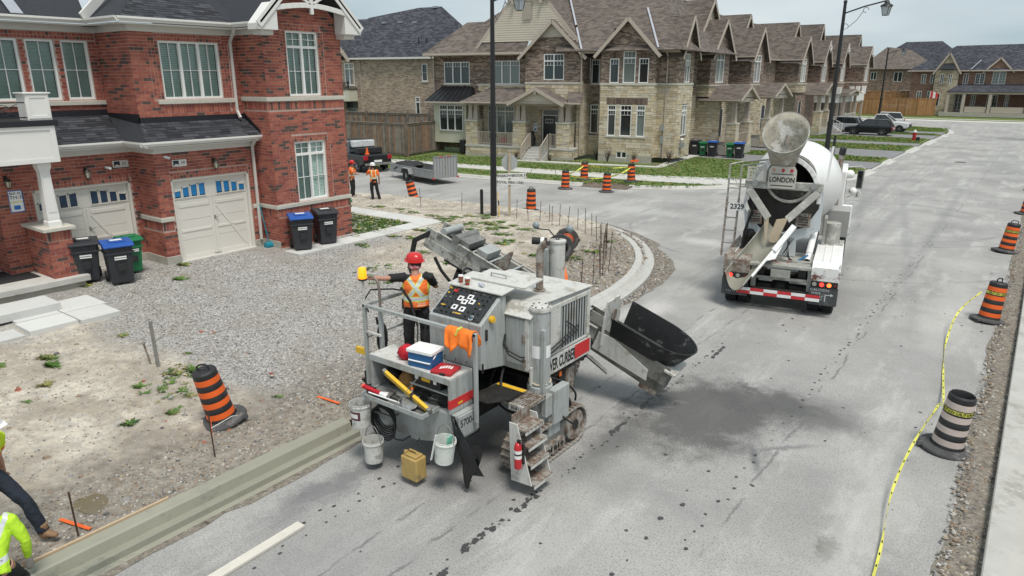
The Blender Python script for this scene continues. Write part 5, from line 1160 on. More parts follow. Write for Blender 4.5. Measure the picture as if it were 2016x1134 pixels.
#fences
WD=[pmat('grey_cedar',(0.17,0.14,0.115),.9,var=.3,scale=3,bump=.3,dirt=((0.09,0.075,0.065),.55,2)),pmat('silver_cedar',(0.24,0.205,0.17),.9,var=.3,scale=3,bump=.3),pmat('warm_cedar',(0.26,0.15,0.09),.9,var=.3,scale=3,bump=.3)]
WN=[pmat('new_cedar',(0.30,0.155,0.065),.85,var=.2,scale=2),pmat('tan_cedar',(0.25,0.13,0.06),.85,var=.2,scale=2),pmat('amber_cedar',(0.34,0.19,0.085),.85,var=.2,scale=2)]
def fence(pts,z0,h,label,mats,step=2.4,cap=True,board=.15):
 t=thing('wood_fence',label,'fence',(pts[0][0],pts[0][1],z0));r_=random.Random(5);nb=0;stf=MB();
 for a,b in zip(pts,pts[1:]):
  F=Face(a,b);n=int(F.L/board);w=F.L/n
  for k in range(n):
   hh=h+r_.uniform(-.012,.012)
   if nb<290:g=MB();F.box(g,k*w+.006,(k+1)*w-.006,z0+.05,z0+hh,-.01,.012,r_.choices(mats,[5,3,2])[0]);g.build('board',t,fix=False)
   else:F.box(stf,k*w+.006,(k+1)*w-.006,z0+.05,z0+hh,-.01,.012,r_.choices(mats,[5,3,2])[0])
   nb+=1
  m=max(1,round(F.L/step))
  for k in range(m+1):g=MB();F.box(g,k*F.L/m-.075,k*F.L/m+.075,z0,z0+h+.16,-.08,.07,mats[0]);g.build('post',t,fix=False)
  for zz in(.12,h-.12):g=MB();F.box(g,0,F.L,z0+zz,z0+zz+.12,.012,.045,mats[0]);g.build('rail',t,fix=False)
  if cap:g=MB();F.box(g,0,F.L,z0+h+.01,z0+h+.05,-.06,.07,mats[1]);g.build('cap_rail',t,fix=False)
 if stf.v:stf.build('board',t,fix=False,kind='stuff')
 return t
fence([(-50.5,38.2),(-46.3,38.0),(-42.3,38.1),(-38.45,38.2)],.2,2.35,'weathered grey cedar fence behind the trailer, nearer of the two',WD)
fence([(-38.4,38.25),(-38.9,40.4),(-39.2,43.2)],.2,2.35,'short weathered cedar fence return running back to the cream bay window',WD)
fence([(-53,40.9),(-44.3,42.0),(-40.3,42.8)],.3,2.75,'taller weathered cedar fence standing behind the grey front fence',WD)
fence([(-24.4,128),(-16.8,128.6),(-14.6,130)],.2,2.7,'long reddish cedar fence beyond the parked cars',WN,cap=False)
fence([(-40,133),(-19,135)],.2,3.6,'far reddish cedar fence below the tan brick house deck',WN,cap=False)
#far houses
fh=thing('far_house','wide end house with dark roof, stone gable and long columned porch','house',(-6,136,.3));corner_cur=fh
BR2=brickmat('russet_brickwork',[(0.22,0.12,0.085),(0.26,0.15,0.105),(0.17,0.09,0.065)],(0.25,0.2,0.16),.30,.095,.010,.5)
Ff=Face((-19.0,134),(12,134));X=lambda x:x+19.0
ww=[(X(-17.6),X(-16.9),5.1,6.5),(X(-16.3),X(-15.6),5.1,6.5),(X(-14.6),X(-13.9),5.1,6.5),(X(-13.5),X(-12.8),5.1,6.5),(X(-11.8),X(-11.1),5.0,6.6),(X(-10.2),X(-9.0),5.0,6.6),(X(-8.0),X(-6.3),5.0,6.9),(X(-17.9),X(-17.2),1.6,3.9),(X(-16.4),X(-15.7),1.6,3.9),(X(-15),X(-14.2),1.6,3.6),(X(-12.4),X(-11.5),1.0,3.4),(X(-10.3),X(-9.7),1.3,3.4),(X(-8.2),X(-6.8),1.3,3.4),(X(-5.9),X(-5.4),1.3,3.4)]
wallf(fh,Ff,0,31,.3,7.0,ww,BR2);
Fz=Face((-15.6,133.2),(-12.4,133.2));zw=[(.75,1.25,5.1,6.5),(1.85,2.35,5.1,6.5),(.3,1.1,1.6,3.6)]
wallf(fh,Fz,0,3.2,.3,7.2,zw,BS);gable(fh,Fz,0,3.2,7.1,9.75,BS,over=.3,depth=5,rmat=BK)
for(a,b,u,v)in zw:add_window(fh,Fz,a,b,u,v,cols=2,munt=(1,3),glass=gd,depth=.02)
for j,(a,b,u,v)in enumerate(ww):
 if j not in(2,3,9):add_window(fh,Ff,a,b,u,v,cols=2,munt=(2,4),glass=gcur if j==6 else gd,depth=.03)
g=MB();Fz.box(g,.7,2.5,7.15,7.3,.1,.6,M_black);g.poly([Fz.P(.5,7.2,.75),Fz.P(2.7,7.2,.75),Fz.P(2.2,8.1,0.05),Fz.P(1.0,8.1,.05)],mr_);g.build('metal_roof',fh,fix=False)
gable(fh,Face((-9.1,133.7),(-5.5,133.7)),0,3.6,7.0,8.95,BR2,over=.2,depth=4,rmat=BK)
r=MB();roof_poly(r,[(-19.6,133.3,7.05),(12,133.3,7.05),(12,139,11.1),(-13.9,139,10.9)],BK);roof_poly(r,[(-19.6,145,7.05),(-19.6,133.3,7.05),(-13.9,139,10.9)],BK);roof_poly(r,[(-13.4,130.6,3.9),(12,130.6,3.9),(12,134,5.0),(-12.2,134,5.0)],BK);r.build('roof',fh)
g=MB();g.bb(-19.6,12,133.15,133.4,6.9,7.08,M_vin);g.build('gutter',fh);g=MB();g.bb(-13.3,12,130.8,131.1,3.55,3.9,M_vin);g.build('porch_beam',fh);g=MB();g.bb(-14,12,130.6,134,.2,.8,M_found);g.build('porch_floor',fh)
for x in(-13.1,-12.9+1.9,-7.6,-2.9,-1.9,2.5):g=MB();g.bb(x-.2,x+.2,130.75,131.15,.8,3.6,M_vin);g.build('column',fh)
for a,b in((-10.7,-7.9),(-7.3,-3.2)):g=MB();g.bb(a,b,130.9,130.95,.85,1.7,M_vin);g.build('railing',fh)
g=MB();g.bar((-10.9,133.0,7.2),(-9.9,134.9,8.6),.2,.02,MATS['galvanised_valley']);g.build('valley_flashing',fh)
t2=thing('far_house','tan brick house seen end-on behind the reddish fence, with a rear deck','house',(-24,150,.3));corner_cur=t2
F2=Face((-30,150),(-17.5,150));w2_=[(1.9,2.9,5.6,7.0),(5.8,7.2,5.3,7.0),(8.8,10.2,5.4,7.0),(.8,2.2,.9,3.6),(7.2,9.2,1.2,3.8),(4.6,5.6,1.2,3.6)]
wallf(t2,F2,0,12.5,.3,7.5,w2_,BP)
for u in w2_:add_window(t2,F2,*u,cols=2,munt=(1,1),glass=gd,depth=.03)
r=MB();roof_poly(r,[(-30.4,149.5,7.5),(-16.9,149.5,7.5),(-22.9,156,11.0),(-27,156,11.6)],BW);roof_poly(r,[(-36,149.5,8.6),(-27,149.5,10.4),(-27,156,11.6),(-36,156,12)],BW)if False else None;r.build('roof',t2)
g=MB();g.bb(-27.5,-19,146.5,150,1.6,1.8,WD[0]);g.build('deck',t2);railing(t2,(-26.5,146.6,1.8),(-19.2,146.6,1.8),1.0,16,M_black)
t3=thing('far_house','large blue-black hipped roof rising behind the tan brick house','house',(-22,165,.3));r=MB()
roof_poly(r,[(-33.5,163,7.4),(-12.5,163,7.4),(-19.6,170,13.0),(-26,170,13.0)],BK);roof_poly(r,[(-33.5,177,7.4),(-33.5,163,7.4),(-26,170,13.0)],BK);roof_poly(r,[(-12.5,163,7.4),(-12.5,177,7.4),(-19.6,170,13)],BK);r.build('roof',t3);g=MB();g.bb(-33,-13,163.5,176.5,.2,7.4,BP);g.build('wall',t3)
t4=thing('far_house','russet brick house with a brown gable roof behind the dark roof at the right edge','house',(0,152,.3));Fx=Face((-10,152),(6,152));wallf(t4,Fx,0,16,.3,8.4,[],BR2);gable(t4,Fx,1,15,8.4,13.0,BR2,over=.6,depth=9)
t5=thing('far_house','brown shingled roof showing above the row townhouse gables','house',(-40,100,.3));r=MB()
roof_poly(r,[(-32,82,9.5),(-32,110,9.5),(-38,104,13.9),(-38,86,14.6)],BW);roof_poly(r,[(-46,82,9.5),(-32,82,9.5),(-38,86,14.6)],BW);r.build('roof',t5);g=MB();g.bb(-45,-32.5,82.5,109,.2,9.5,BP);g.build('wall',t5)
#the kerb machine
G1=pmat('worn_grey_paint',(0.35,0.375,0.37),.5,streak=((.17,.155,.125),.7),var=.07,scale=3,bump=.05,bscale=30,dirt=[((0.28,0.28,0.26),.54,2.6),((0.17,0.095,0.055),.64,8)])
G2=pmat('dusty_light_paint',(0.54,0.54,0.51),.6,streak=((.28,.25,.20),.5),var=.08,scale=2,bump=.08,dirt=[((0.34,0.32,0.28),.53,3.5),((0.16,0.09,0.055),.63,9)])
G3=pmat('grimy_conveyor_paint',(0.40,0.40,0.37),.65,var=.2,scale=4,bump=.3,dirt=[((0.17,0.16,0.14),.5,5),((0.10,0.07,0.05),.6,9)])
GD=pmat('dirty_steel',(0.20,0.20,0.19),.6,.3,var=.3,scale=6,bump=.3,dirt=[((0.35,0.33,0.29),.56,8),((0.13,0.075,0.045),.62,6)])
RU=pmat('rusty_steel',(0.21,0.155,0.12),.85,.2,var=.4,scale=14,bump=.6,dirt=[((0.34,0.32,0.29),.46,7),((0.09,0.065,0.052),.62,12)])
BKR=pmat('black_rubber',(0.018,0.018,0.019),.7,var=.3,scale=10)
DKS=pmat('oily_dark_steel',(0.03,0.029,0.027),.55,.3,var=.4,scale=8,dirt=((0.12,0.11,0.1),.6,10))
RED=pmat('decal_red',(0.55,0.03,0.03),.5,var=.08,scale=9);YEL=pmat('safety_yellow',(0.72,0.44,0.03),.5,var=.08,scale=9)
WHT=pmat('decal_white',(0.75,0.75,0.74),.5);INK=pmat('decal_black',(0.012,0.012,0.014),.5)
mc=thing('kerb_machine','grey slipform kerb machine with control console, tool shelf, rear steps and crawler track','paving machine',(-6.6,8.6,0))
def part(mb,n,**k):return mb.build(n,k.pop('par',mc),**k)
XZ=lambda x:frame((x,0,0),(0,1,0),(0,0,1))
YZ=lambda y:frame((0,y,0),(1,0,0),(0,0,1))
g=MB();g.bb(-7.6,-6.25,7.35,10.4,.80,1.12,DKS);g.bb(-7.7,-5.8,8.5,8.8,.85,1.2,DKS);g.bb(-7.4,-6.2,7.2,7.5,.6,1.1,DKS);g.bb(-7.0,-6.2,9.5,10.6,.9,1.4,DKS);part(g,'chassis',bevel=.02)
g=MB();g.prism([(8.14,1.46),(8.14,2.34),(8.38,2.50),(9.88,2.44),(9.88,1.28),(8.6,1.28)],0,1.68,G1,XZ(-7.4));hood=part(g,'engine_hood',bevel=.015)
g=MB();g.prism([(8.40,2.50),(9.93,2.443),(9.93,2.463),(8.40,2.522)],0,1.74,G2,XZ(-7.43));g.prism([(8.10,2.335),(8.385,2.505),(8.375,2.528),(8.09,2.355)],0,1.74,G2,XZ(-7.43));part(g,'hood_top',par=hood,bevel=.006)
Fh=Face((-5.72,8.14),(-5.72,9.88));op=(.80,1.62,1.62,2.33);oq=(.25,.52,1.75,2.26)
g=MB();wall_panel(g,Fh,.02,1.72,1.58,2.40,[op,oq],G2,.0,.03);part(g,'grille_frame',par=hood,bevel=.006)
g=MB();Fh.box(g,.06,1.70,1.6,2.36,.001,.006,DKS);part(g,'grille_backing',par=hood)
for(a,b,u,v)in(op,oq):
 n=int((b-a)/.075)
 for k in range(n):x=a+(k+.5)*(b-a)/n;q=MB();q.prism([(x-.026,.006),(x-.012,.034),(x+.012,.034),(x+.026,.006)],u,v,G1,frame(Fh.P(0,0,0),Fh.d,Fh.n)@Matrix.Scale(-1,4,(0,0,1))if False else ident())if False else None;q=MB();Fh.box(q,x-.02,x+.02,u,v,.008,.024,G1);part(q,'grille_slat',par=hood,bevel=.008)
g=MB();g.tube([Fh.P(.95,2.05,.05),Fh.P(1.25,1.85,.05)],.012,DKS,6);part(g,'latch_bar',par=hood)
g=MB();g.tube([Fh.P(.2,1.66,.07),Fh.P(.8,1.80,.07),Fh.P(1.3,1.9,.06)],.014,BKR,6);g.tube([Fh.P(.2,1.60,.07),Fh.P(.8,1.72,.07),Fh.P(1.3,1.82,.06),Fh.P(1.32,1.86,.05)],.014,BKR,6);part(g,'hydraulic_hose',par=hood,smooth=60)
g=MB();Fh.box(g,-.02,1.76,1.26,1.56,.0,.035,G2);nb=part(g,'name_board',bevel=.005)
g=MB();text_mb(g,'POWER CURBER',.27,Fh.M(.755,1.405,.0365),INK,sx=.50,bold=.007);Fh.box(g,1.24,1.72,1.30,1.54,.0355,.038,RED);part(g,'lettering',par=nb,fix=False)
Fd2=Face((-7.4,8.14),(-5.72,8.14));g=MB();Fd2.box(g,1.23,1.60,1.56,2.30,0,.025,G1);dr2=part(g,'hood_door',bevel=.01)
g=MB();Fd2.box(g,1.60,1.66,1.5,2.32,.0,.03,G2);Fd2.box(g,1.55,1.61,1.95,2.07,.026,.04,RU);Fd2.box(g,1.56,1.62,1.56,1.68,.026,.04,RU);part(g,'hinge',par=dr2)
for dz in(0,-.06):g=MB();g.tube([(-6.17,8.10,2.02+dz),(-6.16,8.05,1.9+dz),(-6.05,8.04,1.78+dz),(-5.85,8.06,1.72+dz),(-5.7,8.25,1.70+dz)],.013,BKR,6);part(g,'hydraulic_hose',smooth=60)
g=MB();g.prism([(7.52,1.60),(7.52,2.30),(8.02,2.63),(8.138,2.63),(8.138,1.48)],0,1.04,G1,XZ(-7.22));con=part(g,'console',bevel=.012)
cp_=frame((-7.19,7.53,2.315),(1,0,0),(0,.5,.33))
def onp(x,y,z=.0):return cp_@Vector((x,y,z))
def pb(mb,x0,x1,y0,y1,z0,z1,mat):mb.box(cp_@Vector(((x0+x1)/2,(y0+y1)/2,(z0+z1)/2)),(x1-x0,y1-y0,z1-z0),mat,rot=cp_.to_3x3().to_4x4())
g=MB();pb(g,.03,.95,.03,.57,0.0,.02,pmat('panel_black',(0.022,0.024,0.026),.5,var=.3,scale=20));pnl=part(g,'control_panel',par=con)
k=MB();rr=random.Random(3)
for i in range(9):
 for j in range(6):
  x,y=.09+i*.095+rr.uniform(-.01,.01),.07+j*.09
  if .30<x<.66 and .12<y<.52:continue
  k.cyl(onp(x,y,.02),onp(x,y,.04+rr.uniform(0,.02)),rr.uniform(.010,.017),rr.choice([BKR,BKR,DKS,DKS,YEL if rr.random()<.3 else GD]),n=7)
part(k,'knob',par=pnl,kind='stuff')
g=MB()
for(x,y)in((.36,.20),(.47,.33),(.36,.38),(.52,.19),(.52,.44),(.60,.36)):
 pb(g,x-.05,x+.05,y-.045,y+.045,.02,.024,WHT);pb(g,x-.022,x+.02,y-.02,y+.02,.024,.03,INK)
pb(g,.40,.56,.085,.105,.02,.024,YEL);pb(g,.10,.18,.18,.2,.02,.03,YEL);pb(g,.16,.22,.47,.53,.02,.04,RED);part(g,'decal',par=pnl,kind='stuff')
g=MB();g.cyl(onp(.78,.07,.02),onp(.78,.07,.03),.045,WHT,n=16);g.cyl(onp(.78,.07,.03),onp(.78,.07,.034),.038,pmat('gauge_blue',(.05,.1,.13),.2),n=16);part(g,'gauge',par=pnl)
g=MB();g.cyl((-6.175,7.76,2.35),(-6.13,7.76,2.36),.055,YEL,n=18);g.cyl((-6.13,7.76,2.36),(-6.115,7.76,2.36),.03,YEL,n=14);part(g,'dial',par=con,smooth=40)
g=MB();g.bb(-6.18,-6.15,7.62,7.65,2.05,2.22,DKS);g.bb(-6.19,-6.165,7.53,7.56,1.55,1.7,DKS);part(g,'latch',par=con)
g=MB();g.prism([(7.98,2.66),(8.62,2.72),(8.62,2.745),(7.98,2.685)],0,1.10,G2,XZ(-7.24));lid=part(g,'console_lid',bevel=.006)
g=MB();g.prism([(8.3,2.72),(8.8,2.76),(8.8,2.785),(8.3,2.745)],0,1.05,G2,XZ(-7.0));g.tube([(-6.75,8.5,2.76),(-6.75,8.5,2.82),(-6.45,8.5,2.82),(-6.45,8.5,2.76)],.012,G1,6);part(g,'lid_handle_plate',par=lid)
g=MB();g.tube([(-6.15,9.0,2.48),(-6.15,9.0,2.9),(-6.16,9.0,3.12),(-6.13,9.02,3.24),(-6.04,9.04,3.30)],[.06,.06,.062,.062,.064],RU,14);g.cyl((-6.15,9,2.47),(-6.15,9,2.53),.10,RU,n=14);g.cyl((-6.04,9.04,3.302),(-6.035,9.041,3.306),.05,BKR,n=12);part(g,'exhaust_pipe',smooth=50)
g=MB();g.cyl((-5.66,8.32,.55),(-5.66,8.32,2.46),.16,G1,n=28);g.cyl((-5.66,8.32,2.46),(-5.66,8.32,2.50),.175,G2,n=28);g.cyl((-5.66,8.32,2.50),(-5.66,8.32,2.52),.16,G2,n=28)
leg=part(g,'leg_column',smooth=40)
g=MB();g.cyl((-5.66,8.32,1.72),(-5.66,8.32,1.92),.1625,WHT,n=28,caps=False);part(g,'white_band',par=leg,smooth=60)
for k_ in range(8):a=k_*.785;g=MB();g.cyl((-5.66+.13*math.cos(a),8.32+.13*math.sin(a),2.52),(-5.66+.13*math.cos(a),8.32+.13*math.sin(a),2.532),.014,DKS,n=6);part(g,'bolt',par=leg)
g=MB();g.bb(-5.55,-5.48,8.16,8.22,.95,2.2,G1);part(g,'guide_bar',par=leg,bevel=.008)
g=MB();g.cyl((-5.66,8.32,.98),(-5.66,8.32,1.25),.20,G1,n=28);g.bb(-5.5,-5.36,8.3,8.72,.62,1.2,G1);g.bb(-5.86,-5.44,8.26,8.6,.38,.75,G1);g.bb(-5.50,-5.40,8.12,8.3,.8,1.15,G1);part(g,'leg_bracket',par=leg,bevel=.015)
g=MB();g.tube([(-5.66+.175*math.cos(t*.5),8.32+.175*math.sin(t*.5),1.3+.015*math.sin(t))for t in range(13)],.012,pmat('old_rope',(.5,.43,.33),.9),5);part(g,'rope',par=leg)
def track(cx,y0,y1,r,w):
 t=MB();t.bb(cx-w*.3,cx+w*.3,y0+r*.8,y1-r*.8,r*.5,r*1.6,GD)
 tr=part(t,'crawler_track',bevel=.02)
 for yy,rad in((y0+r,r*.82),(y1-r,r*.82),((y0+y1)/2,r*.4),(y0+2.3*r,r*.35),(y1-2.3*r,r*.35)):
  q=MB();zc=r if rad>r*.5 else r*.5;q.cyl((cx-w*.42,yy,zc+.03),(cx+w*.42,yy,zc+.03),rad,RU,n=18);q.cyl((cx+w*.42,yy,zc+.03),(cx+w*.46,yy,zc+.03),rad*.35,DKS,n=10);part(q,'track_wheel',par=tr,smooth=40)
 L_=y1-y0-2*r;per=2*L_+2*math.pi*r;n=int(per/.105);z0_=.018
 pm=None
 for i in range(n):
  s=i*per/n
  if s<L_:p=(y0+r+s,0.0);a=0
  elif s<L_+math.pi*r:t_=(s-L_)/r;p=(y1-r+r*math.sin(t_),r-r*math.cos(t_));a=t_
  elif s<2*L_+math.pi*r:p=(y1-r-(s-L_-math.pi*r),2*r);a=math.pi
  else:t_=(s-2*L_-math.pi*r)/r;p=(y0+r-r*math.sin(t_),r+r*math.cos(t_));a=math.pi+t_
  if pm is None:q=MB();q.box((0,0,0),(w,.092,.022),RU);q.box((0,.02,-.02),(w,.018,.026),RU);q.box((0,0,.02),(w*.4,.05,.03),RU);pm=q.mesh('track_pad')
  o=bpy.data.objects.new('track_pad',pm);COL.objects.link(o);o.parent=tr;o.location=Vector((cx,p[0],p[1]+z0_+.012))-Vector((0,0,0));o.rotation_euler=(a,0,0)
  o.matrix_parent_inverse=pinv(tr)
track(-5.58,7.5,9.3,.31,.42);track(-7.0,10.0,11.5,.25,.32)
sp=MB()
for yy in(7.22,7.70):sp.prism([(-5.42,1.12),(-5.28,1.12),(-5.02,.22),(-5.38,.20),(-5.40,.5)],0,.02,G2,YZ(yy))
steps=part(sp,'step_ladder',bevel=.004)
for z_,x0,x1 in((.22,-5.36,-4.98),(.52,-5.36,-5.04),(.79,-5.38,-5.08),(1.02,-5.40,-5.14)):
 q=MB();q.bb(x0,x1,7.225,7.68,z_,z_+.02,RU);q.bb(x1-.012,x1,7.225,7.68,z_-.05,z_,G2);q.bb(x0,x0+.01,7.23,7.67,z_+.02,z_+.2,RU)
 for a in range(3):
  for b in range(5):q.bb(x0+.05+a*.1,x0+.09+a*.1,7.27+b*.085,7.3+b*.085,z_+.02,z_+.026,RU)
 part(q,'step_tread',par=steps)
gr=MB();X0,X1,Y0,Y1=-6.32,-5.42,7.62,8.14
for(a,b,c,d)in((X0,X1,Y0,Y0+.025),(X0,X1,Y1-.025,Y1),(X0,X0+.025,Y0,Y1),(X1-.025,X1,Y0,Y1)):gr.bb(a,b,c,d,1.12,1.17,RU)
gr.bb(X0,X1,7.865,7.885,1.10,1.15,RU);wk=part(gr,'walkway_frame');q=MB();n=16
for i in range(1,17):x=X0+(X1-X0)*i/17;q.bar((x-.04,Y0,1.16),(x+.04,Y1,1.16),.014,.02,RU)
for i in range(1,12):y=Y0+(Y1-Y0)*i/12;q.bb(X0,X1,y-.007,y+.007,1.148,1.168,RU)
part(q,'grating',par=wk,kind='stuff')
q=MB();q.bb(X1-.3,X1+.02,Y0-.03,Y0-.005,1.08,1.18,G2);text_mb(q,'30-8117',.07,frame((X1-.15,Y0-.031,1.125),(1,0,0),(0,0,1)),INK);part(q,'step_sign',par=wk)
g=MB();g.prism([(-7.88,1.12),(-7.86,.84),(-7.35,.50),(-6.95,.48),(-6.12,.70),(-6.12,1.13)],0,.5,G1,YZ(7.36));rb=part(g,'rear_box',bevel=.012)
g=MB();g.bb(-6.12,-6.09,6.88,7.34,.76,1.1,G1);text_mb(g,'5700-B',.16,frame((-6.088,7.1,.98),(0,1,0),(0,0,1)),INK,sx=.8);part(g,'side_plate',par=rb)
g=MB();g.bb(-7.72,-6.44,6.50,6.86,1.125,1.14,GD);g.bb(-7.72,-6.44,6.49,6.51,1.125,1.2,G1);g.bb(-7.73,-7.71,6.5,6.86,1.125,1.2,G1);g.bb(-6.46,-6.44,6.5,6.86,1.125,1.2,G1);part(g,'tool_tray',bevel=.004)
g=MB();g.bb(-7.86,-6.2,6.83,7.34,1.66,1.70,G2);g.bb(-7.86,-6.2,6.815,6.83,1.60,1.70,G1);g.bb(-6.24,-6.2,6.83,7.34,1.14,1.66,G1);g.bb(-7.86,-7.80,6.83,7.34,1.14,1.66,G1);g.bb(-7.8,-6.24,7.3,7.34,1.14,1.66,DKS);g.bb(-7.05,-6.24,6.87,7.3,1.40,1.415,G1);cab=part(g,'shelf_cabinet',bevel=.005)
g=MB();g.bb(-6.2,-6.197,6.83,7.34,1.22,1.36,RED);g.bb(-6.24,-6.197,6.826,6.83,1.22,1.36,RED);g.bb(-6.1965,-6.196,7.0,7.1,1.245,1.28,YEL);g.bb(-6.55,-6.3,6.36,6.37,1.135,1.18,RED)if False else None;part(g,'red_stripe',par=cab)
def sq(pts,w=.055,mat=G1):
 g=MB()
 for a,b in zip(pts,pts[1:]):g.bar(a,b,w,w,mat,ext=w*.45)
 return part(g,'guard_rail',bevel=.006)
sq([(-8.34,7.2,.95),(-8.34,7.2,2.30),(-6.02,7.2,2.30),(-6.02,7.2,.95)]);sq([(-8.34,7.2,1.85),(-8.0,7.2,1.85)],.04,G2);sq([(-8.34,7.24,2.30),(-8.34,8.6,2.30),(-8.34,8.6,1.3)]);sq([(-8.34,7.24,1.75),(-8.34,8.6,1.75)],.04);sq([(-8.02,7.25,1.2),(-8.02,7.25,2.27)],.06)
g=MB();g.bb(-8.36,-7.24,7.3,8.7,1.20,1.24,GD);part(g,'operator_platform',bevel=.006)
g=MB();g.tube([(-8.34,7.2,2.3),(-8.34,7.2,2.72)],.022,G2,10);g.cyl((-8.34,7.2,2.72),(-8.34,7.2,2.75),.07,BKR,n=16);bp_=part(g,'beacon_post',smooth=40)
g=MB();g.lathe([(.066,2.75),(.07,2.78),(.066,2.90),(.055,2.925)],pmat('amber_beacon',(1.0,0.36,0.01),.25,emit=((1.0,.32,.01),.55)),(-8.34,7.2,0),18);part(g,'beacon_lens',par=bp_,smooth=40)
g=MB();g.tube([(-8.02,7.25,2.1),(-8.02,7.25,2.62),(-8.06,7.25,2.75),(-8.16,7.24,2.80),(-8.24,7.24,2.78)],.022,pmat('brown_tube',(.2,.16,.14),.5,.4),10);part(g,'grab_handle',smooth=50)
g=MB();g.tube([(-8.36,7.3,2.15),(-8.52,7.35,2.3),(-8.45,7.45,2.48),(-8.1,7.6,2.52),(-7.9,7.7,2.5)],.014,BKR,6);g.tube([(-8.0,7.7,2.54),(-7.9,7.8,2.3),(-7.75,7.8,1.9)],.022,BKR,8);g.tube([(-7.75,7.8,1.9),(-7.6,7.6,1.4)],.012,BKR,6);part(g,'cable',smooth=50)
A0=Vector((-9.85,10.5,2.74));B0=Vector((-4.75,11.0,.72));ux=(A0-B0).normalized();vy=Vector((0,0,1)).cross(ux).normalized();wz=ux.cross(vy);CM=Matrix((ux,vy,wz)).transposed().to_4x4();CM.translation=B0;CL=(A0-B0).length
if wz.z<0:vy=-vy;wz=-wz;CM=Matrix((ux,vy,wz)).transposed().to_4x4();CM.translation=B0
def cbox(g,u0,u1,v0,v1,w0,w1,mat):g.box(CM@Vector(((u0+u1)/2,(v0+v1)/2,(w0+w1)/2)),(u1-u0,v1-v0,w1-w0),mat,rot=CM.to_3x3().to_4x4())
side=1 if(CM@Vector((0,1,0))-B0).y<0 else-1
g=MB();cbox(g,1.4,CL,.27,.31,-.02,.20,G3);cbox(g,1.4,CL,-.31,-.27,-.02,.20,G3);cbox(g,1.4,CL,-.27,.27,-.05,-.02,GD);cv=part(g,'conveyor',bevel=.006)
g=MB();cbox(g,1.5,CL-.1,-.2,.2,-.02,.03,BKR);part(g,'conveyor_belt',par=cv)
for k_ in range(12):q=MB();p=CM@Vector((1.6+k_*.32,-.3,-.1));p2=CM@Vector((1.6+k_*.32,.3,-.1));q.cyl(p,p2,.04,GD,n=10);part(q,'roller',par=cv,smooth=40)
for vv in(-.33,.33):g=MB();g.tube([CM@Vector((1.4,vv,.23)),CM@Vector((CL-.3,vv,.23))],.022,G3,8);part(g,'edge_tube',par=cv,smooth=40)
for k_ in range(9):q=MB();cbox(q,1.8+k_*.42,1.84+k_*.42,-.34,.34,.19,.235,G1);part(q,'cross_brace',par=cv)
g=MB();cbox(g,CL-1.05,CL-.7,-.30,.30,.2,.34,GD);cbox(g,CL-1.5,CL-1.25,-.2,.3,.2,.36,G1);g.cyl(CM@Vector((CL-.75,-.36,.30)),CM@Vector((CL-.75,.36,.30)),.09,GD,n=14);g.cyl(CM@Vector((CL-.4,-.3,.27)),CM@Vector((CL-.4,.3,.27)),.08,G1,n=14);g.prism([(0,0),(.30,.02),(.05,.42),(0,.42)],-.02,.02,RU,frame(CM@Vector((CL-1.95,side*.2,.2)),ux,wz));part(g,'conveyor_motor',par=cv,smooth=40)
g=MB();cbox(g,2.4,3.15,side*.312,side*.318,.05,.15,RED)if side>0 else cbox(g,2.4,3.15,-.318,-.312,.05,.15,RED);part(g,'red_decal',par=cv)
g=MB();cbox(g,CL-1.9,CL-.05,side*.30,side*.33,-.22,-.02,G3);cbox(g,1.5,CL-.6,side*.26,side*.30,-.28,-.04,DKS);part(g,'lower_beam',par=cv)
for k_ in range(4):
 o_=.03*k_;q=MB();q.tube([CM@Vector((CL-.1,side*.32,.05+o_)),CM@Vector((CL+.12+o_,side*.36,-.2)),CM@Vector((CL+.05,side*(.4+o_),-.75)),CM@Vector((CL-.25-o_,side*.5,-1.15)),CM@Vector((CL-.9,side*.8,-1.3))],.02,BKR,7);part(q,'hydraulic_hose',par=cv,smooth=50)
g=MB();g.lathe([(.20,.0),(.30,.25),(.34,.50),(.36,.55),(.33,.56)],GD,(-8.75,10.45,1.25),20,cap1=False);part(g,'drop_funnel',par=cv,smooth=40)
g=MB();g.lathe([(.46,.0),(.44,.9),(.36,1.1)],BKR,(-9.05,10.8,.9),16,cap1=False);g.bb(-9.3,-8.3,10.3,11.1,.4,.95,DKS);part(g,'mould_box',par=cv)
g=MB();n_=9
prof=[(-.30,.28),(-.30,-.06),(-.22,-.26),(.22,-.26),(.30,-.06),(.30,.28)]
M_h=frame(CM@Vector((1.75,0,0)),vy,wz);M_h2=M_h
vs0=[CM@Vector((1.85,a,b))for a,b in prof];vs1=[CM@Vector((-.1,a*1.02,b if b>0 else b*1.3))for a,b in prof];vs2=[CM@Vector((1.85,a*.93,b*.92))for a,b in prof];vs3=[CM@Vector((-.1,a*.95,(b if b>0 else b*1.3)*.92))for a,b in prof]
m_=len(prof);g.add(vs0+vs1+vs3+vs2,[(i,i+1,m_+i+1,m_+i)for i in range(m_-1)]+[(2*m_+i,2*m_+i+1,3*m_+i+1,3*m_+i)for i in range(m_-1)]+[(i,i+1,3*m_+i+1,3*m_+i)for i in range(m_-1)]+[(m_+i,m_+i+1,2*m_+i+1,2*m_+i)for i in range(m_-1)],pmat('grimy_hopper_steel',(0.21,0.21,0.19),.55,.2,var=.2,scale=4,bump=.2,dirt=[((0.10,0.095,0.085),.52,3),((0.14,0.08,0.05),.66,8)]))
hp=part(g,'hopper',fix=False)
U=[(1.15-i*.2,.33)for i in range(4)]+[(.45-.55*math.sin(t),.33*math.cos(t))for t in[math.pi*k/18 for k in range(19)]]+[(.55+i*.2,-.33)for i in range(4)];sh_=lambda u:.05-.26*max(0,min(1,(1.0-u)/1.1))
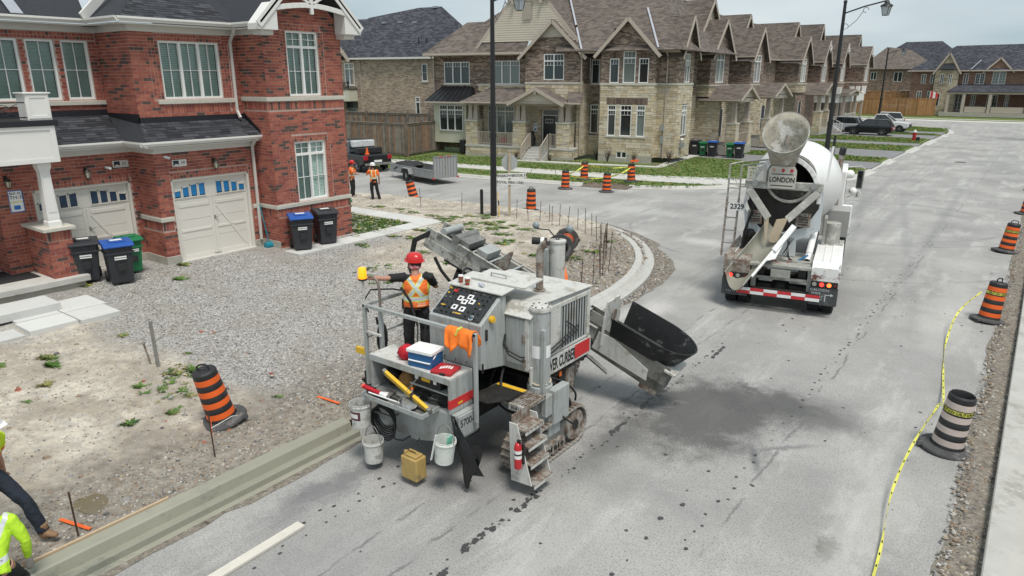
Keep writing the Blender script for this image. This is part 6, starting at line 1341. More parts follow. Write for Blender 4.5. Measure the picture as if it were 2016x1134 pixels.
g=MB();lo_=[CM@Vector((u,v,.24))for u,v in U];hi_=[CM@Vector((u+sh_(u),v*1.30,.66-.06*v*side/.33))for u,v in U];lo2=[CM@Vector((u+.01*(u<.42),v*.95,.24))for u,v in U];hi2=[CM@Vector((u+sh_(u)*.9,v*1.25,.66-.06*v*side/.33))for u,v in U]
k_=len(U);g.add(lo_+hi_+lo2+hi2,[(i,i+1,k_+i+1,k_+i)for i in range(k_-1)]+[(2*k_+i,2*k_+i+1,3*k_+i+1,3*k_+i)for i in range(k_-1)]+[(k_+i,k_+i+1,3*k_+i+1,3*k_+i)for i in range(k_-1)],pmat('cement_splashed_rubber',(0.014,0.015,0.016),.5,var=.3,scale=8,dirt=((0.16,0.165,0.16),.58,4)))
part(g,'rubber_chute_wall',par=hp,fix=False,smooth=50)
g=MB();M_p=frame(CM@Vector((1.22,0,0)),-vy*side,wz+ux*.25)
g.prism([(-.38,-.02),(.38,-.02),(.38,.40),(.2,.82),(-.34,.82),(-.38,.5)],-.015,.015,G2,M_p);pl_=part(g,'head_plate',par=hp,bevel=.004);g=MB();g.cyl(M_p@Vector((.02,.48,.016)),M_p@Vector((.02,.48,.03)),.12,RU,n=20);g.cyl(M_p@Vector((.02,.48,-.03)),M_p@Vector((.02,.48,-.016)),.12,RU,n=20);part(g,'rusty_port',par=pl_)
g=MB();g.prism([(-.1,0),(1.05,0),(1.05,.35),(.75,.38),(-.05,.2)],-.012,.012,G2,frame(CM@Vector((.3,side*.325,-.16)),ux,wz));part(g,'side_plate',par=hp)
g=MB();cbox(g,-.22,.0,-.34,.34,.18,.23,G2);cbox(g,-.05,.3,-.24,.24,-.40,-.3,RU);part(g,'hopper_lip',par=hp,bevel=.01)
a_,b_=CM@Vector((2.0,side*.2,-.35)),CM@Vector((.9,side*.28,-.50));g=MB();g.cyl(a_,a_.lerp(b_,.55),.045,DKS,n=12);g.cyl(a_.lerp(b_,.55),b_,.018,pmat('chrome_rod',(.6,.6,.6),.2,1.0),n=8);g.bar(a_+Vector((0,0,.06)),b_+Vector((0,0,.06)),.02,.03,G2);part(g,'hydraulic_cylinder',par=hp,smooth=40)
g=MB();g.cyl((-6.95,10.75,.7),(-6.95,10.75,2.88),.145,G2,n=24);fc=part(g,'leg_column',smooth=40);g=MB();g.cyl((-6.95,10.75,2.88),(-6.95,10.75,2.92),.16,G2,n=24);part(g,'cap_plate',par=fc,smooth=40)
g=MB();g.bb(-7.18,-7.06,10.55,10.8,1.9,2.75,G1);g.tube([(-7.1,10.6,2.7),(-7.22,10.5,2.55),(-7.2,10.5,2.3),(-7.1,10.55,2.1)],.02,BKR,7);g.cyl((-7.35,10.5,2.9),(-7.1,10.6,2.9),.07,BKR,n=12);g.cyl((-7.2,10.56,2.9),(-7.14,10.59,2.9),.075,WHT,n=12);part(g,'jack_motor',par=fc,smooth=40)
for(x,y,z,rx)in((-7.55,10.9,3.1,0),(-6.85,11.0,3.1,1)):
 q=MB();q.tube([(-6.95,10.75,2.92),((x-6.95)/2,10.9,3.05),(x,y,z-.06)],.012,DKS,6);q.sphere((x,y,z),.075,pmat('lamp_shell',(.22,.26,.27),.4),12,(1,.8,1));part(q,'work_lamp',par=fc,smooth=50)
g=MB();g.tube([(-5.95,9.3,1.2),(-5.85,9.45,1.05),(-5.9,9.6,1.1),(-5.8,9.75,1.2),(-5.85,9.9,1.1)],.05,DKS,8);g.bb(-6.1,-5.8,9.3,9.55,.72,1.1,RU);g.prism([(9.3,1.05),(9.6,1.0),(9.55,.6),(9.42,.62),(9.38,.8)],0,.04,RU,XZ(-5.85));g.cyl((-5.8,9.1,1.02),(-5.74,9.1,1.02),.09,BKR,n=16);g.bb(-5.75,-5.73,9.0,9.06,1.1,1.18,pmat('hi_vis_orange',(.8,.17,.02),.6));part(g,'steering_gear',smooth=40)
g=MB();g.bb(-8.95,-8.3,7.9,7.98,1.28,1.36,YEL)if False else g.bb(-8.62,-8.36,7.2,7.26,1.42,1.52,YEL);g.tube([(-8.4,7.3,1.0),(-8.6,7.3,.9),(-8.4,7.4,.7)],.03,DKS,7);g.bb(-8.5,-8.3,7.25,7.5,.7,1.1,DKS);part(g,'sensor_arm')
g=MB();g.prism([(-6.30,7.3),(-5.9,7.3),(-5.7,7.6),(-5.72,7.95),(-6.2,7.95)],1.22,1.235,DKS);g.prism([(-6.2,7.91),(-5.7,7.91),(-5.68,8.0),(-6.2,8.0)],1.236,1.242,YEL);part(g,'heel_plate')
for(x,y,z)in[(-7.25+.17*k,8.128,2.27)for k in range(9)]+[(-5.705,8.22+.2*k,2.37)for k in range(8)]+[(-7.12+.22*k,7.51,1.68)for k in range(5)]:g=MB();g.sphere((x,y,z),.012,DKS,6);part(g,'bolt')
for(pts,r_)in(([(-6.3,8.3,1.5),(-6.1,7.9,1.25),(-5.9,7.95,.9),(-5.75,8.1,.8)],.02),([(-6.5,8.4,1.45),(-6.4,8.0,1.1),(-6.1,8.0,.8),(-5.8,8.2,.7)],.02),([(-6.9,7.6,1.6),(-6.8,7.42,1.3),(-6.5,7.4,1.1),(-6.2,7.5,1.05)],.016),([(-5.7,8.6,1.2),(-5.5,8.75,1.0),(-5.45,8.9,.75),(-5.55,9.0,.6)],.022),([(-5.75,8.7,1.2),(-5.6,8.95,1.05),(-5.55,9.2,.8),(-5.6,9.3,.6)],.018),([(-5.45,8.5,.75),(-5.3,8.6,.6),(-5.32,8.8,.45)],.016),([(-8.3,7.4,1.2),(-8.45,7.5,.9),(-8.2,7.8,.7),(-7.9,8.2,.8)],.02),([(-7.9,9.0,2.2),(-8.0,9.3,2.5),(-8.2,9.8,2.3),(-8.3,10.2,1.9)],.02),([(-7.7,9.1,2.1),(-7.8,9.5,2.45),(-8.0,10.0,2.3),(-8.2,10.3,1.8)],.02),([(-7.5,8.0,2.2),(-7.55,7.8,2.0),(-7.5,7.7,1.6),(-7.4,7.6,1.3)],.014)):g=MB();g.tube(arc(pts,5),r_,BKR,7);part(g,'hydraulic_hose',smooth=60)
g=MB();g.bb(-7.9,-7.5,8.3,9.6,1.25,1.9,GD);g.cyl((-7.75,8.6,1.9),(-7.75,8.6,2.15),.10,DKS,n=14);g.bb(-7.7,-7.45,9.0,9.3,1.9,2.3,G1);part(g,'valve_block',bevel=.02)
g=MB();g.bb(-8.25,-7.9,9.1,9.4,2.05,2.12,GD);g.bar((-8.1,9.2,1.3),(-8.1,9.2,2.1),.06,.06,G1);g.sphere((-8.05,9.2,2.25),.11,DKS,10);g.tube([(-8.1,9.2,2.1),(-8.3,9.0,2.5),(-8.35,8.9,2.75)],.03,BKR,7);part(g,'drive_motor',smooth=50)
#loose things on and hanging from the machine
def add(mb,name,label,cat,group=None,**k):return tag(mb.build(name,None,**k),label,cat,group)
def cooler():
 t=thing('cooler','small blue cooler with white lid and handle on the machine shelf','cooler',(-7.0,7.0,1.70));R_=Matrix.Rotation(R(8),4,'Z');C_=Matrix.Translation((-6.85,7.03,0))@R_
 g=MB(C_);g.box((0,0,1.815),(.43,.31,.25),pmat('cooler_blue',(.015,.10,.26),.45,var=.05));g.build('body',t,bevel=.02);g=MB(C_);g.box((0,0,1.95),(.46,.34,.055),pmat('cooler_white',(.8,.8,.8),.4));g.box((0,0,1.98),(.33,.22,.02),MATS['cooler_white']);g.build('lid',t,bevel=.012)
 g=MB(C_);g.tube([(-.205,-.0,1.92),(-.215,-.08,1.86),(-.19,-.16,1.80),(.19,-.16,1.80),(.215,-.08,1.88),(.205,0,1.92)],.012,MATS['cooler_white'],8);g.build('handle',t,smooth=50)
cooler()
g=MB();g.box((-6.44,7.02,1.728),(.34,.33,.055),pmat('case_red',(.42,.02,.025),.45,var=.1,scale=6),rz=R(12));t=g.build('tool_case',None,bevel=.015);tag(t,'flat red plastic tool case lying at the right end of the machine shelf','case')
g=MB();C_=Matrix.Translation((-6.44,7.02,1.757))@Matrix.Rotation(R(30),4,'Z')
for k_,(a,b)in enumerate(((-.09,.0),(-.05,.02),(-.01,.035),(.03,.03),(.07,.01))):g.add([C_@Vector((a,b-.05,0)),C_@Vector((a+.03,b-.045,0)),C_@Vector((a+.04,b+.05,0)),C_@Vector((a+.012,b+.04,0))],[(0,1,2,3)],WHT)
g.build('logo',t);g=MB();g.box((-6.37,6.865,1.725),(.08,.02,.035),BKR,rz=R(12));g.build('latch',t)
def blob(name,label,cat,c,sc,mat,seed,n=18,amp=.25,parent=None,fq=6):
 g=MB();g.sphere((0,0,0),1,mat,n)
 for i,v in enumerate(g.v):d=1+amp*noise.noise(v*2.0+Vector((seed,0,0)))+amp*.6*noise.noise(v*fq+Vector((0,seed,0)));g.v[i]=Vector((c[0]+v.x*sc[0]*d,c[1]+v.y*sc[1]*d,c[2]+v.z*sc[2]*d))
 o=g.build(name,parent,smooth=80)
 return tag(o,label,cat)if label else o
REDC=pmat('red_cloth',(.45,.008,.02),.85,var=.25,scale=14,bump=.6,bscale=25)
blob('cloth_bag','crumpled red cloth bag beside the blue cooler','bag',(-7.25,7.04,1.80),(.17,.13,.12),REDC,3)
OV=pmat('hi_vis_cloth',(0.88,0.20,0.02),.8,var=.2,scale=9,bump=.5,bscale=18)
def drape():
 g=MB();nu,nv=26,16;vs=[]
 for i in range(nu+1):
  for j in range(nv+1):
   u=i/nu;v=j/nv-.5
   x=-6.52+u*.50+.02*math.sin(v*9+u*5);d=abs(v)*2;L_=(.34+.10*math.sin(u*8+(v>0))-.12*abs(u-.45))*(1 if v<0 else .8)
   y=7.2+(-.05 if v<0 else .05)*min(1,d*4)+.035*math.sin(u*19+v*3)*d+(.05*d*(-1 if v<0 else 1));z=2.335-max(0,d-.12)*L_+.02*noise.noise((u*9,v*9,1))
   vs.append((x,y,z))
 fs=[(i*(nv+1)+j,i*(nv+1)+j+1,(i+1)*(nv+1)+j+1,(i+1)*(nv+1)+j)for i in range(nu)for j in range(nv)]
 g.add(vs,fs,OV);o=g.build('work_shirt',None,smooth=80,fix=False);tag(o,'bright orange work shirt thrown over the machine guard rail','shirt');m=o.modifiers.new('t','SOLIDIFY');m.thickness=.012
 g=MB();g.tube([(-6.33,7.13,2.25),(-6.30,7.15,2.34),(-6.26,7.2,2.37)],.02,pmat('lime_tape',(.55,.6,.1),.6),6);g.build('reflective_tape',o)
drape()
blob('cloth','orange cloth heap under the draped shirt sleeve','cloth',(-6.75,7.08,2.02),(.13,.10,.07),OV,8)if False else None
def plastic_bag():
 pts=[(-6.18,6.84,1.12,.03),(-6.08,6.80,1.0,.05),(-5.98,6.78,.82,.09),(-5.86,6.8,.62,.13),(-5.80,6.8,.48,.12),(-5.84,6.78,.36,.08),(-5.86,6.78,.22,.055),(-5.87,6.78,.10,.03)]
 g=MB();n=16;vs=[]
 for i,(x,y,z,r_)in enumerate(pts):
  for j in range(n):a=2*math.pi*j/n;rr_=r_*(1+.35*math.sin(3*a+i*.7)+.2*math.sin(7*a+i));vs.append((x+rr_*math.cos(a),y+rr_*.5*math.sin(a),z+.02*math.sin(5*a+i)))
 g.add(vs,[(i*n+j,i*n+(j+1)%n,(i+1)*n+(j+1)%n,(i+1)*n+j)for i in range(len(pts)-1)for j in range(n)]+[tuple(range(n)),tuple(range(7*n,8*n))],pmat('black_bin_liner',(.008,.008,.009),.28,bump=.6,bscale=14))
 g.add([(-5.88,6.77,.74),(-5.66,6.80,.86),(-5.60,6.82,.72),(-5.66,6.8,.5),(-5.56,6.8,.38),(-5.80,6.76,.34)],[(0,1,2),(0,2,3),(0,3,5),(3,4,5)],MATS['black_bin_liner'])
 add(g,'bin_liner','black plastic bin liner hanging from the rear corner of the machine','plastic bag',smooth=70,fix=False)
plastic_bag()
def bucket(c,r,h,mat,label,band=None,tilt=0,bail=True,top=None):
 t=thing('bucket',label,'bucket',(c[0],c[1],c[2]));M_=Matrix.Translation(c)@Matrix.Rotation(tilt,4,'Y')
 g=MB(M_);g.lathe([(r*.86,0),(r*.98,h*.86),(r*1.05,h*.87),(r*1.05,h*.92),(r,h*.93),(r*1.02,h),(r*.96,h),(r*.82,.015)],mat,n=24,cap1=False);g.lathe([(r*.80,.012),(.001,.012)],mat,n=24,cap0=False,cap1=False);g.build('body',t,smooth=40)
 if bail:g=MB(M_);g.tube([(r*1.04*math.cos(a),0,h*.9+h*.75*math.sin(a))for a in[math.pi*i/10 for i in range(11)]],.006,GD,5);g.build('handle',t,smooth=60)
 if band:
  g=MB(M_);a0_,a1_=band;
  g.lathe([(r*.915+.002,h*.35),(r*.955+.002,h*.72)],pmat('maroon_label',(.10,.03,.045),.5),n=8,a0=a0_,a1=a1_);g.lathe([(r*.925+.004,h*.44),(r*.945+.004,h*.63)],WHT,n=5,a0=a0_+.25,a1=a1_-.25);g.build('label',t)
 return t
PW=pmat('cement_stained_white',(.55,.55,.52),.5,var=.1,scale=5,dirt=((.33,.33,.31),.5,7));
PG=pmat('green_splashed_white',(.66,.68,.64),.5,var=.06,scale=6,dirt=[((.12,.42,.30),.56,9),((.45,.45,.42),.57,14)])
bucket((-7.74,6.48,.66),.165,.38,PW,'white pail with maroon emblem hanging highest on the machine left corner',band=(3.9,5.5))
bucket((-7.50,6.48,.12),.16,.36,PW,'grimy white pail hanging lower, beneath the pail with the emblem',band=(3.2,4.2))
t=bucket((-6.14,6.60,.53),.155,.36,PG,'white pail splashed with green, holding a scraper, hung on the machine rear',tilt=R(6))
g=MB();g.bar((-6.22,6.42,.60),(-6.12,6.43,1.02),.035,.012,WHT);add(g,'stir_stick','white plastic stir stick standing against the green splashed pail','stick');g=MB();g.bar((-6.04,6.60,.78),(-6.01,6.60,.96),.11,.012,pmat('mint_plastic',(.2,.55,.4),.5));g.bb(-6.77,-6.55,6.37,6.375,.78,.93,MATS['mint_plastic'])if False else None;add(g,'scraper','mint green scraper standing in the green splashed pail','scraper')
def jug():
 t=thing('jerry_can','dirty yellow jerry can hanging under the machine rear','jerry can',(-6.68,6.55,.24));jm=pmat('stained_yellow_plastic',(.42,.29,.10),.5,var=.2,scale=6,dirt=[((.2,.16,.08),.56,5),((.36,.36,.32),.62,3)])
 g=MB();g.bb(-6.85,-6.53,6.42,6.64,.10,.46,jm);g.bb(-6.82,-6.56,6.45,6.61,.46,.50,jm);g.build('body',t,bevel=.035);g=MB();g.tube([(-6.78,6.53,.50),(-6.75,6.53,.54),(-6.63,6.53,.54),(-6.60,6.53,.50)],.014,jm,8);g.build('handle',t);g=MB();g.cyl((-6.79,6.48,.49),(-6.79,6.48,.53),.03,jm,n=12);g.build('cap',t);g=MB();g.tube([(-6.69,6.53,.54),(-6.69,6.6,.62),(-6.71,6.7,.66)],.008,BKR,5);g.build('strap',t)
jug()
g=MB()
for i in range(7):r_=.20+.012*i;g.tube([(-7.46+r_*math.cos(a)*(1+.04*math.sin(i*2)),6.74-.012*i,.80-.02*i+r_*math.sin(a))for a in[2*math.pi*k_/24 for k_ in range(24)]],.013,BKR,6,closed=True)
g.tube([(-7.3,6.7,.65),(-7.2,6.66,.5),(-7.05,6.68,.52),(-6.95,6.75,.6)],.012,BKR,6)
add(g,'hose_coil','black hose coiled on a bracket on the machine rear panel','hose',smooth=50);g=MB();g.bar((-7.85,6.70,.82),(-7.25,6.70,.82),.035,.03,GD);g.bar((-7.3,6.84,.82),(-7.3,6.7,.82),.03,.03,GD);part(g,'hose_bracket')
def extinguisher():
 t=thing('fire_extinguisher','red fire extinguisher strapped to the machine steps','fire extinguisher',(-5.2,7.12,.52));c=(-5.2,7.12,0);rd=pmat('extinguisher_red',(.5,.015,.02),.3,coat=.3)
 g=MB();g.lathe([(.052,.50),(.056,.52),(.056,.84),(.045,.88),(.02,.90)],rd,c,20);g.build('cylinder',t,smooth=40);g=MB();g.lathe([(.0565,.66),(.0565,.79)],WHT,c,20,cap0=False,cap1=False);g.build('label',t)
 g=MB();g.cyl((-5.2,7.12,.9),(-5.2,7.12,.94),.018,DKS,n=10);g.bar((-5.2,7.12,.945),(-5.12,7.09,.965),.018,.012,BKR);g.bar((-5.2,7.12,.935),(-5.13,7.09,.93),.018,.01,BKR);g.tube([(-5.19,7.12,.92),(-5.12,7.14,.9),(-5.12,7.15,.7),(-5.13,7.14,.6)],.010,BKR,6);g.build('valve',t);g=MB();g.lathe([(.058,.715),(.058,.74)],BKR,c,20,cap0=False,cap1=False);g.bb(-5.26,-5.14,7.17,7.2,.55,.85,BKR);g.build('strap',t)
extinguisher()
def shovel():
 t=thing('shovel','round point shovel with wooden handle lying across the tool tray','shovel',(-6.9,6.55,1.2));g=MB();vs=[]
 for i in range(9):
  for j in range(7):u=i/8;v=j/6*2-1;w=.125*(1 if u<.5 else math.sqrt(max(0,1-((u-.5)/.5)**2.2)))+.002;vs.append((u*.33,v*w,.03*v*v+.02*math.sin(u*3)))
 C_=Matrix.Translation((-6.93,6.78,1.23))@Matrix.Rotation(R(-52),4,'Z')@Matrix.Rotation(R(14),4,'Y')
 g=MB(C_);g.add(vs,[(i*7+j,i*7+j+1,(i+1)*7+j+1,(i+1)*7+j)for i in range(8)for j in range(6)],pmat('shovel_steel',(.32,.34,.35),.45,.6,var=.2,scale=12));o=g.build('blade',t,smooth=60,fix=False);m=o.modifiers.new('s','SOLIDIFY');m.thickness=.004
 g=MB(C_);g.tube([(.02,0,.02),(-.12,0,.05)],.018,MATS['shovel_steel'],8);g.tube([(-.12,0,.05),(-.5,0,.09)],.019,pmat('ash_wood',(.42,.25,.12),.6),8);g.tube([(-.11,0,.05),(-.15,0,.055)],.023,pmat('hi_vis_orange',(.8,.17,.02),.6),8);g.build('handle',t,smooth=40)
shovel()
g=MB();a,b=Vector((-7.52,6.80,1.50)),Vector((-6.46,6.66,1.20));g.bar(a,b,.05,.10,YEL,up=(0,-.4,1));t=add(g,'spirit_level','long yellow spirit level leaning across the tool tray','spirit level',bevel=.004);g=MB()
for f in(.0,.62,.98):p=a.lerp(b,f);g.bar(p,p+(b-a).normalized()*.06,.054,.104,INK if f<.9 and f>.1 else GD,up=(0,-.4,1))
g.build('end_cap',t)
for(p,q,r_,m,nm,lb)in(((-7.8,6.62,1.24),(-7.25,6.60,1.22),.035,REDC,'paint_marker','red spray marking wand nearest the tray corner'),((-7.6,6.54,1.22),(-6.95,6.56,1.22),.012,WHT,'marking_stick','thin white marking stick lying at the tray front edge'),((-7.75,6.72,1.18),(-7.0,6.66,1.18),.014,DKS,'pry_bar','dark pry bar lying in the middle of the tool tray'),((-7.9,6.66,1.23),(-7.65,6.74,1.2),.012,DKS,'hand_tool','short black handle poking over the tray left end')):
 g=MB();g.tube([p,q],r_,m,10);
 if nm=='paint_marker':g.tube([Vector(p).lerp(Vector(q),.72),q],.037,WHT,10);g.sphere(p,.04,pmat('marking_pink',(.9,.15,.08),.6),8)
 add(g,nm,lb,'tool',smooth=40)
g=MB();g.box((-7.5,6.74,1.165),(.34,.24,.03),GD,rz=.3);g.box((-7.45,6.68,1.185),(.16,.12,.012),WHT,rz=.4);g.box((-7.45,6.68,1.193),(.06,.05,.008),MATS['hi_vis_orange'],rz=.4);add(g,'hand_float','steel hand float with a white card on it in the tool tray','tool',bevel=.004)
g=MB();g.bb(-7.02,-6.45,6.90,7.2,1.42,1.60,BKR);t=add(g,'toolbox','black toolbox with silver latches on the cabinet shelf','toolbox',bevel=.012);g=MB();g.bb(-6.82,-6.65,6.893,6.9,1.50,1.55,YEL);g.build('label',t);g=MB();g.bb(-6.95,-6.89,6.892,6.9,1.5,1.58,WHT);g.build('latch',t);g=MB();g.bb(-6.58,-6.52,6.892,6.9,1.5,1.58,WHT);g.build('latch',t)
blob('tool_bag','tan leather tool bag inside the open cabinet','bag',(-7.25,7.05,1.33),(.16,.14,.17),pmat('tan_leather',(.30,.17,.06),.8,var=.3,scale=12),5)
blob('tool_bag','black tool bag in the dark left end of the cabinet','bag',(-7.6,7.08,1.30),(.15,.14,.15),BKR,9)
for i in range(3):
 g=MB();
 for k_ in range(4):g.tube([(-6.85+i*.2+(.08+.01*k_)*math.cos(a),7.0-.012*k_+.05*math.sin(a),1.20+.05*math.sin(a+k_))for a in[2*math.pi*q/14 for q in range(14)]],.008,[BKR,GD,BKR][i],5,closed=True)
 add(g,'cable_coil',['black cable coil under the toolbox, next to the tan bag','grey wire coil in the middle below the toolbox','black cable coil nearest the cabinet right side'][i],'cable')
g=MB();g.tube([(-6.75,6.84,1.66),(-6.9,6.6,1.36),(-6.97,6.45,1.2)],.006,GD,5);part(g,'tray_chain')
for(x,y,lb)in((-7.05,8.10,'red paper coffee cup with white lid, left one on the console lid'),(-6.88,8.06,'red paper coffee cup with white lid, right one beside the crushed can')):
 t=thing('coffee_cup',lb,'cup',(x,y,2.69),group='coffee cups on the console lid');g=MB();g.lathe([(.03,2.695),(.042,2.80)],pmat('cup_red',(.35,.03,.02),.5),(x,y,0),14);g.build('cup',t,smooth=40);g=MB();g.lathe([(.0375,2.73),(.041,2.77)],pmat('cup_sleeve',(.25,.14,.07),.8),(x,y,0),14);g.build('sleeve',t);g=MB();g.lathe([(.045,2.80),(.042,2.82),(.03,2.823)],WHT,(x,y,0),14);g.build('lid',t,smooth=40)
g=MB();g.cyl((-6.68,8.12,2.725),(-6.58,8.09,2.73),.03,pmat('can_white',(.6,.62,.66),.35,.3,dirt=((.05,.1,.4),.55,30)),n=12);add(g,'drink_can','crushed white drink can lying on the console lid','can',smooth=40)
g=MB();g.cyl((-8.22,7.4,1.5),(-8.14,7.42,2.05),.0,BKR)if False else g.sphere((-8.1,7.33,1.75),1,BKR,14,(.04,.12,.28));g.tube([(-8.16,7.3,1.98),(-8.18,7.3,2.1)],.02,BKR,7);part(g,'canvas_pouch',smooth=60)
g=MB();g.tube([(-5.32,7.75+.05*math.cos(a),.78+.07*math.sin(a))for a in[2*math.pi*q/14 for q in range(14)]],.014,RU,7,closed=True);part(g,'lifting_ring',smooth=50)
#concrete mixer truck, local frame: x right, y forward, z up
tk=thing('mixer_truck','white concrete mixer truck seen from behind, with hopper, chute and red tail lamps','truck',(-4.82,17.85,0),R(11),local=True)
TW=pmat('truck_white_paint',(0.82,0.82,0.81),.38,var=.03,scale=2,streak=((.5,.48,.44),.35),dirt=((.62,.61,.58),.64,3),coat=.2)
TG=pmat('cement_grey_steel',(0.33,0.33,0.30),.7,.1,var=.2,scale=4,bump=.3,bscale=25,dirt=[((.50,.49,.46),.54,4),((.20,.19,.17),.6,7)])
TB=pmat('cement_crusted_steel',(0.36,0.335,0.28),.85,var=.3,scale=7,bump=.7,bscale=18,dirt=[((.60,.60,.57),.52,1.6),((.13,.12,.10),.58,2.4)])
PL=pmat('pale_blue_paint',(0.55,0.59,0.61),.45,var=.05,scale=2,dirt=((.40,.40,.38),.6,4))
def tp(g,n,par=None,**k):return g.build(n,par or tk,**k)
g=MB();g.bb(-.62,-.42,.3,9.2,.85,1.15,DKS);g.bb(.42,.62,.3,9.2,.85,1.15,DKS);g.bb(-.75,.8,.55,1.6,1.15,1.28,TG);g.bb(-.95,.95,.12,.2,.45,.60,DKS);g.bb(-.7,-.58,.15,.3,.6,1.25,TG);g.bb(.66,.78,.15,.3,.6,1.25,TG);g.bb(-.6,.68,.2,.26,.82,.9,TG);g.bb(-.75,.8,.1,.55,1.16,1.24,TG);tp(g,'chassis',bevel=.015)
g=MB();g.bb(-.22,.25,.08,.12,.92,1.12,TG);tp(g,'licence_plate',bevel=.005)
bar=MB();bar.bb(-1.0,1.0,-.02,.04,.42,.60,DKS);bo_=tp(bar,'underrun_bar',bevel=.006);RR=pmat('reflector_red',(.55,.03,.04),.35);RWh=pmat('reflector_white',(.78,.78,.78),.35)
for row,z in((0,.515),(1,.43)):
 g=MB()
 for k in range(6):
  x0=-1.0+k*.3333;g.bb(x0,x0+.3333,-.026,-.02,z,z+.08,(RWh if(k+row)%2==0 else RR))
 tp(g,'reflective_strip',bo_)
def wheel(x,y,r,w,par,rim=GD,dual=False,segs=24):
 g=MB();g.lathe([(r*.62,-w/2),(r*.9,-w/2),(r,-w/2+.04),(r,w/2-.04),(r*.9,w/2),(r*.62,w/2)],BKR,(x,y,r),segs,rot=Matrix.Rotation(math.pi/2,4,'Y'),cap0=False,cap1=False)
 for k in range(40):a=k*2*math.pi/40;g.box((x,y+r*math.cos(a),r+r*math.sin(a)),(w*.9,.03,.03),BKR,rot=Matrix.Rotation(a,4,'X'))
 o=tp(g,'wheel',par,smooth=40);q=MB();q.lathe([(.10,-.05),(.13,.02),(r*.40,.0),(r*.6,-w*.25),(r*.62,w/2)],rim,(x,y,r),segs,rot=Matrix.Rotation(math.pi/2 if x>0 else-math.pi/2,4,'Y'),cap0=True,cap1=False);q.build('rim',o if par is None else par,smooth=40)if par is None else q.build('rim',par,smooth=40)
for y in(.75,2.05):
 for x in(-1.2,-.86,.86,1.2):wheel(x,y,.52,.29,None)
wheel(-1.12,7.1,.54,.33,None);wheel(1.28,7.1,.54,.33,None)
g=MB();g.cyl((-1.0,.75,.52),(1.0,.75,.52),.1,DKS);g.cyl((-1.0,2.05,.52),(1.0,2.05,.52),.1,DKS);g.sphere((0,.75,.52),.25,DKS,12);tp(g,'axle',smooth=40)
for s in(-1,1):
 x0,x1=(.74,1.40)if s>0 else(-1.40,-.74)
 out=[(.08,1.02),(.10,1.25),(.28,1.40),(1.2,1.42),(2.4,1.40),(2.75,1.2),(2.80,1.0),(2.74,1.0),(2.7,1.17),(2.36,1.35),(.3,1.35),(.15,1.22),(.13,1.02)]
 g=MB();g.prism(out,x0,x1,TW if s>0 else RU,frame((0,0,0),(0,1,0),(0,0,1)));
 for k in(.35,.62):g.bb(x0+(x1-x0)*k-.012,x0+(x1-x0)*k+.012,.3,2.4,1.42,1.435,TW)
 g.bb(x1-.03 if s>0 else x0,x1 if s>0 else x0+.03,.1,2.7,1.2,1.40,TW if s>0 else RU);f=tp(g,'fender',bevel=.012)
 g=MB();g.prism([(x0,.92),(x1,.92),(x1,1.24),(x1-.05,1.30),(x0+.05,1.30),(x0,1.22)],0,.06,pmat('flaking_white_paint',(.72,.72,.70),.6,var=.05,dirt=[((.13,.055,.04),.53,2.6)])if s>0 else RU,YZ(.10));pn=tp(g,'tail_panel',f,bevel=.01)
 g=MB();g.bb(x0+.02,x1-.02,.02,.042,.80,.96,BKR);lb=tp(g,'lamp_bar',f,bevel=.01)
 LR=pmat('lit_red_lamp',(.9,.02,.015),.3,emit=((1,.03,.02),1.6));LO=pmat('lit_orange_lamp',(.9,.15,.03),.3,emit=((1,.12,.02),1.5));LG=pmat('clear_lamp',(.32,.32,.28),.3);DR=pmat('dark_red_lamp',(.16,.01,.01),.3)
 ls=((x0+.10,LG),(x0+.27,LR),(x0+.44,LO),(x0+.58,DR))if s>0 else((x1-.10,DR),(x1-.27,LG),(x1-.45,LR),(x1-.58,DR))
 for i,(x,m)in enumerate(ls):q=MB();rr_=.052 if m is not DR else .03;q.cyl((x,.02,.88),(x,.0,.88),rr_,m,n=18);q.cyl((x,.021,.88),(x,.008,.88),rr_+.012,BKR,n=18);tp(q,'tail_lamp',f)
 g=MB();g.bb(x0,x1,.03,.05,.34,.80,pmat('mud_flap_rubber',(.055,.06,.063),.7,var=.2,scale=4,dirt=((.13,.13,.125),.55,3)));fl=tp(g,'mud_flap',f,bevel=.004)
 if s>0:
  g=MB();Mf=lambda x,z:frame((x,.028,z),(1,0,0),(0,0,1));tx=pmat('flap_print',(.5,.53,.53),.6)
  text_mb(g,'CAUTION',.088,Mf(.98,.73),tx,sx=1.1);text_mb(g,'WIDE',.08,Mf(.90,.64),tx,sx=1.1);text_mb(g,'RT',.08,Mf(1.02,.555),tx);text_mb(g,'TURN',.06,Mf(.98,.49),tx)
  g.bar((1.12,.027,.44),(1.12,.027,.62),.02,.003,tx,up=(0,1,0));g.bar((1.12,.027,.62),(1.25,.027,.62),.02,.003,tx,up=(0,1,0));g.add([(1.24,.026,.585),(1.24,.026,.66),(1.31,.026,.622)],[(0,1,2)],tx);tp(g,'lettering',fl,fix=False)
 else:
  g=MB();text_mb(g,'LONDON',.10,frame((-1.05,.028,.66),(1,0,0),(0,0,1)),pmat('flap_print',(.5,.53,.53)),sx=1.0)if False else None
  for k in range(9):g.bb(-1.27+k*.05,-1.25+k*.05,.022,.03,.44,.46,pmat('flap_print',(.5,.53,.53),.6))
  tp(g,'lettering',fl)
MB.DT=Matrix.Translation((-.16,0,0))
TD=Matrix.Translation((.06,1.75,2.72))@Matrix.Rotation(R(-90+13),4,'X')@Matrix.Rotation(math.pi,4,'X')if False else None
ax0=Vector((.08,1.3,3.30));ax1=Vector((.08,6.9,2.35));dd_=(ax1-ax0).normalized();q_=dd_.to_track_quat('Z','Y').to_matrix().to_4x4()
DM=Matrix.Translation(ax0)@q_
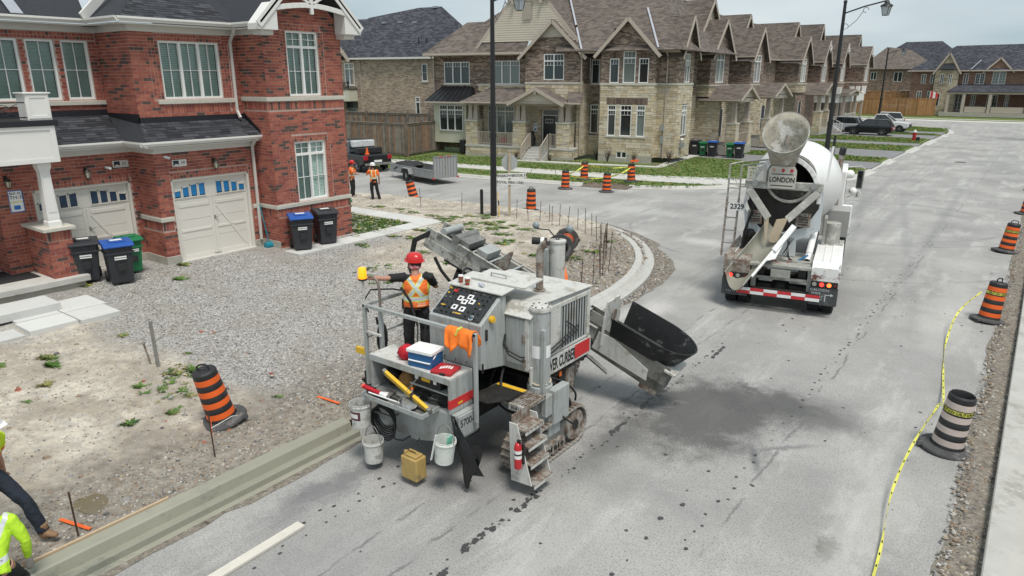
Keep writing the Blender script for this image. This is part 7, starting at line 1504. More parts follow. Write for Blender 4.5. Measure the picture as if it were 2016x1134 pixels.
g=MB(DM);g.lathe([(.56,.0),(.60,.02),(.80,.55),(1.06,1.4),(1.20,2.2),(1.22,3.2),(1.10,4.3),(.80,5.3),(.35,5.6)],TW,n=48,cap0=False);drm=tp(g,'mixer_drum',smooth=30)
g=MB(DM);g.lathe([(.545,.03),(.55,.5),(.3,.9)],pmat('black_cement_throat',(.03,.028,.026),.9),n=32,cap0=False);g.lathe([(.57,-.02),(.63,-.02),(.63,.06),(.57,.06)],TG,n=40,cap0=False,cap1=False);tp(g,'drum_mouth',drm,smooth=30)
MB.DT=Matrix.Translation((-.27,0,0))@Matrix.Diagonal((.86,1,1,1))
g=MB()
for(r0,yy,zz,w)in((1.0,.98,2.75,.14),):
 pts=[(.08+1.02*math.cos(a),zz+1.12*math.sin(a))for a in[math.pi*k/20 for k in range(21)]]
 for p,q in zip(pts,pts[1:]):g.bar((p[0],yy,p[1]),(q[0],yy,q[1]),.12,.07,TW,up=(0,1,0),ext=.02)
tp(g,'drum_guard',bevel=.008)
g=MB();g.bb(-1.02,1.18,.80,.94,3.06,3.26,TG);beam=tp(g,'cross_beam',bevel=.012)
for x in(-.72,.92):q=MB();q.cyl((x,.80,3.20),(x,.76,3.20),.085,pmat('grey_lens',(.30,.31,.31),.3),n=18);tp(q,'round_lamp',beam,smooth=30)
g=MB();g.prism([(-.36,3.10),(.42,3.10),(.42,3.56),(.36,3.66),(-.28,3.66),(-.36,3.58)],0,.02,pmat('sandy_painted_plate',(.50,.48,.43),.6,var=.08,scale=6),YZ(.74));npz=tp(g,'name_plate',bevel=.004)
g=MB();text_mb(g,'LONDON',.175,frame((.03,.716,3.32),(1,0,0),(0,0,1)),INK,sx=.92,bold=.004);g.bb(-.28,.34,.715,.72,3.165,3.185,INK);g.bb(-.28,.34,.715,.72,3.455,3.475,INK);tp(g,'lettering',npz,fix=False)
for i,x in enumerate((-.22,.04,.28)):q=MB();q.cyl((x,.72,3.565),(x,.70,3.565),.045,pmat('pink_lamp',(.5,.25,.23),.4)if i==0 else pmat('marker_red',(.42,.03,.04),.3),n=16);tp(q,'marker_lamp',npz,smooth=30)
g=MB();F_=Face((-.98,.78),(-.42,.78));wall_panel(g,F_,0,.56,3.24,3.62,[(.24,.48,3.28,3.52)]+[(.06+.07*i,.11+.07*i,3.54,3.59)for i in range(6)]+[(.08,.13,3.28+.08*i,3.33+.08*i)for i in range(3)]+[(.16,.20,3.28+.08*i,3.33+.08*i)for i in range(3)],pmat('sandy_painted_plate',(.5,.48,.43)),-.01,.01);tp(g,'cut_out_plate')
HB=TB;HM=Matrix.Translation((-.02,.95,4.02))@Matrix.Rotation(R(6),4,'X');g=MB(HM)
def ovr(r,z,k=1.0,e=.0,sl=0):return[(r*math.cos(a)*1.0,r*math.sin(a)*k+e,z+sl*r*math.sin(a))for a in[2*math.pi*i/40 for i in range(40)]]
rings=[ovr(.22,-.85,.8,.15),ovr(.30,-.55,.8,.15),ovr(.46,-.02,.9,.06,.3),ovr(.61,.33,.85,.0,.55),ovr(.635,.48,.85,.0,.65)]
vs=[p for r_ in rings for p in r_];n=40;g.add(vs,[(i*n+j,i*n+(j+1)%n,(i+1)*n+(j+1)%n,(i+1)*n+j)for i in range(4)for j in range(n)],HB);hop=tp(g,'charge_hopper',smooth=50,fix=False);m=hop.modifiers.new('s','SOLIDIFY');m.thickness=.012
g=MB(HM);g.tube(ovr(.64,.48,.85,0,.65),.018,TG,6,closed=True);tp(g,'hopper_rim',hop,smooth=50)
g=MB(HM);g.bar((-.14,.42,.12),(.14,.42,.12),.03,.02,RU);g.bar((0,.40,.12),(0,.46,.35),.05,.05,RU);tp(g,'hopper_hook',hop)
g=MB();g.prism([(-.98,3.06),(1.12,3.06),(1.12,2.55),(.78,1.9),(-.62,1.9),(-.98,2.6)],0,.05,pmat('mottled_near_black',(.045,.042,.038),.9,var=.5,scale=5,dirt=((.16,.15,.13),.6,4)),YZ(1.38));tp(g,'throat_plate')  # near-black plate with random greyer mottling, below the cross beam
for s in(-1,1):
 a=Vector((.08+s*.98,.84,3.04));b=Vector((.05+s*.26,.52,2.34));g=MB();g.bar(a,b,.20,.09,TG,up=(0,-1,.3));tp(g,'discharge_wing',bevel=.012)
g=MB();g.prism([(.02,2.34),(.34,2.40),(.12,1.78),(.02,1.72),(-.12,1.74),(-.14,1.84)],0,.012,pmat('tan_rubber',(.52,.43,.31),.8,var=.06),YZ(.50));tp(g,'splash_flap',bevel=.004);g=MB();g.prism([(-.34,2.36),(-.20,2.36),(-.20,1.70),(-.24,1.68)],0,.012,MATS['tan_rubber'],YZ(.50));tp(g,'splash_flap',bevel=.004)
for s in(-1,1):
 x0=-.86 if s<0 else .52;g=MB();g.bb(x0,x0+.42,.86,.89,2.12,2.48,RU)
 for k in range(4):g.bb(x0+.08,x0+.36,.85,.86,2.18+k*.065,2.2+k*.065,INK)
 tp(g,'rusty_bracket')
g=MB();g.prism([(-1.0,2.5),(-.86,3.05),(-.98,3.05),(-1.04,2.6),(-.9,1.9),(-.5,1.4),(-.45,1.3),(-.1,1.3),(-.3,1.9),(-.5,2.0)],0,.04,PL,YZ(1.0));g.prism([(1.16,3.05),(1.22,3.05),(1.22,2.05),(.82,1.84),(.60,1.74),(.62,1.3),(-.1,1.3),(.1,1.9),(.8,2.1),(1.12,2.6)],0,.05,PL,YZ(1.0));tp(g,'rear_pedestal',bevel=.008)
c0=Vector((.05,.62,2.12));c1=Vector((-.92,-.26,.86));cu_=(c1-c0).normalized();cn=Vector((0,-.55,.8));cx_=cu_.cross(cn).normalized();cn=cx_.cross(cu_);CMc=Matrix((cx_,cu_,cn)).transposed().to_4x4();CMc.translation=c0;Lc=(c1-c0).length
g=MB(CMc);pr=[(.36*math.cos(a),.36*math.sin(a)*.8)for a in[math.pi+math.pi*k/12 for k in range(13)]];pr2=[(x*.94,z*.94)for x,z in pr]
k=13;vs=[(x*(1 if t else .95),t*(Lc+(.2*(1-(x/.36)**2))if t else 0),z)for t in(0,1)for x,z in pr]+[(x,t*(Lc+(.2*(1-(x/.36)**2))if t else 0),z+.012)for t in(0,1)for x,z in pr2]
fs=[(i,i+1,k+i+1,k+i)for i in range(k-1)]+[(2*k+i,2*k+i+1,3*k+i+1,3*k+i)for i in range(k-1)]+[(k+i,k+i+1,3*k+i+1,3*k+i)for i in range(k-1)]
g.add(vs,fs,pmat('wet_cement_chute',(.25,.245,.20),.55,var=.15,scale=3,bump=.2,dirt=((.12,.115,.10),.64,6)));ch=tp(g,'chute',fix=False,smooth=50)
sd=1 if(CMc@Vector((1,0,0))).x>c0.x else-1
for s in(-1,1):g=MB(CMc);g.bar((s*.36,.0,.0),(s*.36,Lc+.02,.0),.03,.04,TG);tp(g,'chute_rim',ch)
g=MB(CMc);g.prism([(sd*.36,-.15),(sd*.41,-.2),(sd*.62,.75),(sd*.43,.95),(sd*.38,.8)],.02,.05,TW);g.bar((sd*.42,.25,.05),(sd*.42,1.5,.05),.07,.05,TW);g.bar((sd*.45,-.25,.1),(sd*.45,.6,.08),.16,.05,TW);tp(g,'folded_extension',ch,bevel=.006)
MB.DT=None
for x in(-1.32,-1.62):g=MB();g.bar((x,.95,1.15),(x+.02,1.05,2.75),.06,.05,RU);g.bar((x+.02,1.05,2.75),(x+.02,1.05,3.62),.04,.04,TG);tp(g,'ladder_rail')
for z in(1.5,1.85,2.2,2.6,3.0,3.25):g=MB();g.bar((-1.62,1.02,z),(-1.30,1.02,z),.03,.03,TG);tp(g,'ladder_rung')
g=MB();g.tube([(-1.60,1.05,3.62),(-1.32,1.5,3.66),(-.9,1.6,3.7),(-.6,1.5,3.75)],.022,TG,8);g.tube([(-1.30,1.05,3.60),(-1.0,1.3,3.62),(-.7,1.3,3.68)],.022,TG,8);g.tube([(-1.60,1.05,3.1),(-.95,1.05,3.12)],.018,TG,6);tp(g,'hand_rail',smooth=40)
g=MB();g.bb(-1.52,-1.10,.93,.96,2.42,2.62,TW);text_mb(g,'2329',.19,frame((-1.31,.926,2.52),(1,0,0),(0,0,1)),INK,sx=.95,bold=.004);tp(g,'fleet_number',fix=False)
g=MB();g.cyl((1.05,2.55,1.4),(1.05,2.55,2.0),.22,TG,n=20);g.bb(.82,.90,2.3,2.8,1.3,2.15,TG);tp(g,'grey_tank',bevel=.01,smooth=40)
g=MB();g.bb(.75,1.45,4.6,5.6,1.2,2.0,pmat('grey_box_paint',(.33,.33,.32),.5));g.bb(.9,1.4,3.4,4.2,.7,1.2,TG);tp(g,'side_box',bevel=.015)
g=MB();g.cyl((.66,1.25,2.0),(.60,.85,1.45),.085,TW,n=16);g.cyl((.60,.84,1.44),(.58,.72,1.30),.075,TW,n=16);g.cyl((.58,.719,1.299),(.579,.715,1.295),.06,INK,n=14);g.cyl((.66,1.25,2.0),(.70,1.45,2.15),.09,TG,n=14);tp(g,'discharge_pipe',smooth=40)
g=MB();g.tube([(.60,.74,1.42),(.3,.7,1.22),(.0,.6,1.10),(-.3,.6,1.14),(-.5,.7,1.26)],.032,pmat('blue_hose',(.03,.16,.33),.5),8);tp(g,'blue_hose',smooth=50);g=MB();g.tube([(.2,.5,1.3),(.1,.4,1.22),(-.1,.38,1.24),(-.2,.45,1.28),(-.5,.4,1.22),(-.7,.5,1.28)],.016,pmat('red_hose',(.30,.06,.06),.6),7);tp(g,'red_hose',smooth=50)
g=MB();
for k in range(4):g.tube([(.05+.05*k,.7,1.85),(.1-.04*k,.5,1.6-.05*k),(.15+.03*k,.55,1.3)],.012,BKR,6)
g.tube([(-.8,.9,2.9),(-.95,.85,2.3),(-1.05,.8,1.9),(-1.1,.85,1.3)],.03,BKR,8);g.tube([(-.72,.9,2.7),(-.98,.85,2.2),(-1.0,.8,1.8)],.02,BKR,8);g.sphere((-.92,1.0,1.8),.17,DKS,10);g.bb(-1.1,-.8,.95,1.15,1.35,1.7,DKS);tp(g,'hydraulic_hose',smooth=50)
cab=MB();cab.prism([(6.1,.9),(6.1,3.0),(6.3,3.12),(7.6,3.1),(8.3,2.1),(9.4,1.9),(9.5,.8)],-1.15,1.22,TW,frame((0,0,0),(0,1,0),(0,0,1)));cb=tp(cab,'cab',bevel=.04)
g=MB();g.bb(-.9,1.0,6.08,6.095,2.2,2.85,gd);g.bb(1.222,1.23,6.5,7.7,2.05,2.85,gd);tp(g,'cab_window',cb);g=MB();g.bb(1.0,1.45,6.2,8.0,1.0,1.18,TG);g.bb(1.2,1.5,6.3,6.55,1.18,1.9,TW);tp(g,'front_fender',cb,bevel=.03)
g=MB();g.tube([(1.22,7.4,3.0),(1.62,7.4,3.05),(1.72,7.4,2.98),(1.72,7.4,2.2),(1.25,7.4,2.0)],.02,G2,8);g.bb(1.52,1.70,7.38,7.44,2.32,2.92,GD);mi_=tp(g,'mirror_arm',cb,smooth=40);g=MB();g.bb(1.54,1.68,7.368,7.38,2.35,2.89,pmat('mirror_glass',(.06,.07,.07),.03,1.0));tp(g,'mirror_glass',mi_);g=MB();g.cyl((1.58,7.40,2.14),(1.58,7.37,2.14),.13,TW,n=20);g.cyl((1.58,7.369,2.14),(1.58,7.365,2.14),.11,G2,n=20);g.bar((1.575,7.362,2.06),(1.59,7.362,2.2),.02,.004,INK,up=(0,1,0));tp(g,'round_mirror',mi_);g=MB();g.sphere((1.30,6.3,2.9),.14,TW,10);g.sphere((1.45,7.2,2.25),.13,TW,10);tp(g,'air_horn',cb,smooth=40)
g=MB();g.cyl((1.0,5.9,1.2),(1.0,5.9,3.55),.075,RU,n=14);g.cyl((1.0,5.9,3.55),(1.02,5.85,3.75),.10,BKR,n=14);tp(g,'exhaust_stack',smooth=40)
g=MB();g.bar((.80,.95,3.2),(.86,1.0,4.3),.05,.05,TW);g.bar((.86,1.0,4.0),(.86,1.0,4.45),.06,.06,BKR);tp(g,'upright_post')
#traffic drums
DO=pmat('drum_orange',(0.80,0.13,0.02),.5,var=.08,scale=5,objvar=.06,dirt=((.45,.14,.05),.64,7));DB=pmat('drum_black',(0.022,0.022,0.024),.55,var=.2,scale=6,dirt=((.07,.07,.07),.6,5));DW=pmat('drum_faded_white',(0.55,0.46,0.42),.6,var=.1,scale=6,dirt=((.65,.2,.1),.68,6))
DT=pmat('drum_base_rubber',(0.06,0.06,0.062),.8,var=.3,scale=7,dirt=((.15,.145,.14),.55,5));TY=pmat('caution_tape_yellow',(0.66,0.64,0.10),.45)
def make_drum(band,open_top=False,tape=False):
 t=thing('traffic_drum','x','traffic barrel',(0,0,0),local=True);n=24
 g=MB();g.lathe([(.39,0),(.405,.02),(.395,.05),(.30,.075),(.27,.07),(.25,.085)],DT,n=n,cap1=False)
 for k in range(2):g.cyl((-.44+k*.8,0,.01),(-.36+k*.8,0,.03),.05,DT,n=6)
 g.build('rubber_base',t,smooth=40)
 r=lambda z:.240-.045*z
 g=MB();pr=[(r(.05),.05)]
 for i in range(4):zz=.12+i*.215;pr+=[(r(zz),zz),(r(zz)-.006,zz+.01),(r(zz+.11)-.006,zz+.10),(r(zz+.11),zz+.115)]
 pr+=[(r(.97),.97),(r(.97)-.02,1.0)]
 if open_top:pr+=[(r(.97)-.035,.97),(r(.9)-.03,.7)]
 else:pr+=[(.09,1.0),(.08,.985)]
 g.lathe(pr,DB,n=n,cap0=False,cap1=True);g.build('body',t,smooth=30)
 for i in range(4):zz=.135+i*.215;g=MB();g.lathe([(r(zz)+.001,zz),(r(zz+.10)+.001,zz+.105)],band,n=n,cap0=False,cap1=False);g.build('reflective_band',t,smooth=60)
 if not open_top:g=MB();g.tube([(-.10,0,.99),(-.10,0,1.07),(-.05,0,1.10),(.05,0,1.10),(.10,0,1.07),(.10,0,.99)],.016,DB,6);g.build('handle',t)
 if tape:
  g=MB();g.lathe([(r(.74)+.004,.70),(r(.79)+.004,.765)],TY,n=n,cap0=False,cap1=False)
  for a in(-70,5,80,155):
   cu='CAUTION'
   for i,ch in enumerate(cu):
    th=R(a-90+(i-3)*9.5);rr_=r(.76)+.007;text_mb(g,ch,.068,frame((rr_*math.cos(th),rr_*math.sin(th),.733),(-math.sin(th),math.cos(th),0),(0,0,1)),INK)
  g.build('caution_tape',t,fix=False)
 return t
def put(t,loc,rot,label,first=[]):
 if t.name not in first:first.append(t.name);c=t
 else:c=copy_tree(t)
 c.location=loc;c.rotation_euler=rot;c['label']=label;c['group']='striped traffic drums';return c
dA=make_drum(DO);dW=make_drum(DW,True,True);dT=make_drum(DO,False,True)
put(dW,(-.43,12.45,0),(R(2),R(5),R(25)),'faded pinkish white and black traffic drum with open top, nearest by the right trench')
put(dT,(-.36,20.4,0),(R(1),R(7),R(60)),'orange and black drum wrapped in yellow tape, second along the right trench')
put(dT,(-.42,29.4,.02),(R(-2),R(6),R(10)),'scuffed orange drum with tape, third along the right trench')
put(dA,(-.10,38.5,0),(0,R(4),0),'orange and black drum cut by the right photo edge, fourth along the trench');put(dA,(.0,47,0),(0,0,0),'farthest orange drum on the right photo edge')
put(dA,(-10.45,5.75,.20),(R(8),R(-9),R(30)),'orange and black drum leaning left on the dirt behind the fresh kerb')
put(dA,(-18.3,26.0,0),(0,R(1),0),'upright orange drum on the road beside the wooden street sign post')
for x,y,rt,lb in((-20.65,32.6,0,'left front drum of the taped square around the kerb hole'),(-21.2,35.5,1,'left rear drum of the taped square, standing on the grass'),(-18.3,33.0,2,'front right drum of the taped square, standing on the road at the hole'),(-18.6,36.4,4,'right rear drum of the taped square, with an orange board on top')):put(dA,(x,y,.14 if y>34.5 else 0),(0,R(rt*.6),R(rt*40)),lb)
put(dA,(-24.6,24.9,.0),(R(6),R(-13),0),'orange drum leaning sharply in the side street below the trailer')
o=put(dA,(-12.3,19.6,.62),(R(90),R(0),R(28)),'orange drum lying on its side behind the machine column')
g=MB();g.lathe([(.26,-.05),(.42,-.06),(.44,0),(.42,.06),(.26,.05)],DT,(0,0,0),24,cap0=False,cap1=False);t=g.build('drum_base_ring',None,smooth=50);t.location=(-11.85,18.5,.62);t.rotation_euler=(R(88),0,R(20));tag(t,'loose black rubber drum base ring standing against the machine column','rubber ring')
g=MB();g.bar((-18.6,36.2,1.32),(-18.2,36.4,1.36),.10,.12,DO);add(g,'orange_board','short orange board resting on the right rear drum of the taped square','board')
def tape(pts,label,w=.07,txt=True):
 P_=arc([tuple(p)for p in pts],14);g=MB();n=len(P_);vs=[]
 for i,p in enumerate(P_):
  d=(Vector(P_[min(i+1,n-1)])-Vector(P_[max(i-1,0)])).normalized();a=.5+.9*math.sin(i*.23);s=d.cross(Vector((0,0,1))).normalized();u=s*math.cos(a)*w/2+Vector((0,0,1))*math.sin(a)*w/2;vs+=[Vector(p)-u,Vector(p)+u]
 g.add(vs,[(2*i,2*i+1,2*i+3,2*i+2)for i in range(n-1)],TY)
 if txt:
  for i in range(1,n-2,3):
   a,b,c,d=vs[2*i],vs[2*i+1],vs[2*i+3],vs[2*i+2];N=(b-a).cross(c-a).normalized()*.0015
   for sg in(1,-1):q=[a.lerp(b,.25),a.lerp(b,.75),a.lerp(b,.75).lerp(d.lerp(c,.75),.6),a.lerp(b,.25).lerp(d.lerp(c,.25),.6)];g.add([p+N*sg for p in q],[(0,1,2,3)],INK)
 return add(g,'caution_tape',label,'tape',fix=False)
tape([(-.64,12.42,.73),(-.82,11.4,.42),(-.88,10.2,.18),(-.78,8.9,.07),(-.72,7.6,.12),(-.6,5.8,.5)],'yellow caution tape running from the white drum down to the lower photo edge',.036)
tape([(-.60,20.2,.76),(-.95,19.2,.42),(-1.0,17.8,.06),(-.85,16,.03),(-.66,14,.2),(-.64,12.46,.73)],'yellow caution tape sagging onto the road between the two nearest right drums',.038)
for(a,b)in(((-20.65,32.6,.78),(-18.3,33.0,.76)),((-21.2,35.5,1.0),(-18.6,36.4,.98)),((-20.65,32.6,.8),(-21.2,35.5,.98)),((-18.3,33,.78),(-18.6,36.4,.98))):
 m=tuple((p+q)/2-(.12 if i==2 else 0)for i,(p,q)in enumerate(zip(a,b)));tape([a,m,b],{32.6:'front',35.5:'rear',33:'right hand'}.get(a[1],'left hand')+(' left' if b[1]==35.5 else '')+' yellow tape span of the square around the kerb hole',.09)
BG=pmat('bin_charcoal',(.028,.031,.037),.5,var=.08,scale=4);BGR=pmat('bin_green',(.012,.16,.06),.5,var=.06,scale=4);BLU=pmat('lid_blue',(.02,.09,.36),.4);
def make_bin(body,lid,w=.60,d=.66,h=1.02):
 t=thing('wheelie_bin','x','bin',local=True);g=MB();k=.8
 vs=[(sx*w/2*(k if z<.5 else 1),sy*d/2*(k if z<.5 else 1)+(.02 if z<.5 else 0),z)for z in(0.03,h-.22,h-.06)for sx,sy in((-1,-1),(1,-1),(1,1),(-1,1))]
 vs[4:8]=[(sx*w/2*.96,sy*d/2*.96,h-.22)for sx,sy in((-1,-1),(1,-1),(1,1),(-1,1))]
 g.add(vs,[(0,3,2,1)]+[(4*i+j,4*i+(j+1)%4,4*i+4+(j+1)%4,4*i+4+j)for i in(0,1)for j in range(4)]+[(8,9,10,11)],body)
 g.build('body',t,bevel=.03);g=MB();g.bb(-w/2-.02,w/2+.02,-d/2-.02,d/2+.02,h-.24,h-.20,body);
 for i in range(7):g.bb(-w/2+.06+i*(w-.12)/6-.008,-w/2+.06+i*(w-.12)/6+.008,-d/2-.012,-d/2+.03,h-.2,h-.08,body)
 g.bb(-.09,.09,-d/2-.0,-d/2+.06,h*.35,h*.52,DB);g.build('rim',t,bevel=.006)
 g=MB();g.prism([(-d/2-.05,h-.07),(-d/2-.05,h-.02),(-d/2+.1,h+.03),(d/2-.05,h+.05),(d/2+.06,h+.0),(d/2+.06,h-.05)],-w/2-.035,w/2+.035,lid,frame((0,0,0),(0,1,0),(0,0,1)));g.bb(-w*.3,w*.3,-d*.28,d*.25,h+.03,h+.062,lid);l=g.build('lid',t,bevel=.015)
 if h>1:g=MB();g.bb(-.13,.13,-.07,.09,h+.062,h+.066,WHT);g.build('lid_sticker',l)
 g=MB();g.bb(-.13,.13,-d/2-.006,-d/2+.03,h*.63,h*.66,WHT);g.bb(-.13,.13,-d/2-.008,-d/2+.03,h*.68,h*.71,WHT);g.build('white_marking',t)
 for s in(-1,1):
  g=MB();g.cyl((s*(w*.40),d/2-.02,.13),(s*(w*.40+.06),d/2-.02,.13),.13,BKR,n=18);g.cyl((s*(w*.40+.06),d/2-.02,.13),(s*(w*.40+.065),d/2-.02,.13),.07,DKS,n=12);g.build('wheel',t,smooth=40)
 g=MB();g.tube([(-w*.35,d/2+.03,h-.1),(-w*.35,d/2+.12,h-.06),(w*.35,d/2+.12,h-.06),(w*.35,d/2+.03,h-.1)],.016,body,6);g.build('handle',t,smooth=40);return t
bA=make_bin(BG,BLU);bB=make_bin(BG,BG);bC=make_bin(BGR,BGR,.46,.52,.92)
def pbin(t,x,y,z,rz,label,first=[]):
 if t.name not in first:first.append(t.name);c=t
 else:c=copy_tree(t)
 c.location=(x,y,z);c.rotation_euler=(0,0,R(rz));c.scale=(1.1,1.1,1.09);c['label']=label;c['group']='wheelie bins'
pbin(bA,-18.98,13.92,.43,62,'charcoal bin with blue lid standing beside the end bay wall');pbin(bB,-19.05,14.98,.43,68,'charcoal bin with black lid, right of the blue lidded bin by the brick wall');pbin(bC,-21.1,17.5,.38,60,'green bin half hidden behind the brick corner near two workers')
pbin(bA,-19.7,8.46,.44,75,'blue lidded charcoal bin in front of garage 21');pbin(bC,-20.5,9.15,.45,85,'small green bin between garage 21 and the brick pier');pbin(bB,-20.55,7.98,.45,70,'charcoal bin partly hidden behind the porch column')
for t,x,lb in((bB,-21.5,'black bin closest to the stone corner across the street'),(bC,-20.85,'green bin second from the stone corner across the street'),(bA,-20.1,'blue lidded bin third from the stone corner across the street'),(bC,-18.75,'green bin by the stone pier, beside the mixer hopper'),(bA,-18.05,'blue lidded bin nearest the mixer hopper')):pbin(t,x,52.5,.14,10,lb)
#lamps, signs, stakes, small street things
LB=pmat('black_lamp_paint',(.012,.013,.015),.45)
def street_lamp(x,y,z,h,ad,label,dark=LB):
 t=thing('street_lamp',label,'street lamp',(x,y,z));a=Vector(ad);g=MB();g.cyl((x,y,z),(x,y,z+3.4),.135,dark,.125,n=8);g.cyl((x,y,z+3.4),(x,y,z+h),.115,dark,.075,n=8);g.cyl((x,y,z+3.3),(x,y,z+3.5),.145,dark,n=8);g.sphere((x,y,z+h),.1,dark,8);g.build('pole',t)
 p=Vector((x,y,z+h-.55));e=p+a*1.9+Vector((0,0,.5));g=MB();g.tube([p,p+a*.9+Vector((0,0,.28)),e],.035,dark,8)
 for(c,r_)in((p+a*.14+Vector((0,0,-.62)),.13),(p+a*1.0+Vector((0,0,.12)),.12)):g.tube([c+a*(r_*math.cos(q))+Vector((0,0,r_*math.sin(q)))for q in[math.pi*k/7 for k in range(12)]],.013,dark,5)
 g.tube([p+a*.2+Vector((0,0,-.72)),p+a*.62+Vector((0,0,-.35)),p+a*.9+Vector((0,0,.08))],.014,dark,5);g.build('arm',t,smooth=40)
 c=e+Vector((0,0,-.55));g=MB();g.lathe([(.30,.28),(.27,.34),(.13,.42),(.10,.52),(.04,.58)],dark,c,12);g.lathe([(.15,-.14),(.16,-.12)],dark,c,4)
 for k in range(4):q=k*math.pi/2+.6;g.bar(c+Vector((.15*math.cos(q),.15*math.sin(q),-.13)),c+Vector((.25*math.cos(q),.25*math.sin(q),.28)),.02,.02,dark)
 l=g.build('lantern',t,smooth=30);g=MB();g.lathe([(.14,-.12),(.24,.27)],glassmat('lantern_glass',(.5,.55,.58),.2),c,4,rot=Matrix.Rotation(.6,4,'Z'));g.build('lantern_glass',l)
street_lamp(-17.95,22.8,.2,9.0,(-.05,1,0),'tall black lamp post behind the machine, in front of the stone porch');street_lamp(-9.15,40.2,.14,9.35,(1,.0,0),'tall black lamp post rising just behind the mixer truck');street_lamp(-16.3,95,.14,9.0,(.9,-.2,0),'farthest black lamp post by the parked white cars')
t=thing('street_sign','back of a stop sign on a wooden post with two street name blades','sign',(-17.42,23.2,.22));wp=pmat('pale_timber',(.42,.35,.25),.85,var=.12,scale=6,bump=.3)
sd_=Vector((.80,.6,0));nn=Vector((sd_.y,-sd_.x,0));sc_=Vector((-17.42,23.2,0));g=MB();g.box((-17.42,23.2,1.5),(.10,.10,2.76),wp,rz=.64);g.build('post',t,bevel=.006)
g=MB();g.prism([(.35*math.cos(math.pi/8+k*math.pi/4),.35*math.sin(math.pi/8+k*math.pi/4))for k in range(8)],-.008,.0,pmat('bare_aluminium',(.42,.44,.44),.5,.3),frame(sc_+Vector((0,0,2.5))-nn*.065,sd_,(0,0,1)));g.build('stop_plate',t)
for z,off_,txt,w_,tl in((1.98,.10,'SPARROWBROOK ST',1.2,.03),(1.70,.03,'ROYAL FERN CRES',1.05,-.04)):
 F_=frame(sc_+Vector((0,0,z))+nn*.07+sd_*off_,sd_+Vector((0,0,tl)),(0,0,1));g=MB();g.box(F_@Vector((0,0,0)),(w_,.012,.20),WHT,rot=(F_.to_3x3()@Matrix(((1,0,0),(0,0,1),(0,1,0)))).to_4x4());b_=g.build('name_blade',t);g=MB();text_mb(g,txt,.15,frame(F_@Vector((0,0,.012)),sd_+Vector((0,0,tl)),(0,0,1)),INK,sx=.88,bold=.002);g.build('lettering',b_,fix=False)
g=MB();g.cyl((-18.55,22.75,.2),(-18.55,22.75,1.35),.07,LB,n=10);add(g,'marker_post','short black marker post left of the near lamp post','post');g=MB();g.bar((-17.6,22.75,.2),(-17.85,22.95,1.3),.03,.05,YEL);g.bar((-17.72,22.85,.75),(-17.75,22.87,.95),.032,.052,INK);add(g,'spirit_level','yellow and black level propped against the near lamp post','spirit level')
SR=pmat('rusty_rebar',(.07,.042,.03),.8,.3,var=.3,scale=20)
i_=j_=-1;ORD='first second third fourth fifth sixth seventh eighth ninth tenth eleventh twelfth thirteenth fourteenth fifteenth sixteenth seventeenth eighteenth nineteenth twentieth'.split()
for(x,y,h)in((-22.0,22.66,.95),(-19.8,22.9,.9),(-16.69,22.7,.95),(-16.06,22.65,.9),(-15.75,23.0,.95),(-15.32,23.07,.85),(-14.9,22.6,.9),(-14.68,22.8,.95),(-14.32,22.83,.9),(-13.75,22.66,.9),(-13.28,22.43,1.0),(-12.85,22.2,.9),(-12.3,21.6,.95),(-11.7,20.9,.9),(-11.2,20.3,1.0),(-10.85,19.75,.95),(-10.45,18.9,1.35),(-10.35,18.6,1.3),(-10.2,18.2,1.45),(-10.05,18.44,1.2),(-9.95,17.9,1.25),(-9.8,17.5,1.0),(-9.63,16.78,1.0),(-9.61,16.1,.9)):
 i_+=h<1.15;j_+=h>=1.15;g=MB();lx,ly=rnd.uniform(-.06,.06),rnd.uniform(-.06,.06);g.tube([(x,y,.1),(x+lx,y+ly,.17+h)],.011,SR,5);g.bar((x+lx*.6-.07,y,.17+h*.55),(x+lx*.6+.07,y,.17+h*.56),.014,.014,SR)
 add(g,'rebar_stake',f'{ORD[i_]} thin rusty rebar stake from the left in the row inside the curved kerb' if h<1.15 else f'{ORD[j_]} tall rebar stake from the left in the tight cluster at the kerb bend','stake','rebar stakes in a row' if h<1.15 else 'rebar stakes in a cluster')
for(x,y,h,lb)in((-9.47,5.0,.75,'rusty rebar stake in front of the leaning near drum'),(-9.05,2.85,.62,'rusty rebar stake behind the form board at lower left')):g=MB();g.tube([(x,y,.1),(x-.03,y,.2+h)],.012,SR,6);add(g,'rebar_stake',lb,'stake')
g=MB();g.tube([(-9.47,5.0,.55),(-10.2,5.4,.45)],.005,DO,4);g.tube([(-9.49,5.0,.66),(-9.9,5.6,.5),(-10.0,5.75,.42)],.007,WHT,4);add(g,'string_line','orange and white string tied round the rebar at the near drum','string')
g=MB();g.bar((-13.47,6.2,.25),(-13.52,6.2,1.22),.05,.06,pmat('weathered_stake',(.23,.22,.20),.9,var=.2,scale=8));add(g,'survey_stake','tall grey timber stake standing in the dirt yard','stake');g=MB();g.tube([(-13.70,6.17,.25),(-13.76,6.12,.72)],.02,RU,7);g.cyl((-13.76,6.12,.72),(-13.765,6.115,.75),.045,RU,n=10);add(g,'rusty_bolt','short rusty bolt post beside the grey timber stake','post')
g=MB();g.bar((-7.12,2.9,.025),(-7.17,4.85,.025),.15,.04,pmat('pale_plank',(.58,.55,.49),.8,var=.08,scale=8,bump=.2));add(g,'plank','pale plank lying loose on the road at the lower left','plank',bevel=.004);g=MB();g.bar((-8.895,-.5,.225),(-8.89,3.95,.225),.03,.05,pmat('form_board_wood',(.50,.38,.25),.8,var=.1,scale=8));add(g,'form_board','thin timber form board along the back of the fresh kerb','plank');g=MB();g.bar((-9.55,2.95,.20),(-9.08,3.05,.20),.05,.012,DO);g.bar((-9.62,7.4,.22),(-9.25,7.55,.22),.05,.012,DO);
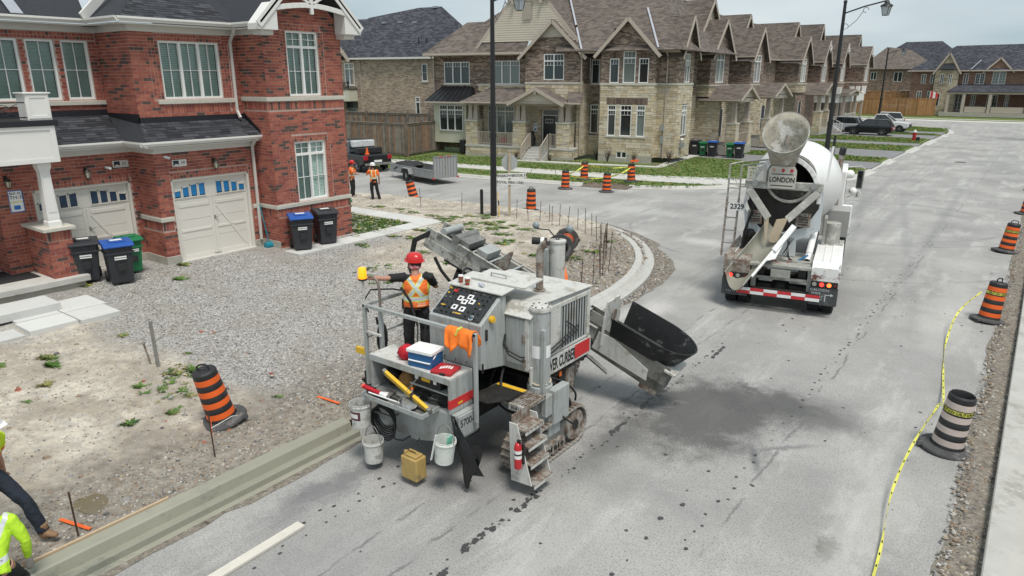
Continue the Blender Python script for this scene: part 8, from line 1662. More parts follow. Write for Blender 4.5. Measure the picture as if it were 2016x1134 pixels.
for i,(a,b)in enumerate((((-9.62,2.86,.195),(-9.06,3.0,.205)),((-9.9,7.3,.21),(-9.35,7.35,.21)))):g=MB();g.bar(a,b,.05,.008,DO);add(g,'paint_mark_strip',('orange marker strip on the dirt at the lower left worker','orange marker strip on the dirt left of the machine')[i],'marker')
for(a,b,lb)in(((-14.3,20.9,.22),(-13.55,19.9,.26),'left bare board lying on the dirt beyond the machine column'),((-13.7,21.6,.22),(-12.9,20.8,.26),'right bare board lying on the dirt beyond the machine column'),((-8.9,13.4,.25),(-9.3,14.6,.9),'bare board standing up behind the orange sleeved worker')):g=MB();g.bar(a,b,.14,.03,wp);add(g,'loose_board',lb,'plank')
t=thing('fire_hydrant','red fire hydrant with pale cap on the grass strip','hydrant',(-9.95,77.3,.14));c=(-9.95,77.3,.14);hr=pmat('hydrant_red',(.42,.02,.02),.4);g=MB();g.lathe([(.22,0),(.22,.06),(.15,.08),(.15,.75),(.18,.77)],hr,c,12);g.cyl((-10.2,77.3,.75),(-9.7,77.3,.75),.07,hr,n=10);g.build('barrel',t);g=MB();g.lathe([(.2,.77),(.19,.85),(.1,.98),(.04,1.04)],pmat('hydrant_cap',(.5,.5,.48),.5),c,12);g.build('cap',t);g=MB();g.bb(-9.75,-9.45,77.1,77.3,.14,.5,BKR);add(g,'black_pail','small black pail beside the fire hydrant','bucket')
g=MB();g.cyl((-20.14,13.32,.48),(-20.1,13.75,.48),.12,pmat('teal_plastic',(.01,.22,.30),.4),n=14);g.bar((-20.35,13.4,1.85),(-20.2,13.5,.6),.025,.025,MATS['teal_plastic']);add(g,'dustpan','teal dustpan and brush leaning at the downpipe foot','dustpan',smooth=40)
g=MB();g.cyl(SP(5.55,-.1,1.0),SP(5.55,-.1,1.0)+Vector((0,0,.1)),.1,BKR)if False else g.box(SP(6.75,-.4,.9),(.18,.2,.55),pmat('teal_plastic',(.01,.22,.30)));add(g,'teal_bin','small teal container at the top of the stone porch steps','container');g=MB();g.lathe([(.1,1.0),(.25,1.1),(.28,1.6),(.15,1.9),(.22,2.05),(.05,2.1)],BKR,SP(4.75+.7,.5,0),10);add(g,'dark_planter','dark tall plant pot beside the black front door','planter');g=MB();g.box(SP(-.45,.45,.75),(.5,.5,1.0),BKR);add(g,'covered_barbecue','black covered barbecue beside the cream bay window','barbecue',bevel=.08);g=MB();g.box(SP(3.0,.6,1.35),(.5,.15,.4),pmat('pink_toy',(.4,.05,.1),.6));add(g,'toy_bicycle','pink toy behind the porch railing','toy',bevel=.05)
g=MB();g.tube([(-1.0,0,0),(1,0,0)],.0,BKR)if False else g.prism([(-.32+.0,0),(.32,0),(.32,.02),(-.32,.02)],0,.4,GD,frame((-3.2,63,.001),(1,0,0),(0,0,1)))if False else g.cyl((-4.6,60.5,.003),(-4.6,60.5,.012),.38,pmat('cast_iron',(.06,.06,.06),.7),n=20);add(g,'manhole_cover','dark round manhole cover far up the road','manhole')
g=MB();dm=pmat('oil_drip',(.055,.055,.056),.55)
for(x0,ya,yb,st_,r_)in((-5.06,3.5,7.6,.28,.035),(-5.05,8.0,15,.16,.03),(-6.95,3.4,7.6,.24,.032),(-7.2,3.5,7.4,.31,.03),(-2.82,7.5,12.4,.3,.03),(-2.8,12.6,33,.24,.036),(-4.3,17,24,.45,.05),(-3.3,6.5,10,.5,.04)):
 y=ya
 while y<yb:
  rr_=r_*rnd.uniform(.35,1.1);x=x0+rnd.uniform(-.07,.07);n=9;g.add([(x+rr_*rnd.uniform(.7,1.2)*math.cos(k*.698),y+rr_*rnd.uniform(.8,1.5)*math.sin(k*.698),.004)for k in range(n)],[tuple(range(n))],dm);y+=st_*rnd.uniform(.4,1.6)
for(x,y,a,b)in((-5.08,6.2,.05,.42),(-5.05,7.15,.07,.3),(-5.1,11.3,.05,.5),(-5.0,5.2,.04,.35),(-5.06,9.9,.05,.3),(-4.98,14.3,.05,.4)):[g.add([(X_+r_*rnd.uniform(.4,1.5)*math.cos(k*.7),Y_+r_*1.4*rnd.uniform(.4,1.5)*math.sin(k*.7),.0042+i*.0001)for k in range(9)],[tuple(range(9))],dm)for i in range(16)for X_,Y_,r_ in((x+rnd.uniform(-a,a)*.8,y+rnd.uniform(-b,b),rnd.uniform(.015,.05)),)]
for k in range(90):x,y,rr_=rnd.uniform(-7,-.4),rnd.uniform(4,26),rnd.uniform(.008,.035);g.add([(x+rr_*rnd.uniform(.5,1.5)*math.cos(q*1.05),y+rr_*rnd.uniform(.5,1.5)*math.sin(q*1.05),.0045)for q in range(6)],[tuple(range(6))],dm)
o=g.build('drip_marks',None,fix=False);o['kind']='stuff';tag(o,'trails of dark oil and water drips along the road','drips')
#people
SKN=pmat('skin_tone',(.42,.22,.15),.55,var=.08,scale=20);NAV=pmat('navy_work_trousers',(.012,.018,.03),.85,var=.3,scale=12,bump=.6,bscale=20);BLT=pmat('black_work_trousers',(.014,.014,.015),.85,var=.3,scale=12,bump=.6,bscale=20)
VO=pmat('vest_orange',(.85,.17,.03),.75,var=.1,scale=14,bump=.4,bscale=20);VY=pmat('vest_lime',(.62,.80,.02),.75,var=.1,scale=14,bump=.4,bscale=20);GSH=pmat('lime_sweater',(.45,.72,.03),.8,var=.12,scale=14,bump=.4,bscale=20);SIL=pmat('silver_tape',(.55,.58,.58),.35);LIM=pmat('lime_edge',(.62,.70,.10),.6);BOOT=pmat('tan_boot',(.22,.13,.07),.8,var=.2,scale=14)
def loft(g,pts,rad,mat,hint=(1,0,0),n=12):
 P_=[Vector(p)for p in pts];h=Vector(hint);k=len(P_);vs=[]
 for i in range(k):
  d=(P_[min(i+1,k-1)]-P_[max(i-1,0)]).normalized();x=h-d*h.dot(d);x=x.normalized()if x.length>.15 else d.orthogonal().normalized();y=d.cross(x);rx,ry=rad[i]if isinstance(rad[i],tuple)else(rad[i],rad[i])
  vs+=[P_[i]+x*(rx*math.cos(2*math.pi*j/n))+y*(ry*math.sin(2*math.pi*j/n))for j in range(n)]
 g.add(vs,[(i*n+j,i*n+(j+1)%n,(i+1)*n+(j+1)%n,(i+1)*n+j)for i in range(k-1)for j in range(n)]+[tuple(range(n))[::-1],tuple(range((k-1)*n,k*n))],mat)
def fuse(g,name,parent,voxel=.016,fold=0.0,seed=0,paint=None,it=3):
 o=g.build(name,None);m=o.modifiers.new('r','REMESH');m.mode='VOXEL';m.voxel_size=voxel;s=o.modifiers.new('s','SMOOTH');s.iterations=it
 bpy.context.view_layer.update();me=bpy.data.meshes.new_from_object(o.evaluated_get(bpy.context.evaluated_depsgraph_get()));old=o.data;o.modifiers.clear();me.materials.clear()
 mats=g.mats if paint is None else paint[0]
 for m_ in mats:me.materials.append(m_)
 if fold:
  for v in me.vertices:q=v.co*9;v.co+=v.normal*fold*(noise.noise(Vector((q.x,q.y,q.z*.6+seed)))+.5*noise.noise(q*2.3))
 if paint:
  for p in me.polygons:p.material_index=paint[1](p.center,p.normal)
 me.shade_smooth();o.data=me;me.name=name;o.parent=parent;return o
def person(label,loc,rz,J={},top=None,vest=None,trousers=BLT,hat=None,sleeves='short',glove=None,hair=(.03,.02,.015),look=0,vestpaint=None,tape_back=True):
 t=thing('person',label,'person',loc,R(rz),local=True)
 j=dict(pel=(0,0,.95),ch=(0,.01,1.24),nk=(0,.0,1.47),hd=(0,.03,1.63),sl=(-.19,0,1.41),sr=(.19,0,1.41),el=(-.25,-.02,1.13),er=(.25,-.02,1.13),wl=(-.26,.08,.90),wr=(.26,.08,.90),hl=(-.09,0,.92),hr=(.09,0,.92),kl=(-.11,.03,.50),kr=(.11,.03,.50),al=(-.12,-.02,.09),ar=(.12,-.02,.09));j.update(J);V={k:Vector(v)for k,v in j.items()}
 hdir=Vector((math.sin(R(-look)),math.cos(R(look)),0));up=(V['hd']-V['nk']).normalized()
 g=MB();H=V['hd'];sh=V['sr']-V['sl']
 loft(g,[V['pel']+(V['pel']-V['ch'])*.3,V['pel'],V['pel'].lerp(V['ch'],.5),V['ch'],V['nk']-(V['nk']-V['ch'])*.3,V['nk']-(V['nk']-V['ch'])*.05],[(.13,.10),(.155,.115),(.135,.10),(.165,.115),(.17,.10),(.06,.06)],SKN,sh)
 loft(g,[V['nk']-up*.04,V['nk']+up*.06],[.058,.055],SKN);g.sphere(H,1,SKN,14,(.078,.098,.115),rot=Matrix.Rotation(R(look),4,'Z'));g.sphere(H+hdir*.10-up*.015,.018,SKN,6);g.sphere(H+hdir*.07-up*.07,.035,SKN,8)
 sd=Vector((hdir.y,-hdir.x,0));g.sphere(H+sd*.08,.022,SKN,6,(.5,1,1.3));g.sphere(H-sd*.08,.022,SKN,6,(.5,1,1.3))
 for s in 'lr':
  S,E,W_=V['s'+s],V['e'+s],V['w'+s];loft(g,[S+(V['nk']-S)*.35,S,S.lerp(E,.5),E,E.lerp(W_,.35),W_],[.055,.056,.048,.040,.042,.027],SKN)
  d=(W_-E).normalized();x=(d.cross(Vector((0,0,1)))if abs(d.z)<.9 else d.cross(Vector((0,1,0)))).normalized();
  loft(g,[W_,W_+d*.05,W_+d*.09],[(.024,.02),(.042,.018),(.040,.016)],SKN,x)
  for k in range(4):
   b=W_+d*.085+x*(-.030+.020*k);L_=(.058,.068,.066,.05)[k];n_=d.cross(x);loft(g,[b,b+d*L_*.55+n_*.006,b+d*L_*.85+n_*.025],[.0095,.009,.008],SKN,x,6)
  b=W_+d*.03-x*.035;loft(g,[b,b-x*.022+d*.03,b-x*.026+d*.06],[.012,.011,.009],SKN,x,6)
  loft(g,[V['h'+s]+Vector((0,0,.03)),V['h'+s].lerp(V['k'+s],.5),V['k'+s],V['k'+s].lerp(V['a'+s],.35),V['a'+s]],[.09,.075,.055,.055,.038],SKN)
 fuse(g,'body',t,.011,it=2)
 g=MB()
 for s in 'lr':h_,k_,a_=V['h'+s],V['k'+s],V['a'+s];loft(g,[h_+(V['pel']-h_)*.2+Vector((0,0,.02)),h_.lerp(k_,.35),k_,k_.lerp(a_,.5),a_-Vector((0,0,.02))],[(.105,.105),(.095,.10),.080,.078,.072],trousers)
 loft(g,[V['pel']+(V['pel']-V['ch'])*.32,V['pel']+(V['pel']-V['ch'])*.1,V['pel']+(V['ch']-V['pel'])*.32],[(.12,.10),(.168,.128),(.158,.118)],trousers,sh);fuse(g,'trousers',t,.018,.014,3)
 if top:
  g=MB();loft(g,[V['pel']-(V['ch']-V['pel'])*.22,V['pel'].lerp(V['ch'],.5),V['ch'],V['nk']-(V['nk']-V['ch'])*.28,V['nk']-(V['nk']-V['ch'])*.04],[(.17,.125),(.158,.122),(.182,.132),(.178,.112),(.072,.07)],top,sh)
  for s in 'lr':
   S,E,W_=V['s'+s],V['e'+s],V['w'+s];L_=[S+(V['nk']-S)*.4,S,S.lerp(E,.45)]+([E,E.lerp(W_,.5),E.lerp(W_,.93)]if sleeves=='long' else[S.lerp(E,.7)]);loft(g,L_,[.075,.074,.068]+([.056,.052,.042]if sleeves=='long' else[.064]),top)
  pv=vestpaint if(vestpaint and not vest)else None;fuse(g,'shirt',t,.016,.012,7,pv)
 if vest:
  g=MB();loft(g,[V['pel']-(V['ch']-V['pel'])*.12,V['pel'].lerp(V['ch'],.5),V['ch'],V['nk']-(V['nk']-V['ch'])*.26,V['nk']-(V['nk']-V['ch'])*.06],[(.19,.15),(.18,.148),(.20,.155),(.165,.128),(.085,.08)],vest,sh)
  fuse(g,'safety_vest',t,.012,.010,5,([vest,SIL,LIM,pmat('vest_print',(.8,.45,.3),.7)],vestpaint))
 for s,nm in(('l','boot'),('r','boot')):
  a_=V['a'+s];g=MB();loft(g,[a_+Vector((0,0,.10)),a_,a_+Vector((0,.0,-.05)),a_+Vector((0,-.02,-.088))],[.055,.06,(.055,.08),(.05,.08)],BOOT);loft(g,[a_+Vector((0,-.05,-.05)),a_+Vector((0,.06,-.045)),a_+Vector((0,.15,-.055)),a_+Vector((0,.185,-.06))],[(.045,.04),(.048,.042),(.048,.032),(.03,.02)],BOOT);fuse(g,'boot',t,.014)
 if glove:
  for s in 'lr':g=MB();d=(V['w'+s]-V['e'+s]).normalized();loft(g,[V['w'+s]-d*.03,V['w'+s]+d*.06,V['w'+s]+d*.13,V['w'+s]+d*.17],[.036,(.05,.032),(.045,.03),(.02,.018)],glove);fuse(g,'glove',t,.013)
 g=MB();g.sphere(H+up*.012-hdir*.012,1,pmat('dark_hair',hair,.8),12,(.086,.102,.112),rot=Matrix.Rotation(R(look),4,'Z'));g.v=[v if(v-H).dot(hdir)<.05 else H+(v-H)*.8 for v in g.v];g.build('hair',t,smooth=60)
 if hat:
  M_=frame(H+up*.045,sd,hdir);g=MB(M_);pr=[(.150,0),(.150,.012),(.128,.016),(.126,.05),(.112,.10),(.08,.132),(.03,.146),(.0,.147)];g.lathe([(a*.98,b)for a,b in pr],hat,n=24,cap0=False,cap1=False)
  g.v=[M_@Matrix.Diagonal((.92,1.08,1,1))@(M_.inverted()@v)for v in g.v];g.bar(M_@Vector((0,-.11,.11)),M_@Vector((0,.11,.11)),.03,.09,hat)if False else None
  g.add([(x,y,.004)for x,y in((-.11,.10),(-.06,.185),(.06,.185),(.11,.10))]+[(x,y,.02)for x,y in((-.11,.09),(-.06,.17),(.06,.17),(.11,.09))],[(0,1,2,3),(4,7,6,5),(0,4,5,1),(1,5,6,2),(2,6,7,3)],hat);g.build('hard_hat',t,smooth=50)
 return t
def xvest(c,n):
 """silver X on the back, belt band and lime borders"""
 z=c.z
 if 1.02<z<1.11:return 2 if(z<1.035 or z>1.095)else 1
 if z<.93:return 2 if z<.915 else 0
 if z>1.11:
  if n.y<0:
   for s in(-1,1):
    d=abs(c.x-s*(z-1.26)*.62)
    if d<.028:return 1
    if d<.04:return 2
  elif abs(abs(c.x)-.09)<.026:return 1
  if abs(c.x)>.165:return 2
 if .94<z<1.0 and n.y<-.2 and-.02<c.x<.13 and int(c.z*90)%3 and int(c.x*70)%5:return 3
 return 0
def tee(c,n):
 z=c.z
 if 1.05<z<1.12:return 2 if(z<1.063 or z>1.107)else 1
 if z>1.12 and abs(abs(c.x)-.10)<.03:return 1 if abs(abs(c.x)-.10)<.019 else 2
 return 0
HR=pmat('red_hard_hat',(.55,.012,.012),.3,coat=.3);HW=pmat('white_hard_hat',(.78,.78,.76),.3,coat=.3)
op_=person('machine operator in red hard hat and orange vest reaching for the beacon post',(-7.98,8.02,1.24),44,dict(el=(-.425,-.13,1.44),wl=(-.65,-.25,1.50),er=(.28,.16,1.18),wr=(.22,.40,1.16),kl=(-.12,-.02,.5),hd=(0,.06,1.62)),top=pmat('black_tee',(.012,.012,.013),.85,var=.2),vest=VO,hat=HR,look=30,vestpaint=xvest)
op_.scale=(1.2,1.16,1.0)
g=MB();H_=Vector((0,.06,1.60));g.sphere(H_+Vector((0,-.02,-.02)),1,pmat('patterned_bandana',(.5,.1,.12),.8,dirt=[((.7,.68,.68),.5,30),((.03,.03,.05),.58,22)]),12,(.09,.10,.06));g.build('bandana',op_,smooth=60)
g=MB();g.bb(-.20,-.13,-.03,.07,.86,1.02,BLT);g.build('belt_pouch',op_,bevel=.01)
person('worker in orange sleeves standing behind the machine column, mostly hidden',(-8.72,13.35,.2),190,dict(el=(-.34,.10,1.18),wl=(-.42,.20,.96),er=(.3,.1,1.2),wr=(.2,.3,1.1)),top=VO,vest=None,trousers=NAV,hat=pmat('lime_hard_hat',(.45,.6,.35),.4),sleeves='long',vestpaint=([VO,SIL,LIM],tee))
person('worker in white hard hat and orange shirt with one hand to his face',(-25.3,22.9,.19),62,dict(el=(-.26,.22,1.22),wl=(-.12,.26,1.46),er=(.26,-.04,1.13),wr=(.28,.04,.88),kl=(-.10,.03,.5),al=(-.08,-.02,.09),kr=(.15,-.02,.5),ar=(.24,-.06,.09)),top=VO,trousers=BLT,hat=HW,sleeves='short',vestpaint=([VO,SIL,LIM],tee),look=10)
person('bearded worker in red hard hat half hidden behind the brick house corner',(-26.9,22.95,.19),-60,dict(er=(.2,.18,1.16),wr=(.0,.28,1.14),el=(-.2,.18,1.16),wl=(.02,.26,1.18)),top=VO,trousers=BLT,hat=HR,sleeves='short',vestpaint=([VO,SIL,LIM],tee))
person('worker in lime vest and navy trousers stepping towards the kerb at lower left',(-9.68,2.20,.2),-60,dict(kl=(-.10,.38,.56),al=(-.12,.52,.14),hl=(-.09,.03,.92),kr=(.10,-.05,.50),ar=(.12,-.22,.10),pel=(0,0,.95),ch=(0,.08,1.23),nk=(0,.16,1.45),hd=(0,.22,1.60),sl=(-.19,.12,1.39),sr=(.19,.12,1.39),el=(-.24,.0,1.10),wl=(-.25,.02,.86),er=(.25,.1,1.12),wr=(.22,.2,.90)),top=VY,trousers=NAV,hat=HW,sleeves='short',vestpaint=([VY,SIL,VO],lambda c,n:(2 if abs(abs(c.z-1.16)-.055)<.018 else 1 if abs(c.z-1.16)<.05 else 0)))
person('crouching worker in bright lime sweater trowelling the end of the fresh kerb',(-8.60,1.86,.10),60,dict(pel=(0,-.10,.50),ch=(0,.06,.78),nk=(0,.20,.99),hd=(0,.30,1.10),sl=(-.2,.12,.94),sr=(.2,.12,.94),el=(-.30,.20,.66),wl=(-.2,.40,.42),er=(.30,.10,.66),wr=(.27,.16,.38),hl=(-.10,-.08,.48),hr=(.10,-.08,.48),kl=(-.16,.28,.46),kr=(.16,.20,.14),al=(-.14,-.05,.09),ar=(.14,-.35,.12)),top=GSH,trousers=BLT,hat=None,sleeves='long',glove=pmat('grey_glove',(.30,.28,.26),.9),vestpaint=([GSH,SIL,LIM],lambda c,n:1 if(n.y<.1 and abs(c.x)<.21 and(abs(abs(c.x)-(c.z-.62)*.42)<.028 and c.z>.66 or abs(c.z-.60)<.03))else 0))
g=MB();g.bar((-8.70,2.12,.34),(-8.62,1.95,.28),.03,.025,BKR);g.bar((-8.64,2.0,.26),(-8.55,1.75,.25),.09,.008,GD);add(g,'trowel','small trowel held over the end of the fresh kerb','trowel')
#parked vehicles, pickup and trailer
GW=glassmat('car_glass',(.012,.016,.018),.05)
def vehicle(label,loc,rz,kind,paint,cat='car',L=4.6,w=1.85,h=1.65,group=None):
 t=thing('parked_car' if kind!='pickup' else 'pickup_truck',label,cat,loc,R(rz),group=group,local=True);y0,y1=-L/2,L/2;fr=frame((0,0,0),(0,1,0),(0,0,1));b=h*.56
 lo=[(y0,.38),(y0-.02,.62),(y0+.04,b),(y1-1.2,b),(y1-.15,b-.14),(y1,.7),(y1-.02,.36),(y1-.42,.26),(y1-1.2,.24),(y0+1.2,.24),(y0+.4,.26)]
 if kind=='pickup':lo=[(y0,.55),(y0,1.13),(y1-1.35,1.15),(y1-.08,1.06),(y1,.6),(y1-.4,.42),(y0+.5,.42)];b=1.14
 g=MB();g.prism(lo,-w/2,w/2,paint,fr);body=g.build('body',t,bevel=.09)
 if kind=='pickup':c=[(y0+1.95,b),(y0+2.15,h),(y1-2.5,h),(y1-1.5,b)]
 else:c=[(y0+.12,b),(y0+.55,h-.04),(y0+1.0,h),(y1-2.0,h-.02),(y1-1.15,b)]
 def cabin(g,mat,ins,zt,pts):
  n=len(pts);vs=[(sx*(w/2-.08-(ins if z>b+.01 else 0)),y,z if z<=b+.01 else z-zt)for sx in(-1,1)for y,z in pts];g.add(vs,[tuple(range(n))[::-1],tuple(range(n,2*n))]+[(i,(i+1)%n,n+(i+1)%n,n+i)for i in range(n)],mat)
 g=MB();cabin(g,GW,.16,.06,c);g.build('windows',t,bevel=.03);g=MB();top=[(y,z)for y,z in c if z>b+.1];g.prism([(top[0][0]-.05,top[0][1]-.09),(top[0][0],top[0][1]-.01),(top[-1][0],top[-1][1]),(top[-1][0]+.12,top[-1][1]-.08)],-(w/2-.22),w/2-.22,paint,fr);g.build('roof',t,bevel=.04)
 g=MB();
 for s in(-1,1):
  for(a,z),(q,u)in zip(c,c[1:]):
   if a>c[-2][0]-.1 or a<c[1][0]:g.bar((s*(w/2-.08-(.16 if z>b+.01 else 0)),a,z-(.04 if z>b else 0)),(s*(w/2-.08-(.16 if u>b+.01 else 0)),q,u-(.04 if u>b+.01 else 0)),.05,.06,paint)
  m=(c[1][0]+c[-2][0])/2;g.bar((s*(w/2-.085),m,b),(s*(w/2-.235),m,h-.06),.07,.04,BKR)
 g.build('pillars',t)
 r=.36 if kind=='pickup' else .335
 for s in(-1,1):
  for y in(y0+.95,y1-.92):
   g=MB();g.cyl((s*(w/2-.02),y,r+.02),(s*(w/2+.008),y,r+.02),r+.06,BKR,n=20);g.build('wheel_arch',t);g=MB();g.lathe([(r*.6,-.11),(r,-.10),(r,.10),(r*.6,.11)],BKR,(s*(w/2-.09),y,r),20,rot=Matrix.Rotation(math.pi/2,4,'Y'),cap0=False,cap1=False);wh=g.build('wheel',t,smooth=40)
   g=MB();xx=s*(w/2+.012);g.cyl((xx-s*.1,y,r),(xx-s*.02,y,r),r*.62,DKS,n=18)
   for k in range(5):a=k*1.257;g.bar((xx,y,r),(xx,y+r*.6*math.cos(a),r+r*.6*math.sin(a)),.03,.07,pmat('alloy',(.5,.5,.52),.3,.8),up=(1,0,0))
   g.build('rim',wh)
  g=MB();g.bb(s*(w/2-.32),s*(w/2-.01),y0-.025,y0+.12,b-.32,b-.05,pmat('tail_red',(.35,.01,.02),.3));g.build('tail_lamp',t,bevel=.02);g=MB();g.bb(s*(w/2-.42),s*(w/2-.03),y1-.25,y1-.03+.03,b-.38,b-.22,pmat('headlamp',(.25,.27,.3),.15));g.build('headlight',t,bevel=.03);g=MB();g.box((s*(w/2+.10),c[-1][0]-.25,b+.08),(.18,.1,.14),paint);g.build('side_mirror',t,bevel=.02)
 g=MB();g.bb(-w/2+.2,w/2-.2,y1-.06,y1+.01,.5,b-.3,BKR);g.build('grille',t);g=MB();g.bb(-.28,.28,y0-.03,y0+.03,.66,.80,WHT);g.build('licence_plate',t);return t
PB=pmat('black_car_paint',(.006,.006,.008),.3,var=.02,coat=.15);PW_=pmat('white_car_paint',(.72,.73,.74),.25,var=.02,coat=.5);PS=pmat('silver_car_paint',(.42,.45,.48),.25,.3,var=.02,coat=.5)
vehicle('black SUV on the driveway beside the hydrant strip, rear to the street',(-15.0,83.3,.12),90,'suv',PB);vehicle('silver blue SUV parked behind the black SUV',(-18.6,86.6,.12),90,'suv',PS,h=1.7)
vehicle('white pickup with its dark grille facing the street behind the black SUV',(-14.9,89.8,.12),-90,'pickup',PW_,'pickup',L=5.6,w=2.0,h=1.9);vehicle('white SUV with roof rack farthest among the parked cars',(-16.5,99.5,.14),100,'suv',PW_,h=1.75);vehicle('white car roof showing just above the far reddish fence',(-20.5,131.5,.9),90,'suv',PW_,h=1.7)
pk=vehicle('black work pickup hitched to the utility trailer in the side street',(-37.0,32.05,0),76.6,'pickup',PB,'pickup',L=5.9,w=2.05,h=1.95)
pk['_local']=1;g=MB();g.bb(-.9,.9,-2.0,-1.6,1.15,1.5,BKR);g.build('bed_box',pk,bevel=.03);g=MB();g.bb(-.8,.8,-1.2,.0,1.5,1.92,pmat('camper_white',(.6,.62,.62),.4,dirt=((.3,.3,.3),.55,5)));g.build('equipment_cap',pk,bevel=.04);g=MB();g.bb(-.95,.95,-3.08,-2.93,.48,.62,GD);g.build('rear_bumper',pk,bevel=.02)
g=MB();g.lathe([(.17,0),(.17,.03),(.10,.05),(.04,.42)],DO,(-.45,-2.4,1.14),12);g.build('traffic_cone',pk)
t=thing('utility_trailer','grey steel utility trailer with its mesh ramp gate raised, behind the black pickup','trailer',(-27.05,29.95,0),R(76.6),local=True);ga=pmat('galvanised_grey',(.30,.31,.31),.55,.4,var=.15,scale=5,dirt=((.2,.19,.17),.58,4))
g=MB();g.bb(-.80,.80,.05,4.6,.42,.50,GD);
for a,b,c,d in((-.84,-.80,0,4.7),(.80,.84,0,4.7),(-.80,.80,4.66,4.7)):g.bb(a,b,c,d,.36,.80,ga);g.bb(a-.015,b+.015,c,d,.80,.84,ga)
g.bar((-.6,4.7,.42),(0,5.9,.45),.06,.08,ga);g.bar((.6,4.7,.42),(0,5.9,.45),.06,.08,ga);g.build('bed',t)
gt=MB();
for a,b,c,d in((-.82,.82,.38,.44),(-.82,.82,1.56,1.62),(-.82,-.76,.44,1.56),(.76,.82,.44,1.56)):gt.bb(a,b,-.03,.02,c,d,ga)
gt.build('ramp_gate',t);gq=t.children[-1]if t.children else t
for k in range(7):q=MB();q.bb(-.60+k*.19,-.55+k*.19,-.028,.015,.44,1.56,RU if k==3 else ga);q.build('gate_bar',t)
q=MB();q.bb(-.76,.76,.0,.006,.44,1.56,pmat('mesh_grey',(.36,.37,.37),.6,.3));q.build('gate_mesh',t);q=MB();q.bb(-.45,-.15,-.035,-.03,1.57,1.61,RED);q.bb(.1,.4,-.035,-.03,1.57,1.61,RED);q.build('reflector',t)
for s in(-1,1):
 g=MB();g.lathe([(.17,-.10),(.33,-.09),(.33,.09),(.17,.10)],BKR,(s*.98,2.6,.33),20,rot=Matrix.Rotation(math.pi/2,4,'Y'),cap0=False,cap1=False);g.cyl((s*.98-s*.02,2.6,.33),(s*1.02,2.6,.33),.17,G1,n=16);g.build('wheel',t,smooth=40);g=MB();g.prism([(2.1,.45),(2.25,.78),(2.95,.78),(3.12,.45),(3.06,.45),(2.92,.74),(2.28,.74),(2.16,.45)],s*.84,s*1.12,ga,frame((0,0,0),(0,1,0),(0,0,1)));g.build('mudguard',t);g=MB();g.bb(s*.78,s*.9,-.05,-.02,.34,.44,RED);g.build('tail_lamp',t)
o=blob('tarpaulin','crumpled black tarpaulin heaped in the utility trailer bed','tarpaulin',(-30.6,30.7,.72),(1.0,.65,.28),BKR,4,22,.5)
t=thing('flag','small red and white maple leaf flag on a pole by the end house','flag',(-15.4,130,.15));g=MB();g.tube([(-15.6,130,.15),(-15.45,130,4.0)],.04,WHT,6);g.build('flag_pole',t);g=MB()
for k,m in enumerate((RED,WHT,RED)):x=-15.45+k*.35;g.add([(x,130,3.0-k*.1),(x+.35,130,2.9-k*.1),(x+.35,130.05,3.9-k*.16),(x,130,4.0-k*.1)],[(0,1,2,3)],m)
g.build('cloth',t)
#loose stones, weeds, grass, shrubs
def scatter(name,label,n,fn,shapes,mats,smin,smax,seed,flat=.6):
 r_=random.Random(seed);V=[];Fc=[];Mi=[];
 for _ in range(n):
  p=fn(r_)
  if p is None:continue
  s=smin+(smax-smin)*r_.random()**3;a=r_.random()*6.28;ca,sa=math.cos(a)*s,math.sin(a)*s;o=len(V);vs,fs=r_.choice(shapes);m=r_.randrange(len(mats))
  for x,y,z in vs:V.append((p[0]+x*ca-y*sa,p[1]+x*sa+y*ca,p[2]+z*s*flat))
  for f in fs:Fc.append([i+o for i in f]);Mi.append(m)
 g=MB();g.v=V;g.f=Fc;g.m=Mi;g.mats=mats;o=g.build(name,None,fix=False);o['kind']='stuff';tag(o,label,name.replace('_',' '));return o
rs=random.Random(2);ST=[]
for _ in range(5):
 vs=[(rs.uniform(.7,1.2)*math.cos(k*1.257),rs.uniform(.5,1)*math.sin(k*1.257),-.2)for k in range(5)]+[(rs.uniform(.3,.7)*math.cos(k*1.257+.3),rs.uniform(.3,.6)*math.sin(k*1.257+.3),rs.uniform(.5,.9))for k in range(5)]
 ST.append((vs,[(k,(k+1)%5,5+(k+1)%5,5+k)for k in range(5)]+[(5,6,7,8,9)]))
SM=[pmat(n,c,.9,var=.2,scale=9)for n,c in(('pale_stone',(.44,.42,.39)),('grey_stone',(.27,.26,.25)),('dark_stone',(.12,.115,.11)),('white_stone',(.52,.505,.48)),('brown_stone',(.25,.19,.14)))]
SB=[SM[4],SM[1],SM[2],SM[0],SM[4],pmat('sand_stone',(.34,.29,.22),.9)]
def ground_z(x,y):return zg(x,y)+lumps(x,y)
def yard(x0,x1,y0,y1,dens=None):
 def f(r_):
  x,y=r_.uniform(x0,x1),r_.uniform(y0,y1)
  if not inside_yard(x,y)or(x<-17.0 and 3<y<7.6)or(x<-18.3 and y>12.5 and y<20.4):return None
  if dens and noise.noise((x*.6,y*.6,7))<dens:return None
  return(x,y,ground_z(x,y))
 return f
scatter('crushed_stone','grey crushed stone spread over the driveway',26000,yard(-20.3,-9.5,7.0,14.5),ST,SM[:4],.010,.034,1);scatter('crushed_stone','grey crushed stone beyond the brick end bay',4500,yard(-18.3,-14.5,14,19.8),ST,SM[:4],.010,.034,8)
